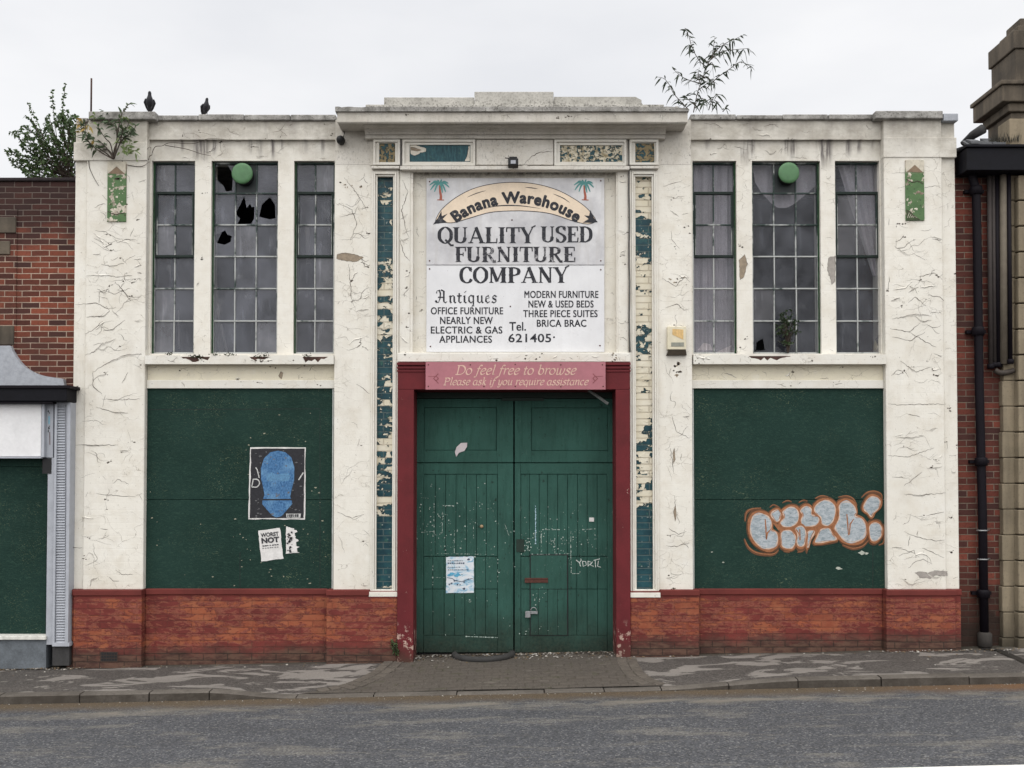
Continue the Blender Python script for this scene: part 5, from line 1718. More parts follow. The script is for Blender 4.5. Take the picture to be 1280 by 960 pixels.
# the banana, pointed at both ends
Zs = lambda L: [(500 + x / 3.555, 200 + y / 3.555) for x, y in L]
top = Zs([(158, 278), (176, 232), (215, 192), (268, 155), (335, 124), (420, 105), (510, 99), (600, 106), (690, 130), (765, 167), (828, 212), (868, 262)])
bot = Zs([(862, 278), (825, 284), (760, 268), (680, 241), (600, 229), (500, 226), (400, 233), (310, 258), (240, 278), (195, 278)])
ol = [(p.x, p.y) for p in catmull([Vector((a_, b_, 0)) for a_, b_ in top + bot], 5, True)]
m = MB()
m.plate([fx(a_, b_, YU) for a_, b_ in ol], [], YU - .0002, None, 1)
m.ribbon([fx(a_, b_, YU) for a_, b_ in ol], .0085, YU - .0006, 0, True)
for tip in ([(146, 287), (168, 258), (184, 226), (186, 250), (212, 238), (190, 262), (208, 276), (180, 278)], [(880, 276), (862, 258), (846, 222), (840, 248), (818, 246), (838, 262), (812, 278), (850, 280)]):
    m.plate([fx(a_, b_, YU) for a_, b_ in Zs(tip)], [], YU - .0010, None, 0)
for (L_, wm) in (([(368, 218), (420, 206), (480, 202), (550, 205), (625, 216)], .014), ([(556, 121), (585, 124), (612, 128)], .011), ([(298, 166), (340, 148), (382, 136)], .009), ([(680, 150), (722, 168), (755, 190)], .010)):
    pts = catmull([Vector((a_, b_, 0)) for a_, b_ in Zs(L_)], 5)
    n = len(pts)
    m.ribbon([fx(p.x, p.y, YU) for p in pts], [wm * math.sin(math.pi * (i + .4) / (n - .2)) + .001 for i in range(n)], YU - .0010)
kid(m, "painted_banana", [SIGN_INK, BANANA], sg, up)
# its name bent along the fruit
m = MB()
vs, fs = text2d("Banana Warehouse", spacing=1.10)
ax, bx_ = min(v[0] for v in vs), max(v[0] for v in vs)
R_, cx_, cy_ = 455.0, 517.0, 186.0 + 455.0
half = math.radians(36)
for q_, (du, dv) in enumerate([(.05 * math.cos(t), .05 * math.sin(t)) for t in lin(0, 5.5, 7)] + [(0, 0)]):
  out = []
  for (u_, v_) in vs:
    u_ += du; v_ += dv
    s_ = (u_ - ax) / (bx_ - ax)
    ang = -half + 2 * half * s_
    rr = R_ - 4 + v_ * 70
    a_, b_ = cx_ + rr * math.sin(ang), cy_ - rr * math.cos(ang)
    X, Z = fx(500 + a_ / 3.555, 200 + b_ / 3.555, YU)
    out.append((X, YU - .0016 - .0002 * q_, Z))
  m.add(out, fs)
kid(m, "lettering", SIGN_INK, sg, up)
for k, (ox) in enumerate((180, 822)):
    m = MB()
    q = lambda a_, b_: fx(500 + (ox + a_) / 3.555, 200 + b_ / 3.555, YU)
    m.ribbon([q(-4, 112), q(-2, 140), q(2, 160), q(1, 176)], [.016, .026, .030, .034], YU - .0003, 1)
    m.ribbon([q(-14, 177), q(16, 178)], .012, YU - .0008, 1)
    for i, (dx, dy, bend) in enumerate(((-46, 4, -18), (-42, 26, -16), (-24, 34, -14), (-30, -12, -12), (8, -22, -2), (38, -4, -16), (42, 14, -14), (26, 34, -12), (12, 38, -6), (-10, -20, -4))):
        pts = [(-3, 108), (-3 + dx * .5, 106 + dy * .35 + bend * .5), (-3 + dx, 108 + dy)]
        pp = catmull([Vector((a_, b_, 0)) for a_, b_ in pts], 4)
        n = len(pp)
        m.ribbon([q(p.x, p.y) for p in pp], [.020 * (math.sin(math.pi * (j + .6) / (n + .4)) + .15) for j in range(n)], YU - .0005 - .0002 * i)
    kid(m, "painted_palm", [PALM_G, PALM_R], sg, up)
m = MB()
for (px, py) in ((537, 227), (751, 226), (537, 326), (751, 326), (537, 336), (751, 337), (538, 433), (750, 432), (640, 275), (638, 383)):
    X, Z = fx(px, py, YU)
    yy = YU if py < 331 else YL
    m.lathe((X, yy, Z), (0, -1, 0), [(0, .010), (.003, .008)], 8)
for q in islands(m): kid(q, "fixing_screw", RUST, sg)

# the pink board over the doors
ps = thing("browse_sign", "faded pink board reading Do feel free to browse, fixed over the green doors", "sign", (0, -.24, Zf(487)))
YQ = -.262
m = MB(); m.pbox(532, 757, 452.5, 487, YQ, .02); pb = kid(m, "sign_panel", PINK, ps, bevel=.003)
m = MB()
pen_line(m, "Do feel free to browse", 569, 719.5, 468.2, 7.6, YQ - .0015, PEN, 0, w=.125, t=.05, word=.26)
pen_line(m, "Please ask if you require assistance", 554, 735, 481.3, 6.0, YQ - .0015, PEN, 0, w=.135, t=.055, word=.26)
kid(m, "lettering", PINK_TXT, ps, pb)
m = MB()
for s_, ox in ((1, 548), (-1, 741)):
    for j, (a_, b_) in enumerate(((0, 470), (-3, 473), (0, 476))):
        m.ribbon([fx(ox + s_ * a_, b_ - 3, YQ), fx(ox + s_ * (a_ - 3), b_, YQ), fx(ox + s_ * a_, b_ + 3, YQ)], .012, YQ - .0015 - .0003 * j)
    m.ribbon([fx(ox - s_ * 3, 470.5, YQ), fx(ox - s_ * 13, 470.5, YQ)], .006, YQ - .0015)
kid(m, "ornament", plain("dull_maroon_print", (.20, .055, .065), .5, .2, 20), ps, pb)
m = MB()
for (px, py) in ((535.5, 456), (588, 456), (644, 455.5), (701, 456), (753, 456), (535.5, 483), (605, 483), (644, 483), (701, 483.5), (754, 483)):
    X, Z = fx(px, py, YQ)
    m.lathe((X, YQ, Z), (0, -1, 0), [(0, .009), (.003, .007)], 8)
for q in islands(m): kid(q, "fixing_screw", RUST, ps)

# ------------------------------------------------------------------ papers pasted on the front
def paper_thing(name, label, cat, px, py, Y):
    X, Z = fx(px, py, Y)
    return thing(name, label, cat, (X, Y, Z))
def wavy_sheet(m, corners, Y, mi=0, amp=.002, nx=8, nz=10, seed=0, ragged=None):
    """corners px: tl, tr, br, bl"""
    r = random.Random(seed)
    tl_, tr_, br_, bl_ = corners
    vs = []
    for j in range(nz + 1):
        t = j / nz
        for i in range(nx + 1):
            s_ = i / nx
            px = (tl_[0] * (1 - s_) + tr_[0] * s_) * (1 - t) + (bl_[0] * (1 - s_) + br_[0] * s_) * t
            py = (tl_[1] * (1 - s_) + tr_[1] * s_) * (1 - t) + (bl_[1] * (1 - s_) + br_[1] * s_) * t
            if i in (0, nx): px += r.uniform(-.4, .4)
            if j in (0, nz): py += r.uniform(-.4, .4)
            if ragged and i == nx: px += r.uniform(-ragged, ragged * .3)
            X, Z = fx(px, py, Y)
            vs.append((X, Y - .0015 - abs(r.gauss(0, amp)), Z))
    fs = [(j * (nx + 1) + i, (j + 1) * (nx + 1) + i, (j + 1) * (nx + 1) + i + 1, j * (nx + 1) + i + 1) for j in range(nz) for i in range(nx)]
    m.add(vs, fs, mi)
YBD = BY - .0005
pt = paper_thing("poster", "dark poster of a blue knitted mask pasted on the green boards", "poster", 347, 650, YBD)
POST_DK = plain("dark_poster_print", (.018, .018, .022), .7, .7, 30)
m = MB(); wavy_sheet(m, ((312.5, 559), (382, 559), (381.5, 649.5), (310.5, 649)), YBD, 0, .0006)
kid(m, "poster_border", PAPER, pt)
m = MB(); wavy_sheet(m, ((314, 561), (380.5, 560.5), (379.5, 647.5), (312.5, 647.5)), YBD - .004, 0, .0006, seed=3)
pd = kid(m, "poster_sheet", POST_DK, pt)
def mat_knit():
    g = G("blue_knit_print", .8, .2)
    n = g.noise(1.0, 3, g.pos(52, 1, 34), .75); n2 = g.noise(6.5, 4)
    c = g.mix(g.mr(n, .35, .65), (.022, .072, .175), (.085, .20, .37))
    c = g.mix(g.mr(n2, .5, .75, 0, .6), c, (.16, .31, .47))
    return g.end(c)
m = MB()
KZ = lambda L: [(280 + x / 5.333, 540 + y / 5.333) for x, y in L]
head = KZ([(360, 124), (410, 135), (450, 170), (470, 235), (468, 320), (450, 390), (442, 430), (448, 446), (262, 446), (270, 420), (262, 370), (248, 310), (247, 240), (268, 175), (310, 135)])
neck = KZ([(258, 456), (452, 456), (455, 480), (420, 520), (385, 560), (350, 570), (320, 555), (285, 515), (255, 480)])
for L_ in (head, neck):
    m.plate([fx(a_, b_, YBD) for a_, b_ in L_], [], YBD - .0078, None, 0)
KNIT = mat_knit()
kid(m, "printed_mask", KNIT, pt, pd)
m = MB()
m.plate([fx(a_, b_, YBD) for a_, b_ in KZ([(282, 282), (320, 268), (350, 284), (380, 280), (420, 270), (446, 292), (430, 325), (390, 330), (350, 318), (310, 330), (284, 318)])], [], YBD - .0084, None, 0)
kid(m, "eye_band", plain("pale_blue_print", (.085, .195, .33), .8, .5, 60), pt, pd)
m = MB()
q = lambda a_, b_: fx(280 + a_ / 5.333, 540 + b_ / 5.333, YBD)
m.ribbon([q(186, 368), (q(196, 312))], .012, YBD - .0080)
m.ribbon([q(p.x, p.y) for p in catmull([Vector((196, 315, 0)), Vector((226, 318, 0)), Vector((238, 342, 0)), Vector((220, 366, 0)), Vector((186, 366, 0))], 5)], .013, YBD - .0083)
m.ribbon([q(236, 306), q(222, 250), q(212, 236)], .013, YBD - .0086)
m.plate([q(a_, b_) for a_, b_ in ((416, 544), (514, 544), (510, 572), (416, 570))], [], YBD - .0080, None)
m.ribbon([q(498, 320), q(530, 270)], .016, YBD - .0082)
kid(m, "white_print", plain("worn_white_print", (.42, .42, .41), .8, .4, 40), pt, pd)
m = MB()
for k in range(6): m.ribbon([fx(280 + (428 + k * 13) / 5.333, 540 + 548 / 5.333, YBD), fx(280 + (426 + k * 13) / 5.333, 540 + 566 / 5.333, YBD)], .012 + .005 * (k % 3), YBD - .0086)
r = random.Random(9)
for k in range(70):
    chip(m, r.uniform(315, 380), r.uniform(562, 647), r.uniform(.004, .014), YBD - .0080, r, 1, r.uniform(.6, 2.5))
kid(m, "worn_print", [INK, plain("grey_wear", (.11, .11, .115), .9, .5, 40)], pt, pd)

fl = paper_thing("flyer", "tilted white flyer with black words under the blue mask poster", "flyer", 339, 702, YBD)
m = MB(); wavy_sheet(m, ((322.8, 663), (350, 660), (354.2, 698), (326.5, 702)), YBD, 0, .0007, seed=5)
fs_ = kid(m, "paper_sheet", PAPER, fl)
m = MB()
def tilt(x0, y0, x1, y1, h):
    def w_(s_, t_): return x0 + (x1 - x0) * s_ + .1 * h * (1 - t_), y0 + (y1 - y0) * s_ + h * (1 - t_)
    return w_
fit_text(m, text2d("WORST", weight=.03), 0, 1, 0, 1, YBD - .0075, warp=tilt(325.5, 666.5, 348, 664.3, 5.2))
fit_text(m, text2d("NOT", weight=.045), 0, 1, 0, 1, YBD - .0075, warp=tilt(326.5, 672.6, 348.5, 670.5, 7))
r = random.Random(2)
for j in range(2):
    for k in range(7):
        xa = 328 + k * 3; yb = 682.5 + j * 3 - k * .28
        m.ribbon([fx(xa, yb, YBD - .0075), fx(xa + r.uniform(1.4, 2.6), yb - .2, YBD - .0075)], .013 if j == 0 else .008, YBD - .0075)
kid(m, "lettering", INK, fl, fs_)

tf = paper_thing("torn_flyer", "torn strip of white paper right of the tilted flyer", "torn paper", 364, 693, YBD)
m = MB(); wavy_sheet(m, ((357.5, 658), (369, 661), (374, 691), (357.5, 692)), YBD, 0, .001, 8, 16, 6, ragged=7)
ts = kid(m, "paper_sheet", PAPER, tf)
m = MB()
for k in range(26):
    chip(m, r.uniform(359, 365), r.uniform(663, 690), r.uniform(.006, .017), YBD - .009, r, 0, 1.4)
kid(m, "worn_print", INK, tf, ts)

df = paper_thing("event_flyer", "blue and white printed flyer stuck on the left green door", "flyer", 575, 742, YD)
YF = YD + .0035
m = MB(); wavy_sheet(m, ((557.8, 696.2), (592.2, 695.6), (592.4, 741.2), (557.6, 741.5)), YF, 0, .0004, seed=8)
def mat_flyer():
    g = G("watery_blue_print", .55, .3)
    n = g.noise(1.0, 5, g.pos(9, 1, 17), .65, .8)
    c = g.ramp(n, [(.34, (.11, .27, .42)), (.43, (.33, .48, .58)), (.50, (.55, .60, .64)), (.8, (.66, .66, .67))])
    return g.end(c)
dd = kid(m, "paper_sheet", mat_flyer(), df)
m = MB()
r = random.Random(15)
yy = YF - .0045
for (py, x0, x1, h) in ((701, 559.5, 578, .012), (704, 559.5, 581, .02), (709, 559.5, 574, .010), (712.3, 560, 586, .012)):
    xx = x0
    while xx < x1:
        w_ = r.uniform(.8, 2.2)
        m.ribbon([fx(xx, py, yy), fx(xx + w_, py, yy)], h * r.uniform(.6, 1), yy, 0)
        xx += w_ + .7
for (px, py, s_) in ((586, 699.5, .02), (561.8, 730.5, .012), (564.5, 729, .014), (572, 730.5, .013), (575, 731, .011), (580, 736, .018), (568, 726, .014), (571, 725.5, .01), (585.5, 724, .012), (580, 727.5, .012), (577.5, 718, .008)):
    chip(m, px, py, s_, yy - .0002, r, 0, 1.3)
for L_ in ([(559, 722), (565, 723), (570, 726), (577, 727), (584, 724.5), (591, 723)],):
    m.ribbon([fx(a_, b_, yy) for a_, b_ in L_], .007, yy - .0004, 0)
for k in range(7):
    chip(m, r.uniform(560, 575), r.uniform(716, 721), r.uniform(.012, .03), yy - .0001 * k, r, 1, 2.0)
kid(m, "printed_marks", [plain("navy_print", (.05, .07, .11), .6, .4, 40), plain("cyan_print", (.08, .31, .47), .6, .4, 40)], df, dd)

sc = paper_thing("paper_scrap", "pale leaf shaped scrap stuck on the upper left door panel", "paper scrap", 577, 571, YD)
m = MB()
pts = [(577 + (x - 345) / 4.41, 562 + (y - 365) / 4.41) for x, y in ((315, 405), (308, 378), (318, 350), (342, 328), (376, 327), (374, 350), (360, 372), (330, 383))]
m.plate([fx(a_, b_, YD - .012) for a_, b_ in pts], [], YD - .012, YD - .006)
kid(m, "paper_sheet", plain("grey_pink_paper", (.50, .45, .46), .7, .1, 10), sc)

# ------------------------------------------------------------------ graffiti on the right boards
gr = part(MB().add([(0, 0, -50), (.001, 0, -50), (0, .001, -50)], [(0, 1, 2)]), "graffiti_base", BOARD, br)
bpy.data.objects.remove(gr)
def mat_silver():
    g = G("silver_spray", .5, .4)
    n = g.noise(1.0, 5, g.pos(14, 14, 30), .7, .6); n2 = g.noise(70, 3)
    c = g.mix(g.mr(n, .35, .6), (.175, .215, .235), (.37, .40, .425))
    c = g.mix(g.mr(n2, .62, .70, 0, .8), c, (.07, .10, .10))
    c = g.mix(g.mr(g.noise(11, 5, rough=.7), .60, .70, 0, .6), c, (.52, .50, .48))
    return g.end(c)
OR_D, OR_M, OR_L = plain("brown_spray", (.105, .045, .020), .6, .35, 22), plain("orange_spray", (.26, .105, .045), .6, .4, 26), plain("pale_orange_spray", (.47, .36, .29), .6, .35, 26)
SILV = mat_silver()
GZ = lambda L: [(920 + x / 6.4, 605 + y / 6.4) for x, y in L]
BUB = [
 ([(275, 240), (330, 200), (362, 232), (352, 285), (318, 302)], 0),
 ([(370, 220), (420, 180), (480, 185), (508, 235), (498, 305), (440, 348), (375, 345), (350, 315), (382, 270)], 1),
 ([(362, 378), (430, 365), (472, 400), (482, 460), (450, 518), (390, 518), (357, 480)], 2),
 ([(510, 205), (560, 168), (602, 192), (610, 245), (650, 250), (672, 290), (648, 332), (580, 346), (532, 338), (514, 300), (528, 250)], 3),
 ([(575, 378), (632, 372), (600, 440), (574, 515), (566, 470)], 4),
 ([(470, 352), (520, 328), (556, 362), (562, 430), (542, 498), (502, 505), (482, 460), (492, 402)], 5),
 ([(622, 180), (680, 128), (740, 123), (792, 162), (801, 230), (777, 308), (730, 342), (682, 324), (674, 270), (628, 230)], 6),
 ([(672, 362), (740, 348), (772, 392), (810, 443), (740, 462), (628, 474), (644, 420)], 7),
 ([(820, 152), (880, 124), (938, 152), (966, 220), (958, 252), (1010, 272), (1047, 332), (1047, 400), (1008, 457), (930, 482), (852, 458), (798, 390), (778, 345), (812, 280), (817, 210)], 8),
 ([(130, 245), (190, 222), (255, 245), (288, 300), (284, 360), (328, 388), (345, 440), (328, 498), (270, 532), (202, 518), (142, 468), (107, 400), (104, 310)], 9),
 ([(1018, 165), (1060, 102), (1120, 96), (1156, 132), (1146, 190), (1104, 232), (1080, 268), (1048, 235), (1016, 205)], 10),
 ([(1062, 335), (1100, 304), (1148, 315), (1170, 370), (1156, 428), (1110, 464), (1070, 438)], 11)]
GM = MB()
YGF = BY - .0022
for L_, k in BUB:
    ol = [(p.x, p.y) for p in catmull([Vector((a_, b_, 0)) for a_, b_ in GZ(L_)], 6, True)]
    P = [fx(a_, b_, YGF) for a_, b_ in ol]
    y0 = YGF - .0009 * k
    r = random.Random(k)
    GM.plate(P, [], y0, None, 3)
    cx0, cz0 = sum(p[0] for p in P) / len(P), sum(p[1] for p in P) / len(P)
    sz_ = max(p[0] for p in P) - min(p[0] for p in P)
    for sc_, dy_, mi_ in ((1 + .024 / sz_, .0009, 1), (1 + .055 / sz_, .0012, 0)):
        GM.plate([(cx0 + (p[0] - cx0) * sc_, min(cz0 + (p[1] - cz0) * sc_, 99)) for p in P], [], YGF + dy_ - .00003 * k, None, mi_)
    GM.ribbon(P, [.030 + .010 * math.sin(i * .5 + k) for i in range(len(P))], y0 - .0002, 1, True)
    cx_, cz_ = sum(p[0] for p in P) / len(P), sum(p[1] for p in P) / len(P)
    inn = [(p[0] + (cx_ - p[0]) * .10, p[1] + (cz_ - p[1]) * .10) for p in P]
    GM.ribbon(inn, [.010 + .006 * math.sin(i * .7 + k * 2) for i in range(len(P))], y0 - .0004, 2, True)
hull = GZ([(285, 300), (350, 330), (500, 322), (620, 318), (780, 335), (800, 425), (700, 390), (640, 410), (560, 395), (470, 385), (400, 372), (340, 372)])
GM.plate([fx(a_, b_, YGF) for a_, b_ in hull], [], YGF + .0004, None, 1)
# dark outer shade strokes
for L_, w_ in (([(72, 300), (82, 235), (120, 205), (200, 195)], .04), ([(66, 440), (100, 510), (170, 555), (290, 565), (340, 530)], .045), ([(370, 152), (410, 135), (445, 145)], .022), ([(268, 190), (300, 168), (345, 190)], .022), ([(500, 150), (540, 132), (572, 140)], .022),
               ([(632, 118), (680, 98), (735, 104)], .03), ([(815, 108), (880, 98), (935, 120), (968, 175)], .03), ([(1003, 110), (1050, 70), (1110, 62), (1160, 85), (1166, 130)], .035), ([(618, 490), (700, 480), (815, 462)], .036), ([(850, 490), (930, 518), (1010, 500), (1060, 450)], .038), ([(1140, 490), (1180, 470), (1186, 400), (1182, 320)], .03), ([(380, 540), (430, 548)], .02), ([(490, 548), (535, 540)], .02)):
    pts = catmull([Vector((a_, b_, 0)) for a_, b_ in GZ(L_)], 6)
    n = len(pts)
    GM.ribbon([fx(p.x, p.y, YGF) for p in pts], [w_ * (.35 + .65 * math.sin(math.pi * (i + .5) / n)) for i in range(n)], YGF + .0004, 0)
    GM.ribbon([fx(p.x + .3, p.y - .7, YGF) for p in pts], [w_ * .3 * (.35 + .65 * math.sin(math.pi * (i + .5) / n)) for i in range(n)], YGF - .0001, 1)
for L_, k in (([(232, 280), (238, 350), (240, 440)], 9), ([(242, 445), (250, 390), (275, 365)], 9), ([(885, 240), (892, 320), (898, 410)], 8), ([(905, 405), (912, 320), (940, 280)], 8), ([(508, 360), (512, 450)], 5), ([(340, 205), (372, 240)], 1)):
    GM.ribbon([fx(a_, b_, YGF) for a_, b_ in GZ(L_)], [.012, .018, .01][:len(L_)], YGF - .0009 * k - .0005, 1)
part(GM, "graffiti", [OR_D, OR_M, OR_L, SILV], br)

# ------------------------------------------------------------------ fittings on the front
fd = thing("floodlight", "small black floodlight bracketed under the frieze above the big sign", "floodlight", (fx(641, 212, -.3)[0], -.22, Zf(212)))
X, Z = fx(641.5, 203, -.33)
m = MB(); m.box(X - .062, X + .062, -.40, -.27, Z - .055, Z + .030); m.box(X - .048, X + .048, -.395, -.28, Z + .031, Z + .052)
hb = kid(m, "lamp_housing", BLACK, fd, bevel=.006)
m = MB(); m.box(X - .03, X + .03, -.404, -.401, Z - .038, Z + .004)
kid(m, "lamp_glass", plain("lamp_lens", (.30, .31, .34), .2, .2, 20), fd, hb)
m = MB(); m.tube([(X, -.21, Z - .04), (X, -.26, Z + .09), (X, -.30, Z + .075), (X, -.33, Z + .05)], .009, 8); m.tube([(X - .10, -.30, Z + .065), (X - .02, -.31, Z + .05)], .006, 6)
kid(m, "bracket", IRON, fd)

sl = thing("bulkhead_lamp", "small round black bulkhead light under the left end of the cornice", "wall light", (fx(425, 180, -.2)[0], -.12, Zf(174)))
X, Z = fx(425.5, 174.5, -.2)
m = MB(); m.lathe((X, -.121, Z), (0, -1, 0), [(0, .045), (.05, .052), (.09, .050), (.12, .03), (.128, .004)], 18)
kid(m, "lamp_body", BLACK, sl)
m = MB(); m.tube([(X + .02, -.15, Z + .02), (X + .04, -.14, Z + .10), (X + .01, -.13, Z + .2)], .005, 6)
kid(m, "cable", BLACK, sl)

ab = thing("alarm_box", "cream burglar alarm box on the wall right of the tile strip", "alarm box", (fx(846, 441, -.15)[0], -.12, Zf(443)))
q = lambda a_, b_, Y=-.17: fx(820 + a_ / 10.667, 380 + b_ / 10.667, Y)
m = MB()
a_, b_, c_, d_ = rect(834.2, 857.8, 408, 437, -.19)
m.box(a_, b_, -.192, -.121, c_, d_)
m.v[0] = (m.v[0][0] + .0, m.v[0][1], m.v[0][2])
bd = kid(m, "alarm_case", plain("aged_cream_plastic", (.58, .53, .40), .5, .15, 12), ab, bevel=.008)
m = MB()
a_, b_, c_, d_ = rect(839, 855, 428, 433, -.195); m.box(a_, b_, -.196, -.1925, c_, d_)
kid(m, "strobe_strip", plain("dull_grey_lens", (.21, .215, .18), .4, .3, 20), ab, bd)
m = MB()
m.plate([q(215, 335), q(360, 345), q(360, 478), q(215, 412)], [], -.1945, -.1925)
kid(m, "maker_patch", plain("faded_ochre_label", (.55, .37, .16), .6, .35, 40), ab, bd)
m = MB()
a_, b_, c_, d_ = rect(834, 858.5, 437.3, 443.5, -.19)
m.add([(a_ + .022, -.190, d_), (b_ - .012, -.190, d_), (b_ + .004, -.165, c_), (a_ - .004, -.165, c_), (a_ + .022, -.121, d_), (b_ - .012, -.121, d_), (b_ + .004, -.121, c_), (a_ - .004, -.121, c_)], [(0, 3, 2, 1), (4, 5, 6, 7), (0, 1, 5, 4), (1, 2, 6, 5), (2, 3, 7, 6), (3, 0, 4, 7)])
kid(m, "case_base", plain("dark_grille", (.06, .048, .035), .7, .5, 30), ab)

ls = thing("loose_strip", "loose metal strip dangling below the maroon lintel in front of the green door", "metal strip", (fx(748, 490, -.1)[0], -.1, Zf(488)))
a_, b_ = fx(735, 488, -.10), fx(760, 505, -.10)
m = MB()
m.tube([(a_[0], -.02, a_[1] + .02), (b_[0], -.12, b_[1])], .018, 4, smooth=False)
kid(m, "strip", plain("dull_alloy", (.13, .135, .13), .5, .3, 20), ls)

tag_p = thing("rod", "thin dark rod standing on the left parapet corner", "rod", (fx(114, 140, -.05)[0], -.05, Zf(141)))
a_, b_ = fx(114.3, 98, -.05), fx(114.3, 141, -.05)
m = MB(); m.tube([(a_[0], -.05, b_[1] - .02), (a_[0], -.05, a_[1])], .011, 8)
kid(m, "rod_shaft", plain("rusty_rod", (.045, .022, .016), .8, .4, 20), tag_p)

ty = thing("tyre", "flattened black rubber tyre wedged under the left green door", "tyre", (fx(606, 816, -.1)[0], -.1, 0))
m = MB()
pts = []
for t in lin(math.pi, 2 * math.pi, 22):
    xx = fx(604, 816, -.1)[0] + .36 * math.cos(t)
    yy = .06 + .34 * math.sin(t)
    pts.append((xx, yy, pav(xx, min(yy, 0)) + .036))
m.tube(pts, [.040 + .003 * math.sin(k * 2.3) for k in range(len(pts))], 12)
kid(m, "tyre_wall", RUBBER, ty)
def ksplit(m, name, mats, th, **k):
    for q in islands(m):
        kid(q, name, mats, th, **k)
# ------------------------------------------------------------------ left neighbour: brick house over an old shopfront
lh = thing("brick_shop", "soot darkened red brick shop with a swept grey gable and louvred shopfront", "shop", (Xf(0, 800), 0, -.12))
YN = .10
XA = fx(-700, 450, YN)[0]
XB = X_L0 - .003
m = MB()
zt = fx(50, 227, YN)[1]
m.box(XA, XB, YN, .40, fx(50, 500, YN)[1], zt)
m.box(XA, XB, .402, 7.0, -.4, zt - .2)
kid(m, "brick_wall", BRICK_L, lh)
m = MB()
m.box(XA, XB, YN - .03, .45, zt + .001, fx(50, 222.5, YN)[1])
kid(m, "wall_coping", plain("sooty_coping", (.020, .015, .016), .9, .5, 14, bump=.4), lh, bevel=.012)
m = MB()
a, b, c, d = rect(-60, 18.5, 260, 440, YN - .05)
m.box(a, b, YN - .012, YN + .05, c, d)
kid(m, "brick_pier", BRICK_L, lh)
m = MB()
for (x0, x1, y0, y1) in ((-50, 19.5, 271, 291), (-50, 12, 301, 318), (-60, 17, 407, 431)):
    m.pbox(x0, x1, y0, y1, YN - .03, .05)
ksplit(m, "stone_block", STONE_DK, lh, bevel=.01)
# swept grey gable over the fascia
m = MB()
cur = [(p.x, p.y) for p in catmull([Vector((a_, b_, 0)) for a_, b_ in ((13, 432), (18, 443), (27, 455), (39, 464), (54, 469.5), (79, 473.5))], 6)]
cur = [(-200, 432)] + cur
P = [fx(a_, b_, .03) for a_, b_ in cur] + [fx(81, 486, .03), fx(-200, 486, .03)]
m.plate(P, [], .03, YN + .05)
kid(m, "swept_gable", LEAD, lh, bevel=.008)
m = MB(); m.pbox(-460, 83.5, 483.5, 501.5, -.36, .46)
kid(m, "fascia_cornice", FASCIA, lh, bevel=.01)
m = MB()
for Y, p, q in ((-.38, 481.5, 485.5), (-.34, 501.8, 504.5)):
    m.pbox(-460, 87 if p < 490 else 66, p, q, Y, .36)
ksplit(m, "cornice_trim", IRON, lh, bevel=.006)
m = MB(); m.pbox(-460, 51.5, 505.5, 570.5, -.235, .2)
kid(m, "blank_sign_panel", FASWHITE, lh, bevel=.004)
m = MB()
m.pbox(51.8, 55.2, 503, 571.5, -.255, .2); m.pbox(-460, 51.6, 570.8, 573, -.255, .2); m.pbox(-460, 51.6, 503.6, 505.3, -.255, .2)
kid(m, "sign_frame", LOUVRE, lh, bevel=.003)
m = MB()
m.pbox(55.5, 66.5, 503, 572, -.19, .25)
m.pbox(58.5, 66.5, 572.3, 806, -.19, .25)
ksplit(m, "shop_post", LOUVRE, lh, bevel=.004)
m = MB()
for (px, py, s_) in ((60.5, 514, .02), (62, 516, .015), (61, 535, .022), (60.5, 539, .02), (62, 533, .012)):
    chip(m, px, py, s_, -.1912, r, 0, .6)
m.ribbon([fx(61.5, 520, -.191), fx(61.3, 530, -.191)], .02, -.1914, 1)
m.ribbon([fx(62.2, 540, -.191), fx(62.4, 556, -.191)], .01, -.1914, 2)
kid(m, "peeled_patch", [BLACK, plain("sky_blue_remnant", (.20, .38, .47), .7, .3, 20), RUST], lh)
# louvred ventilation column
m = MB()
m.pbox(66.8, 69.6, 503, 808, -.235, .3); m.pbox(82.6, 86.6, 503, 808, -.235, .3)
m.pbox(69.7, 82.5, 503, 808, -.20, .2)
m.pbox(66.8, 86.6, 803.5, 808, -.238, .1)
yy = 506.0
while yy < 802:
    a, b, c, d = rect(70.6, 81.6, yy, yy + 2.3, -.21)
    m.add([(a, -.202, d), (b, -.202, d), (b, -.222, c), (a, -.222, c), (a, -.202, c - .002), (b, -.202, c - .002)], [(0, 3, 2, 1), (3, 4, 5, 2)])
    yy += 3.35
kid(m, "louvred_column", LOUVRE, lh)
m = MB(); m.pbox(65.5, 86.5, 808.3, 832, -.20, .3)
kid(m, "column_foot", plain("dark_foot_block", (.035, .034, .034), .8, .5, 9), lh)
m = MB()
m.pbox(-460, 58.2, 573.3, 795, -.05, .06)
m.pbox(-460, 52.5, 573.5, 583, -.075, .02)
kid(m, "shutter_board", BOARD, lh, bevel=.003)
m = MB(); m.pbox(53, 64, 572.5, 592, -.198, .01)
kid(m, "dark_bracket", BLACK, lh)
m = MB(); m.pbox(-460, 57, 795.3, 799.8, -.23, .3)
kid(m, "shop_sill", plain("chipped_white_sill", (.55, .54, .50), .7, .35, 14), lh, bevel=.004)
m = MB(); m.pbox(-460, 57.5, 800, 836, -.195, .3)
kid(m, "stall_riser", STALL, lh)

# ------------------------------------------------------------------ right neighbour: brick return, stone pier and chimney-like pier head
rh_ = thing("stone_building", "brown brick and buff stone building with a black fascia and stone pier head", "building", (Xf(1270, 800), .2, .08))
YR = .06
XC = X_R2 + .003
m = MB()
m.box(XC, fx(1258, 450, YR)[0], YR, .5, -.3, fx(1220, 200, YR)[1])
m.box(XC, fx(1800, 450, YR)[0], .502, 6.0, -.3, fx(1220, 200, YR)[1])
kid(m, "brick_wall", BRICK_R, rh_)
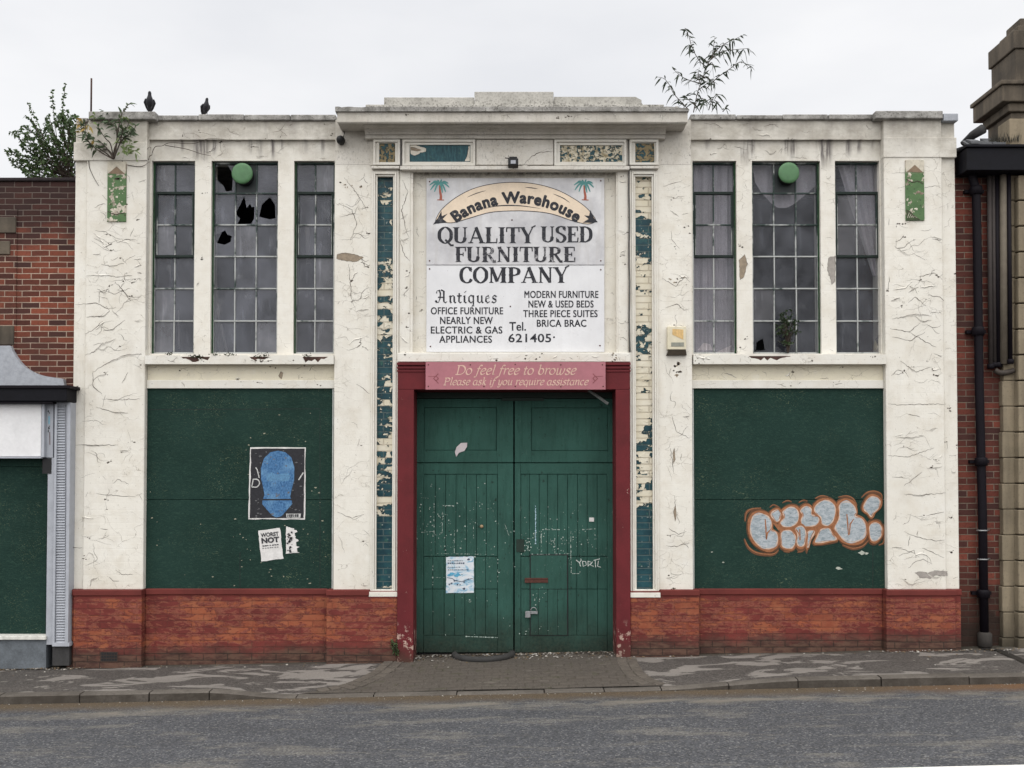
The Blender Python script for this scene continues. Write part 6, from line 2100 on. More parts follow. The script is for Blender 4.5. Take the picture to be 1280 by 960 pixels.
# rusticated stone: alternating blocks with sunk joints
m = MB()
yy = 218.0
k = 0
x0s, x1s = 1252.0, 1272.5
while yy < 800:
    h = 32.2
    m.pbox(1253 + (1.2 if k % 2 else 0), 1273, yy + .25, yy + h - .25, -.03, .12)
    m.pbox(1273.3, 1800, yy + .8, yy + h - .8, -.14, .3)
    yy += h; k += 1
m.pbox(1253.5, 1800, 218, 832, .02, .3)
kid(m, "stone_pier", STONE, rh_, bevel=.012)
m = MB(); m.pbox(1252, 1273, yy, 832, -.035, .1); m.pbox(1273.3, 1800, yy + .5, 832, -.15, .3)
kid(m, "stone_base", mat_stone("dirty_sandstone", (.10, .08, .055), (.16, .13, .09), .8), rh_, bevel=.012)
# black fascia box
m = MB()
a, b, c, d = rect(1207.5, 1800, 184.5, 212.5, -.26)
x_f = fx(1194.5, 222, .05)[0]
m.box(x_f, b, -.26, .5, c, d)
m.box(x_f - .02, b, -.29, .5, d + .001, d + .035)
kid(m, "black_fascia", FASCIA, rh_, bevel=.006)
# low slate roof and rubble on it
m = MB()
zr0 = d + .036
def wedge(x0, x1, y0, y1, za, zb):
    m.add([(x0, y0, za), (x1, y0, za), (x1, y1, zb), (x0, y1, zb), (x0, y0, za - .03), (x1, y0, za - .03), (x1, y1, zb - .03), (x0, y1, zb - .03)],
          [(0, 1, 2, 3), (4, 7, 6, 5), (0, 4, 5, 1), (1, 5, 6, 2), (2, 6, 7, 3), (3, 7, 4, 0)])
XR0 = x_f
r = random.Random(77)
for k in range(20):
    xx = XR0 + .02 + r.uniform(0, .55); yy = r.uniform(-.27, .2)
    w_ = r.uniform(.10, .22)
    wedge(xx, xx + w_, yy, yy + r.uniform(.14, .26), zr0 + r.uniform(0, .05), zr0 + r.uniform(.06, .17))
wedge(XR0 + .0, b - .05, -.2, .6, zr0 + .01, zr0 + .14)
kid(m, "slate_roof", SLATE, rh_)
m = MB()   # ridge tile heap against the stone head
A_ = [fx(px, py, .12) for px, py in ((1200, 180), (1212, 168), (1222, 158), (1230, 155.5), (1234, 160), (1234, 172), (1226, 176))]
ra, rb = fx(1203, 177, .25), fx(1229, 161, -.02)
m.tube([(ra[0], .25, ra[1] - .03), ((ra[0] + rb[0]) / 2, .11, (ra[1] + rb[1]) / 2), (rb[0], -.02, rb[1])], [.035, .055, .062], 14)
kid(m, "ridge_tile", plain("dark_ridge_tile", (.040, .039, .040), .85, .5, 14), rh_)
# stone pier head: shaft, two corbelled caps
def head(m, px_near, px_far, yt_near, yb_near, Yn, Yf_):
    x0 = fx(px_near, (yt_near + yb_near) / 2, Yn)[0]
    z1, z0 = fx(px_near, yt_near, Yn)[1], fx(px_near, yb_near, Yn)[1]
    m.box(x0, x0 + 1.6, Yn, Yf_, z0, z1)
    return x0, z0, z1
def depth_far(px_near, px_far, Yn):
    return (DIST + Yn) * (px_near - 640) / (px_far - 640) - DIST
m = MB()
Yn = -.20
Yf_ = depth_far(1267.5, 1234.5, Yn)
x0, z0, z1 = head(m, 1267.5, 0, 37, 60, Yn, Yf_)
m.box(x0 + .10, x0 + 1.5, Yn + .1, Yf_ - .1, z1 + .001, z1 + .10)
m.box(x0 + .16, x0 + 1.4, Yn + .16, Yf_ - .16, z1 + .101, z1 + .22)
x1, za, zb = x0 + .025, fx(1266, 101, Yn)[1], z0 - .002
m.box(x1, x1 + 1.5, Yn + .02, Yf_ - .03, za, zb)
Yf2 = depth_far(1253, 1216.5, Yn)
x2, zc_, zd_ = head(m, 1253, 0, 106, 126.5, Yn - .02, Yf2)
m.box(x2 - .025, x2 + 1.7, Yn - .05, Yf2 + .03, zd_ + .001, za - .002)
x3, ze = fx(1257, 136, Yn)[0], fx(1257, 138, Yn)[1]
m.box(x3 + .05, x3 + 1.5, Yn + .03, Yf2 - .06, ze, zc_ - .002)
m.box(x3 + .10, x3 + 1.5, Yn + .07, Yf2 - .10, fx(1245, 184, Yn)[1] - .02, ze - .002)
kid(m, "pier_head", STONE_DK, rh_, bevel=.012)
m = MB()
m.pbox(1262, 1800, 148, 186, Yn + .02, .3)
m.v = [(v[0], v[1], v[2]) for v in m.v]
kid(m, "clean_stone_shaft", STONE, rh_, bevel=.01)
r = random.Random(4)
m = MB()
for k in range(120):
    X, Z = fx(r.uniform(1235, 1271), 183, -.15)
    p = Vector((X, -.2 + r.uniform(-.06, .12), zr0 + .04))
    m.leaf(p, (r.uniform(-.25, .25), r.uniform(-.3, .1), 1), r.uniform(.05, .14), .010, rnd=r)
tag(m.build("roof_grass", plain("dry_dark_grass", (.035, .033, .026), .9, .5, 30)), kind="stuff")

# iron pipes on the brick return
dp = thing("drainpipe", "thick black iron drainpipe running down the brown brick strip to the pavement", "drainpipe", (fx(1225, 800, -.03)[0], -.03, .08))
YPp = -.04
m = MB()
pts = [(1214, 205), (1215.5, 222), (1220, 236), (1221.5, 300), (1224, 480), (1228, 640), (1230.5, 800)]
path = [fx(a_, b_, YPp) for a_, b_ in pts]
m.tube([(p[0], YPp, p[1]) for p in path], .052, 16)
kid(m, "pipe", IRON, dp)
for (py, px) in ((238, 1220), (414, 1222.5), (577, 1226.5), (742, 1229.3)):
    X, Z = fx(px, py, YPp)
    m = MB(); m.lathe((X, YPp, Z), (0, 0, 1), [(-.055, .062), (-.05, .075), (.03, .075), (.05, .068)], 18)
    m.box(X - .12, X + .12, .0, .055, Z - .02, Z + .02)
    kid(m, "pipe_collar", IRON, dp)
for (py, px) in ((663, 1227.5), (699, 1228.5)):
    X, Z = fx(px, py, YPp)
    m = MB(); m.lathe((X, YPp, Z), (0, 0, 1), [(-.008, .061), (-.008, .066), (.008, .066), (.008, .061)], 18); m.tube([(X + .05, .0, Z), (X + .13, .045, Z)], .008, 6)
    kid(m, "pipe_clip", ZINC, dp)
X, Z = fx(1230.8, 795, YPp)
m = MB(); m.lathe((X, YPp, Z), (0, 0, 1), [(-.14, .066), (-.12, .085), (.03, .085), (.05, .062)], 14)
kid(m, "pipe_foot", plain("dirty_pipe_foot", (.030, .026, .023), .8, .5, 16), dp)

for (px, rad, y0, y1, lab) in ((1237.5, .028, 205, 458, "thin grey conduit nearest the thick drainpipe"), (1242.5, .022, 205, 456, "thin grey conduit, second from the thick drainpipe"), (1247, .030, 205, 456, "thin dark conduit just left of the fat buff pipe"), (1262, .026, 205, 452, "dark pipe on the edge of the buff stone pier")):
    m = MB()
    Yc = -.02 if px < 1255 else -.10
    a_, b_ = fx(px - 1.2, y0, Yc), fx(px + 1, y1, Yc)
    m.tube([(a_[0], Yc, a_[1]), (b_[0], Yc, b_[1])], rad, 10)
    t = thing("conduit", lab, "pipe", (b_[0], Yc, b_[1]), group="short pipes beside the drainpipe")
    kid(m, "pipe", IRON if px in (1247, 1262) else plain("grey_brown_conduit", (.038, .031, .029), .7, .4, 18), t)
    m = MB()
    X, Z = b_
    m.lathe((X, Yc, Z), (0, 0, 1), [(-.03, rad + .006), (-.025, rad + .016), (.02, rad + .016), (.03, rad + .006)], 12)
    kid(m, "pipe_end", IRON, t)
t = thing("buff_pipe", "fat buff painted pipe with a dark elbow among the short pipes", "pipe", (fx(1254, 460, -.05)[0], -.05, fx(1254, 465, -.05)[1]), group="short pipes beside the drainpipe")
m = MB()
P = [fx(a_, b_, -.05) for a_, b_ in ((1254.5, 205), (1255, 455))]
m.tube([(p[0], -.05, p[1]) for p in P], .048, 14)
kid(m, "pipe", plain("buff_pipe_paint", (.125, .105, .08), .7, .3, 12), t)
m = MB()
P = [fx(a_, b_, -.06) for a_, b_ in catmull([Vector((1266, 464, 0)), Vector((1258, 465.5, 0)), Vector((1250, 466, 0)), Vector((1244, 464, 0))], 5) for a_, b_ in [(a_, b_)]] if False else [fx(p.x, p.y, -.06) for p in catmull([Vector((1267, 463, 0)), Vector((1258, 465.5, 0)), Vector((1250, 466, 0)), Vector((1244, 463, 0))], 5)]
m.tube([(p[0], -.06, p[1]) for p in P], .034, 12)
kid(m, "elbow", plain("dark_elbow", (.045, .036, .030), .7, .4, 18), t)

# ------------------------------------------------------------------ plants that have seeded themselves
def grow(name, label, cat, base, stems, leaf_mat, bark, leaf_len, leaf_w, per_m, Y, seed, droop=.4, spread=.10, rad=.010, extra=None, yspread=.12, skip=.15, up=.0):
    """stems: lists of photo spots; each is given its own depth so that the plant has a round shape"""
    r = random.Random(seed)
    bx0, bz0 = fx(base[0], base[1], Y)
    t = thing(name, label, cat, (bx0, Y, bz0))
    sm, lm_ = MB(), MB()
    for st in stems:
        pts = catmull([Vector((a_, b_, 0)) for a_, b_ in st], 6)
        dy = r.uniform(-yspread, yspread)
        n = len(pts)
        W_ = []
        for i, p in enumerate(pts):
            yy = Y + dy * (i / (n - 1)) ** 1.3
            X, Z = fx(p.x, p.y, yy)
            W_.append(Vector((X, yy, Z)))
        sm.tube(W_, [rad * (1 - .75 * i / (n - 1)) + .0012 for i in range(n)], 5)
        for i in range(n - 1):
            if i / n < skip: continue
            seg = W_[i + 1] - W_[i]
            k = seg.length * per_m
            k = int(k) + (1 if r.random() < k - int(k) else 0)
            for _ in range(k):
                c = W_[i] + seg * r.random()
                sd = Vector((r.gauss(0, 1), r.gauss(0, .8), r.gauss(0, .6)))
                d = seg.normalized() * r.uniform(.2, .9) + sd.normalized() * r.uniform(.6, 1.1) + Vector((0, 0, up))
                lm_.leaf(c, d, leaf_len * r.uniform(.55, 1.2), leaf_w * r.uniform(.7, 1.2), droop * r.uniform(.3, 1.3), rnd=r)
    kid(sm, "stem", bark, t)
    kid(lm_, "foliage", leaf_mat, t)
    return t
# bushy tree behind the brick wall
r = random.Random(41)
base = (97, 223)
stems = []
def in_crown(x, y):
    return ((x - 50) / 42) ** 2 + ((y - 187) / 34) ** 2 < 1 or ((x - 75) / 24) ** 2 + ((y - 160) / 22) ** 2 < 1 or ((x - 36) / 27) ** 2 + ((y - 200) / 22) ** 2 < 1
while len(stems) < 92:
    x, y = r.uniform(8, 100), r.uniform(136, 222)
    if not in_crown(x, y): continue
    mx, my = (x + base[0]) / 2 + r.uniform(-10, 10), (y + base[1]) / 2 + r.uniform(-2, 12)
    stems.append([(base[0] - r.uniform(0, 22), 224), (mx, my), (x, y), (x + r.uniform(-9, 4), y + r.uniform(-8, 6))])
stems += [[(80, 222), (80, 170), (78, 140), (82, 104)], [(78, 222), (70, 165), (66, 130), (65, 112)], [(70, 222), (50, 160), (40, 140), (34, 128)], [(60, 222), (40, 180), (28, 165), (12, 166)], [(70, 222), (46, 160), (36, 148), (30, 146)], [(84, 222), (86, 160), (92, 148), (96, 146)], [(60, 222), (30, 200), (16, 190), (11, 186)]]
t = grow("bush", "dense small leaved bush rising behind the sooty red brick wall", "bush", base, stems, LEAF, BARK, .050, .031, 72, .95, 17, .2, rad=.0045, yspread=.42, skip=.36)
# buddleia rooted in the left pier
B = (142, 199)
stems = [[B, (128, 188), (114, 180), (104, 168), (101, 158)], [B, (134, 186), (124, 176), (112, 168)], [(141, 198), (138, 190), (131, 186), (118, 184), (104, 190)], [B, (143, 186), (150, 172), (158, 160), (163, 150)], [B, (150, 178), (153, 160), (148, 148)], [B, (138, 180), (131, 172), (122, 158)], [(143, 197), (146, 176), (145, 160), (137, 152), (128, 138)], [B, (126, 190), (110, 176), (106, 150)], [B, (152, 176), (166, 164), (170, 156)], [(143, 196), (150, 150), (158, 134), (164, 128)]]
t = grow("buddleia", "straggling buddleia with yellowing leaves sprouting from the pier above a green plaque", "plant", B, stems, LEAF_BUD, BARK, .125, .036, 50, YP - .10, 3, .55, rad=.008, yspread=.20, skip=.35)
m = MB(); r = random.Random(6)
for (px, py, n, s_) in ((104, 160, 9, 4.5), (164, 187, 26, 6), (158, 182, 10, 4), (113, 158, 8, 5), (164, 155, 9, 5), (118, 145, 5, 5)):
    for k in range(n):
        X, Z = fx(px + r.gauss(0, s_), py + r.gauss(0, s_), YP - .12)
        m.leaf((X, YP - .10 - r.uniform(0, .12), Z), (r.uniform(-1, 1), r.uniform(-.8, .2), r.uniform(-.9, .5)), r.uniform(.05, .11), .034, .3, 0 if px < 115 else 1, rnd=r)
kid(m, "pale_foliage", [LEAF_YEL, LEAF_LT], t)
# ivy like stems creeping on the band and the pier
m = MB()
for L_ in ([(110, 200), (112, 210), (118, 222), (124, 232)], [(160, 190), (172, 186), (182, 188), (188, 184)], [(152, 200), (158, 206), (176, 208), (186, 203)], [(186, 200), (190, 182), (200, 180), (212, 176), (240, 178), (262, 172), (300, 176)], [(205, 180), (230, 184), (250, 190), (262, 193)]):
    pts = catmull([Vector((a_ + r.uniform(-1, 1), b_ + r.uniform(-1, 1), 0)) for a_, b_ in L_], 6)
    m.tube([(fx(p.x, p.y, YP)[0], (YP if p.x < 187 else -.055) - .006, fx(p.x, p.y, YP)[1]) for p in pts], [.005 * (1 - .6 * i / len(pts)) for i in range(len(pts))], 5)
tag(kid(m, "creeping_stem", BARK, t), kind="stuff")
# buddleia on the right parapet
H = lambda L: [(810 + x / 7.39, 20 + y / 7.39) for x, y in L]
stems = [H(L) for L in ([(420, 890), (450, 740), (490, 610), (530, 520), (560, 430), (605, 385)], [(545, 470), (500, 440), (440, 360), (410, 285), (375, 265)], [(430, 330), (400, 270), (378, 190), (340, 110)], [(590, 390), (640, 360), (690, 325), (790, 312), (935, 298)], [(560, 430), (640, 310), (740, 240), (800, 215), (868, 182)], [(590, 400), (600, 320), (618, 190)], [(490, 625), (400, 600), (320, 565), (228, 488)], [(380, 870), (330, 818), (240, 720), (200, 640), (150, 580), (90, 563)], [(510, 560), (600, 600), (620, 640)], [(540, 670), (640, 570), (740, 500), (840, 430), (900, 440), (962, 476)], [(470, 680), (520, 640), (580, 600)], [(560, 870), (590, 780), (630, 730), (680, 728)], [(690, 885), (720, 850), (748, 820)], [(430, 820), (390, 790), (340, 735)], [(440, 780), (500, 760), (530, 790)], [(560, 450), (590, 430), (600, 480)], [(480, 610), (460, 560), (470, 500)], [(650, 330), (690, 350), (705, 400)], [(520, 560), (470, 560), (420, 600)], [(430, 850), (520, 800), (580, 770), (660, 800)], [(560, 440), (520, 400), (470, 380)])]
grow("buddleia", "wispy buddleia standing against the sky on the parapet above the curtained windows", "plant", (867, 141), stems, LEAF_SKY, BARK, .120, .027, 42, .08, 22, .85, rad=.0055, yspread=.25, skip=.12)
# sapling on the sill of the right fan window
r = random.Random(19)
stems = []
for k in range(34):
    a_ = r.uniform(0, 6.28)
    rr = r.uniform(6, 21)
    stems.append([(985 + r.uniform(-1, 1), 441), (985 + r.uniform(-3, 3), 425), (985 + rr * .6 * math.cos(a_), 410 + rr * .6 * math.sin(a_) * .8), (985 + rr * math.cos(a_), 406 + rr * math.sin(a_) * .95)])
for k in range(6):
    stems.append([(984, 441), (984, 432), (984 + r.uniform(-9, 9), 428), (984 + r.uniform(-13, 13), 425 + r.uniform(0, 6))])
grow("sapling", "small bushy sapling rooted on the window sill in front of the panes", "plant", (985, 442), stems, LEAF_DK, BARK, .046, .024, 75, -.02, 9, .3, rad=.003, yspread=.12, skip=.55)
# weed at the door frame
stems = [[(497, 819), (495 + r.uniform(-3, 3), 812), (490 + r.uniform(-5, 14), 800 + r.uniform(-3, 12))] for k in range(16)]
grow("weed", "little green weed at the foot of the maroon door frame", "weed", (497, 820), stems, LEAF, BARK, .035, .018, 60, -.22, 4, .4, rad=.003, yspread=.06, skip=.1)

# ------------------------------------------------------------------ pigeons
PIG = plain("slate_grey_plumage", (.024, .024, .029), .6, .35, 30, obj=True)
def pigeon(label, px, py_foot, Y, rz, scale=1.0, turn=0.0):
    X, Z = fx(px, py_foot, Y)
    t = thing("pigeon", label, "pigeon", (X, Y, Z), rz, "pigeons on the parapet")
    m = MB()
    # spine from tail tip to crown; the bird looks along +x of its own space
    sp = [(-.125, .020, .006, .020), (-.10, .040, .008, .024), (-.075, .062, .018, .027), (-.045, .085, .040, .040), (-.012, .110, .056, .052), (.018, .138, .056, .050), (.038, .165, .042, .039), (.046, .190, .029, .028), (.050, .210, .024, .023), (.056, .226, .025, .023), (.066, .238, .020, .019), (.078, .243, .009, .009)]
    n = 14; vs, fs = [], []
    for i, (x, z, a_, b_) in enumerate(sp):
        p0, p1 = sp[max(i - 1, 0)], sp[min(i + 1, len(sp) - 1)]
        dx, dz = p1[0] - p0[0], p1[1] - p0[1]
        L = math.hypot(dx, dz); nx, nz = -dz / L, dx / L
        for k in range(n):
            th = 6.2832 * k / n
            vs.append((x + nx * a_ * math.cos(th) + turn * 0, b_ * math.sin(th), z + nz * a_ * math.cos(th)))
    for i in range(len(sp) - 1):
        for k in range(n):
            fs.append((i * n + k, i * n + (k + 1) % n, (i + 1) * n + (k + 1) % n, (i + 1) * n + k))
    fs += [tuple(range(n - 1, -1, -1)), tuple((len(sp) - 1) * n + k for k in range(n))]
    # beak grows from the last ring
    m.add(vs, fs, 0, True)
    m.tube([(.072, 0, .240), (.088, 0, .236), (.097, 0, .230)], [.008, .005, .0015], 8)
    for s_ in (-1, 1):
        m.tube([(.0, .022 * s_, .085), (.004, .022 * s_, .045), (.002, .022 * s_, .006)], [.013, .006, .0045], 8)
        for dx, dy in ((.03, 0), (.022, .016), (.022, -.016), (-.02, 0)):
            m.tube([(.002, .022 * s_, .006), (.002 + dx, .022 * s_ + dy, .003)], [.004, .002], 6)
        # folded wing along the flank
        wv = [(.030, .050 * s_, .150), (-.02, .060 * s_, .125), (-.08, .038 * s_, .070), (-.13, .012 * s_, .028)]
        m.tube(wv, [.012, .020, .014, .004], 8)
    o = m.build("body", PIG, t)
    t.scale = (scale, scale, scale)
    return t
pigeon("pigeon on the end of the left pier's coping, neck stretched up", 187, 139, -.08, math.radians(289), .92)
pigeon("smaller looking pigeon alone on the bay parapet between pier and cornice", 257, 143.6, 0.0, math.radians(306), .80)

# ------------------------------------------------------------------ litter and dirt where the walls meet the pavement
r = random.Random(55)
m = MB()
for k in range(620):
    x = r.choice([r.uniform(-5.6, 6.2), r.uniform(-1.3, 1.35), r.uniform(4.5, 6.2), r.uniform(-6.4, -5.3)])
    y = -.19 - abs(r.gauss(0, .06)) - (0 if abs(x) > 1.3 else -.10)
    if r.random() < .12: y -= abs(r.gauss(0, .35))
    if y < KY + .2: continue
    s_ = r.uniform(.004, .016) * (1.5 if r.random() < .08 else 1)
    z = pav_lumpy(x, min(y, 0)) + .012
    a_ = r.uniform(0, 6.28)
    n = r.randint(4, 6)
    vs = [(x + s_ * r.uniform(.5, 1.3) * math.cos(a_ + q * 6.283 / n), y + s_ * r.uniform(.5, 1.3) * math.sin(a_ + q * 6.283 / n), z + r.uniform(0, .008)) for q in range(n)]
    vs.append((x, y, z + s_ * .7))
    m.add(vs, [(q, (q + 1) % n, n) for q in range(n)], r.choice([0, 1, 1, 1, 2, 2]))
for k in range(520):   # rotted leaves and dirt blown against the doors
    x = r.uniform(-1.25, 1.28); y = .14 - abs(r.gauss(0, .11))
    s_ = r.uniform(.006, .022)
    z = pav_lumpy(x, min(y, 0)) + .014
    n = 5; a_ = r.uniform(0, 6)
    vs = [(x + s_ * r.uniform(.5, 1.3) * math.cos(a_ + q * 6.283 / n), y + s_ * r.uniform(.5, 1.3) * math.sin(a_ + q * 6.283 / n), z + r.uniform(0, .008)) for q in range(n)] + [(x, y, z + s_ * .6)]
    m.add(vs, [(q, (q + 1) % n, n) for q in range(n)], r.choice([1, 3, 3, 3, 2, 0]))
for k in range(420):   # grit along the gutter
    x = r.uniform(-7, 7); y = KY - abs(r.gauss(.02, .10)) - .01
    s_ = r.uniform(.003, .010)
    z = roadz(x, y) + .004
    n = 5; a_ = r.uniform(0, 6)
    vs = [(x + s_ * r.uniform(.5, 1.3) * math.cos(a_ + q * 6.283 / n), y + s_ * r.uniform(.5, 1.3) * math.sin(a_ + q * 6.283 / n), z) for q in range(n)] + [(x, y, z + s_ * .8)]
    m.add(vs, [(q, (q + 1) % n, n) for q in range(n)], r.choice([1, 1, 1, 2, 0]))
LIT = [plain("scrap_white", (.34, .32, .29), .8, .3, 40), plain("dead_leaf", (.12, .085, .05), .9, .5, 40), plain("grit_grey", (.19, .175, .155), .9, .5, 40), plain("rotted_leaf", (.028, .021, .015), .95, .5, 40)]
tag(m.build("litter", LIT), kind="stuff")
# ------------------------------------------------------------------ cracked and lifting paint
CRACK_IN = plain("crack_shadow_brown", (.055, .042, .032), .95, .4, 30)
BARE = plain("bare_grey_render", (.30, .275, .25), .95, .3, 18, bump=.3)
BARE_BR = plain("bare_brown_render", (.26, .21, .155), .95, .4, 18, bump=.4)
def crack_path(m, pts, Y, r, w=.0042, lip=.5):
    """a hair crack with the paint curling off along one side of it"""
    P = [fx(p[0], p[1], Y) for p in pts]
    n = len(P)
    if n < 3: return
    ws = [w * (.35 + .65 * math.sin(math.pi * (i + .3) / (n - .4))) * r.uniform(.6, 1.3) for i in range(n)]
    m.ribbon(P, ws, Y - .0012, 0)
    if r.random() < lip:
        s_ = r.choice((-1, -1, 1))
        h = r.uniform(.010, .024)
        a, b = sorted((r.randrange(n), r.randrange(n)))
        if b - a < 3: a, b = 0, n - 1
        vs = []
        for i in range(a, b + 1):
            t = math.sin(math.pi * (i - a + .15) / (b - a + .3))
            x, z = P[i]
            vs += [(x, Y - .0015 - .0065 * t * r.uniform(.6, 1.2), z + s_ * ws[i] * .5), (x + r.uniform(-.004, .004), Y - .0008, z + s_ * (h * t + .002))]
        m.add(vs, [(2 * i, 2 * i + 2, 2 * i + 3, 2 * i + 1) for i in range(b - a)], 1, True)
def jig(pts, r, amp=.7, n=6):
    out = []
    for (a, b) in zip(pts[:-1], pts[1:]):
        k = max(2, int(math.hypot(b[0] - a[0], b[1] - a[1]) / 2.6))
        for i in range(k):
            t = i / k
            out.append((a[0] + (b[0] - a[0]) * t + r.uniform(-amp, amp) * (i > 0), a[1] + (b[1] - a[1]) * t + r.uniform(-amp, amp) * (i > 0)))
    out.append(pts[-1])
    return out
def wander(r, x, y, L, ang, box):
    pts = [(x, y)]
    while L > 0:
        st = r.uniform(1.4, 3.0)
        ang = ang * .86 + r.gauss(0, .36)
        x += st * math.cos(ang); y += st * math.sin(ang)
        if not (box[0] < x < box[1] and box[2] < y < box[3]): break
        pts.append((x, y)); L -= st
    return pts
def scatter(box, n, Y, seed, w=(.0018, .006), lip=.18, length=(8, 44), vert=.22):
    r = random.Random(seed)
    m = MB()
    for k in range(n):
        x, y = r.uniform(box[0], box[1]), r.uniform(box[2], box[3])
        if r.random() < vert:
            p = wander(r, x, y, r.uniform(*length) * .7, 0, box)
            p = [(x + (b - y), y + (a - x)) for a, b in p]
            p = [q for q in p if box[0] < q[0] < box[1] and box[2] < q[1] < box[3]]
        else:
            p = wander(r, x, y, r.uniform(*length), r.uniform(-.35, .35), box)
        crack_path(m, p, Y, r, w[0] + (w[1] - w[0]) * r.random() ** 1.7, lip)
        if p and r.random() < .3:
            q = r.choice(p)
            for _ in range(r.randint(1, 4)):
                chip(m, q[0] + r.gauss(0, 2), q[1] + r.gauss(0, 1.2), r.uniform(.004, .013), Y - .0013, r, 0, r.uniform(.8, 2.2))
        if r.random() < .4 and len(p) > 4:
            q = p[len(p) // 2]
            b = wander(r, q[0], q[1], r.uniform(6, 14), r.choice((-.9, .9)), box)
            crack_path(m, b, Y, r, r.uniform(*w) * .8, 0)
    return m
def stuffed(m, name, mats):
    return tag(part(m, name, mats), kind="stuff")
r = random.Random(101)
Q1 = lambda L: [(x / 4, 320 + y / 4) for x, y in L]
m = scatter((109, 178, 262, 440), 40, YP, 1)
m2 = scatter((92, 178, 440, 733), 26, YP, 2, w=(.002, .0045), lip=.3)
m3 = scatter((110, 183, 206, 275), 12, YP, 3)
for L in ([(465, 580), (520, 545), (610, 500), (650, 492), (710, 493)], [(465, 575), (465, 650), (510, 690)], [(375, 243), (430, 240), (480, 235), (545, 265), (580, 255)], [(495, 235), (495, 180), (540, 165)], [(485, 165), (520, 185), (545, 165)], [(430, 100), (520, 98), (590, 105), (660, 98)], [(575, 130), (610, 165), (655, 225)], [(430, 305), (520, 300), (548, 275), (530, 250)],
          [(425, 390), (460, 375), (515, 325)], [(515, 375), (560, 368), (625, 320)], [(425, 497), (470, 480), (510, 440), (575, 415)], [(510, 715), (600, 718), (700, 715)], [(610, 635), (640, 582)], [(480, 755), (560, 780), (640, 785)], [(375, 945), (480, 945), (590, 945)], [(505, 40), (560, 50), (620, 38)]):
    crack_path(m, jig(Q1(L), r), YP, r, .007, .45)
Q3 = lambda L: [(x / 2.825, 560 + y / 2.825) for x, y in L]
for L in ([(400, 125), (415, 110), (455, 128)], [(340, 160), (400, 168), (480, 172)], [(355, 285), (380, 288)], [(408, 430), (430, 447), (468, 447)], [(385, 455), (400, 470), (420, 470)], [(318, 490), (322, 465), (345, 458)], [(290, 245), (330, 250)], [(248, 350), (290, 352)]):
    crack_path(m, jig(Q3(L), r), YP, r, .006, .35)
for q in (m2, m3):
    m.add(q.v, q.f, 0); m.m[-len(q.f):] = q.m; m.sm[-len(q.f):] = q.sm
stuffed(m, "paint_crack", [CRACK_IN, WALL])
# middle piers
m = scatter((421, 462, 216, 450), 30, YP, 5)
for q in (scatter((421, 462, 450, 733), 12, YP, 6, w=(.002, .004), lip=.3), scatter((826, 862, 225, 480), 16, YP, 7), scatter((826, 862, 480, 730), 18, YP, 8, vert=.4)):
    m.add(q.v, q.f, 0); m.m[-len(q.f):] = q.m; m.sm[-len(q.f):] = q.sm
for L in ([(828, 348), (845, 358), (856, 346), (862, 352)], [(832, 385), (846, 380), (855, 388), (862, 386)], [(840, 520), (846, 540), (862, 548)], [(838, 560), (842, 590)], [(843, 620), (845, 645)], [(836, 660), (848, 668), (858, 664)], [(422, 640), (440, 648), (455, 643)], [(424, 255), (440, 262), (446, 280), (438, 300)], [(430, 222), (445, 240), (458, 262)], [(436, 330), (440, 380)], [(445, 480), (462, 492)]):
    crack_path(m, jig(L, r), YP, r, .006, .3)
stuffed(m, "paint_crack", [CRACK_IN, WALL])
# outer right pier
Q7 = lambda L: [(960 + x / 4, 240 + y / 4) for x, y in L]
Q8 = lambda L: [(960 + x / 4, 480 + y / 4) for x, y in L]
m = scatter((1110, 1178, 285, 480), 40, YP, 11)
for q in (scatter((1110, 1178, 480, 733), 24, YP, 12, w=(.002, .004), lip=.5), scatter((1182, 1197, 220, 730), 16, YP + .035, 13, length=(5, 14)), scatter((1110, 1178, 205, 285), 8, YP, 14)):
    m.add(q.v, q.f, 0); m.m[-len(q.f):] = q.m; m.sm[-len(q.f):] = q.sm
for L in ([(610, 683), (650, 690), (705, 700), (760, 655)], [(705, 700), (780, 745), (840, 775)], [(620, 725), (710, 745), (785, 700)], [(700, 555), (735, 525), (790, 570)], [(800, 515), (860, 525), (880, 545)], [(620, 635), (740, 610), (820, 620)], [(760, 480), (840, 470)], [(660, 845), (740, 900), (820, 875)], [(615, 545), (660, 530)], [(625, 490), (690, 480), (720, 450)], [(755, 425), (830, 405)]):
    crack_path(m, jig(Q7(L), r), YP, r, .007, .4)
for L in ([(680, 738), (745, 765), (840, 785), (885, 780)], [(710, 760), (700, 810)], [(750, 735), (745, 765)], [(700, 920), (735, 890), (775, 875), (820, 900)], [(620, 818), (672, 820)], [(655, 860), (730, 830), (740, 870)], [(770, 820), (880, 870)], [(600, 100), (655, 105), (740, 102), (890, 100)], [(700, 150), (760, 165)], [(600, 358), (700, 365), (830, 320)], [(680, 510), (770, 440)], [(620, 465), (700, 470)], [(680, 550), (760, 555), (890, 545)], [(790, 660), (880, 640)], [(640, 270), (760, 265)]):
    crack_path(m, jig(Q8(L), r), YP, r, .006, .3)
stuffed(m, "paint_crack", [CRACK_IN, WALL])
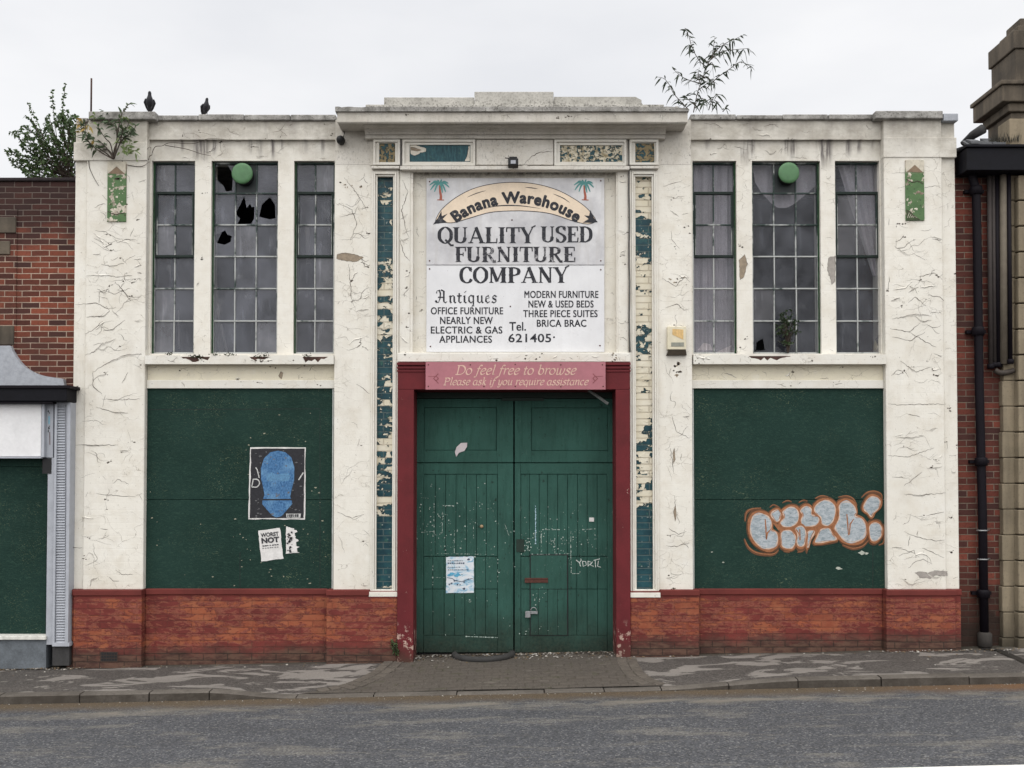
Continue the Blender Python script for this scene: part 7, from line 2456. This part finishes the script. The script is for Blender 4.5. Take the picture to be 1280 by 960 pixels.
# parapets, spandrels, sills, sign surround
m = scatter((192, 416, 153, 174), 16, YB - .045, 21, w=(.002, .0045), lip=.3)
for q in (scatter((868, 1092, 153, 174), 12, YB - .045, 22, w=(.002, .0045), lip=.3), scatter((192, 416, 178, 199), 12, YB, 23, w=(.002, .004), lip=.4, length=(6, 18)), scatter((868, 1100, 178, 199), 12, YB, 24, w=(.002, .004), lip=.4, length=(6, 18)),
          scatter((248, 260, 210, 440), 4, YB, 25, length=(4, 10)), scatter((924, 938, 300, 440), 8, YB, 26, length=(4, 10)), scatter((1029, 1042, 210, 440), 8, YB, 27, length=(4, 10)),
          scatter((184, 412, 478, 484), 10, -.062, 28, length=(4, 14), lip=.2), scatter((870, 1104, 478, 484), 8, -.062, 29, length=(4, 14), lip=.2),
          scatter((184, 412, 446, 454), 16, -.15, 30, length=(4, 14), lip=.3), scatter((870, 1104, 446, 454), 14, -.15, 31, length=(4, 14), lip=.3)):
    m.add(q.v, q.f, 0); m.m[-len(q.f):] = q.m; m.sm[-len(q.f):] = q.sm
stuffed(m, "paint_crack", [CRACK_IN, WALL])
m = scatter((500, 512, 216, 445), 16, -.134, 41, length=(5, 14), lip=.6)
for q in (scatter((773, 784, 216, 445), 16, -.134, 42, length=(5, 12), lip=.5), scatter((520, 531, 216, 438), 12, -.035, 43, length=(4, 10)), scatter((757, 769, 216, 438), 12, -.035, 44, length=(4, 10)), scatter((500, 785, 443, 451), 16, -.165, 45, length=(4, 16), lip=.3),
          scatter((184, 412, 457, 474), 8, -.033, 46, length=(5, 16), lip=.4), scatter((870, 1104, 457, 474), 6, -.033, 47, length=(5, 16), lip=.4), scatter((424, 857, 141, 151), 26, -.475, 48, w=(.0015, .003), lip=.1, length=(4, 14), vert=.6)):
    m.add(q.v, q.f, 0); m.m[-len(q.f):] = q.m; m.sm[-len(q.f):] = q.sm
for L, Y in (([(503, 225), (510, 240), (502, 262), (508, 290), (514, 288)], -.134), ([(500, 300), (506, 320), (512, 326)], -.134), ([(655, 206), (665, 195), (676, 190), (691, 189)], -.185), ([(652, 206), (668, 208), (680, 206)], -.185)):
    crack_path(m, jig(L, r), Y, r, .007, .4)
stuffed(m, "paint_crack", [CRACK_IN, TRIM])
# places where the paint has come away altogether
def patch(m, L, Y, r, mi=0, amp=1.0):
    pts = []
    for a, b in zip(L, L[1:] + L[:1]):
        k = max(2, int(math.hypot(b[0] - a[0], b[1] - a[1]) / 2))
        pts += [(a[0] + (b[0] - a[0]) * i / k + r.uniform(-amp, amp) * .6, a[1] + (b[1] - a[1]) * i / k + r.uniform(-amp, amp) * .6) for i in range(k)]
    P = [fx(p[0], p[1], Y) for p in pts]
    m.plate(P, [], Y - .0016, None, mi)
    n = len(P)
    m.ribbon(P, [.003 * r.uniform(.2, 1.6) for _ in range(n)], Y - .0024, 2, True)
m = MB()
patch(m, [(1144, 716), (1150, 714), (1160, 716), (1166, 713.5), (1184, 714), (1184, 720), (1170, 719.5), (1163, 723), (1150, 722)], YP, r)
patch(m, [(421, 318), (432, 316), (448, 319), (454, 322), (446, 327), (432, 326), (421, 324)], YP, r, 1)
patch(m, [(1036, 322), (1044, 320), (1044, 352), (1040, 356), (1037, 346), (1034, 336)], YB, r, 0)
patch(m, [(924, 325), (931, 318), (934, 330), (930, 346), (925, 350)], YB, r, 1, .6)
patch(m, [(348, 470), (351, 464), (354, 466), (352, 474)], -.033, r, 1, .4)
patch(m, [(842, 640), (844, 630), (845.5, 642), (844, 652)], YP, r, 1, .3)
patch(m, [(841, 566), (843, 560), (844, 574), (842, 580)], YP, r, 1, .3)
for cx_, cy_, n_, Yq, sd_ in ((768, 447, 9, -.165, 2.2), (846, 456, 8, YP, 2), (843, 465, 6, YP, 2.5), (842, 735, 4, YP, 1.5), (640, 446, 5, -.165, 40), (845, 350, 6, YP, 5), (430, 180, 8, YP, 6), (440, 232, 8, YP, 7)):
    for _ in range(n_):
        chip(m, cx_ + r.gauss(0, sd_), cy_ + r.gauss(0, min(sd_, 2.5)), r.uniform(.005, .02), Yq - .0018, r, r.choice((1, 2)), r.uniform(.8, 2))
stuffed(m, "bare_patch", [BARE, BARE_BR, CRACK_IN])
m = MB()
patch(m, [(512.6, 181.6), (521, 181.6), (528, 184), (533, 186), (532, 190), (526, 191), (519, 195), (513, 193)], -.152, r, 0, .8)
patch(m, [(586, 182), (587.4, 182), (587.4, 201), (581, 201.5), (584, 194)], -.152, r, 0, .6)
patch(m, [(513, 184), (520, 185), (527, 187.5), (522, 189), (514, 188)], -.1528, r, 1, .5)
stuffed(m, "flaked_paint", [plain("peeled_cream_paint", (.60, .56, .48), .9, .25, 20), BARE_BR, CRACK_IN])
# beige tops and brown points of the green plaques
m = MB()
for (x0, x1, y0) in ((134.5, 157, 202), (1132.5, 1154.5, 200)):
    xm = (x0 + x1) / 2
    m.plate([fx(a, b, YP - .017) for a, b in ((x0, y0), (x1, y0), (x1, y0 + 15), (xm + 2, y0 + 15), (x0, y0 + 14.5))], [], YP - .0175, None, 0)
    m.plate([fx(a, b, YP - .017) for a, b in ((x0 + .6, y0 + 15), (xm, y0 + 6), (x1 - .6, y0 + 15.5))], [], YP - .0183, None, 1)
for (px, py, s_, a_) in ((150, 258, .055, .8), (140, 262, .03, 1), (139, 274, .04, 1.2), (153, 235, .03, .8), (137, 236, .015, 1), (146, 246, .02, 1.4)):
    chip(m, px, py, s_, YP - .0185, r, 0, a_)
for k in range(22):
    b0 = r.choice(((136, 156), (136, 156), (136, 156), (1133, 1140)))
    chip(m, r.uniform(*b0), r.uniform(222, 272), r.uniform(.005, .02), YP - .019, r, r.choice((0, 2)), r.uniform(.6, 2))
for L in ([(1133, 224), (1140, 228), (1147, 226), (1154, 230)], [(1133, 262), (1142, 270), (1150, 275)], [(134, 264), (144, 268), (156, 266)]):
    m.ribbon([fx(a, b, YP - .0195) for a, b in jig(L, r)], .009, YP - .0195, 2)
m.plate([fx(a, b, YP - .0188) for a, b in ((1133, 262), (1138, 264), (1146, 272), (1149, 275), (1133, 275))], [], YP - .0188, None, 3)
for k in range(5):
    m.ribbon([fx(1133.5 + k * 2.2, 273 - k * .3, YP), fx(1136 + k * 2.4, 266 + k * 1.6, YP)], .006, YP - .0192, 0)
stuffed(m, "flaked_paint", [plain("flaked_cream", (.50, .46, .38), .9, .3, 20), plain("brown_triangle", (.20, .145, .10), .9, .3, 20), CRACK_IN, plain("dark_scratched_green", (.05, .07, .035), .9, .5, 40)])
# dark joints and thin cables of the frieze
m = MB()
for (px, y0, y1, Y) in ((786.2, 175, 440, -.16), (501.4, 175, 213, -.19)):
    a, b = fx(px, y0, Y), fx(px, y1, Y)
    n = 12
    m = MB()
    m.tube([(a[0] + .004 * math.sin(i * 1.7), Y, a[1] + (b[1] - a[1]) * i / n) for i in range(n + 1)], .010 if px > 700 else .012, 6)
    part(m, "surface_cable", plain("dirty_cable", (.10, .095, .09), .8, .4, 20))
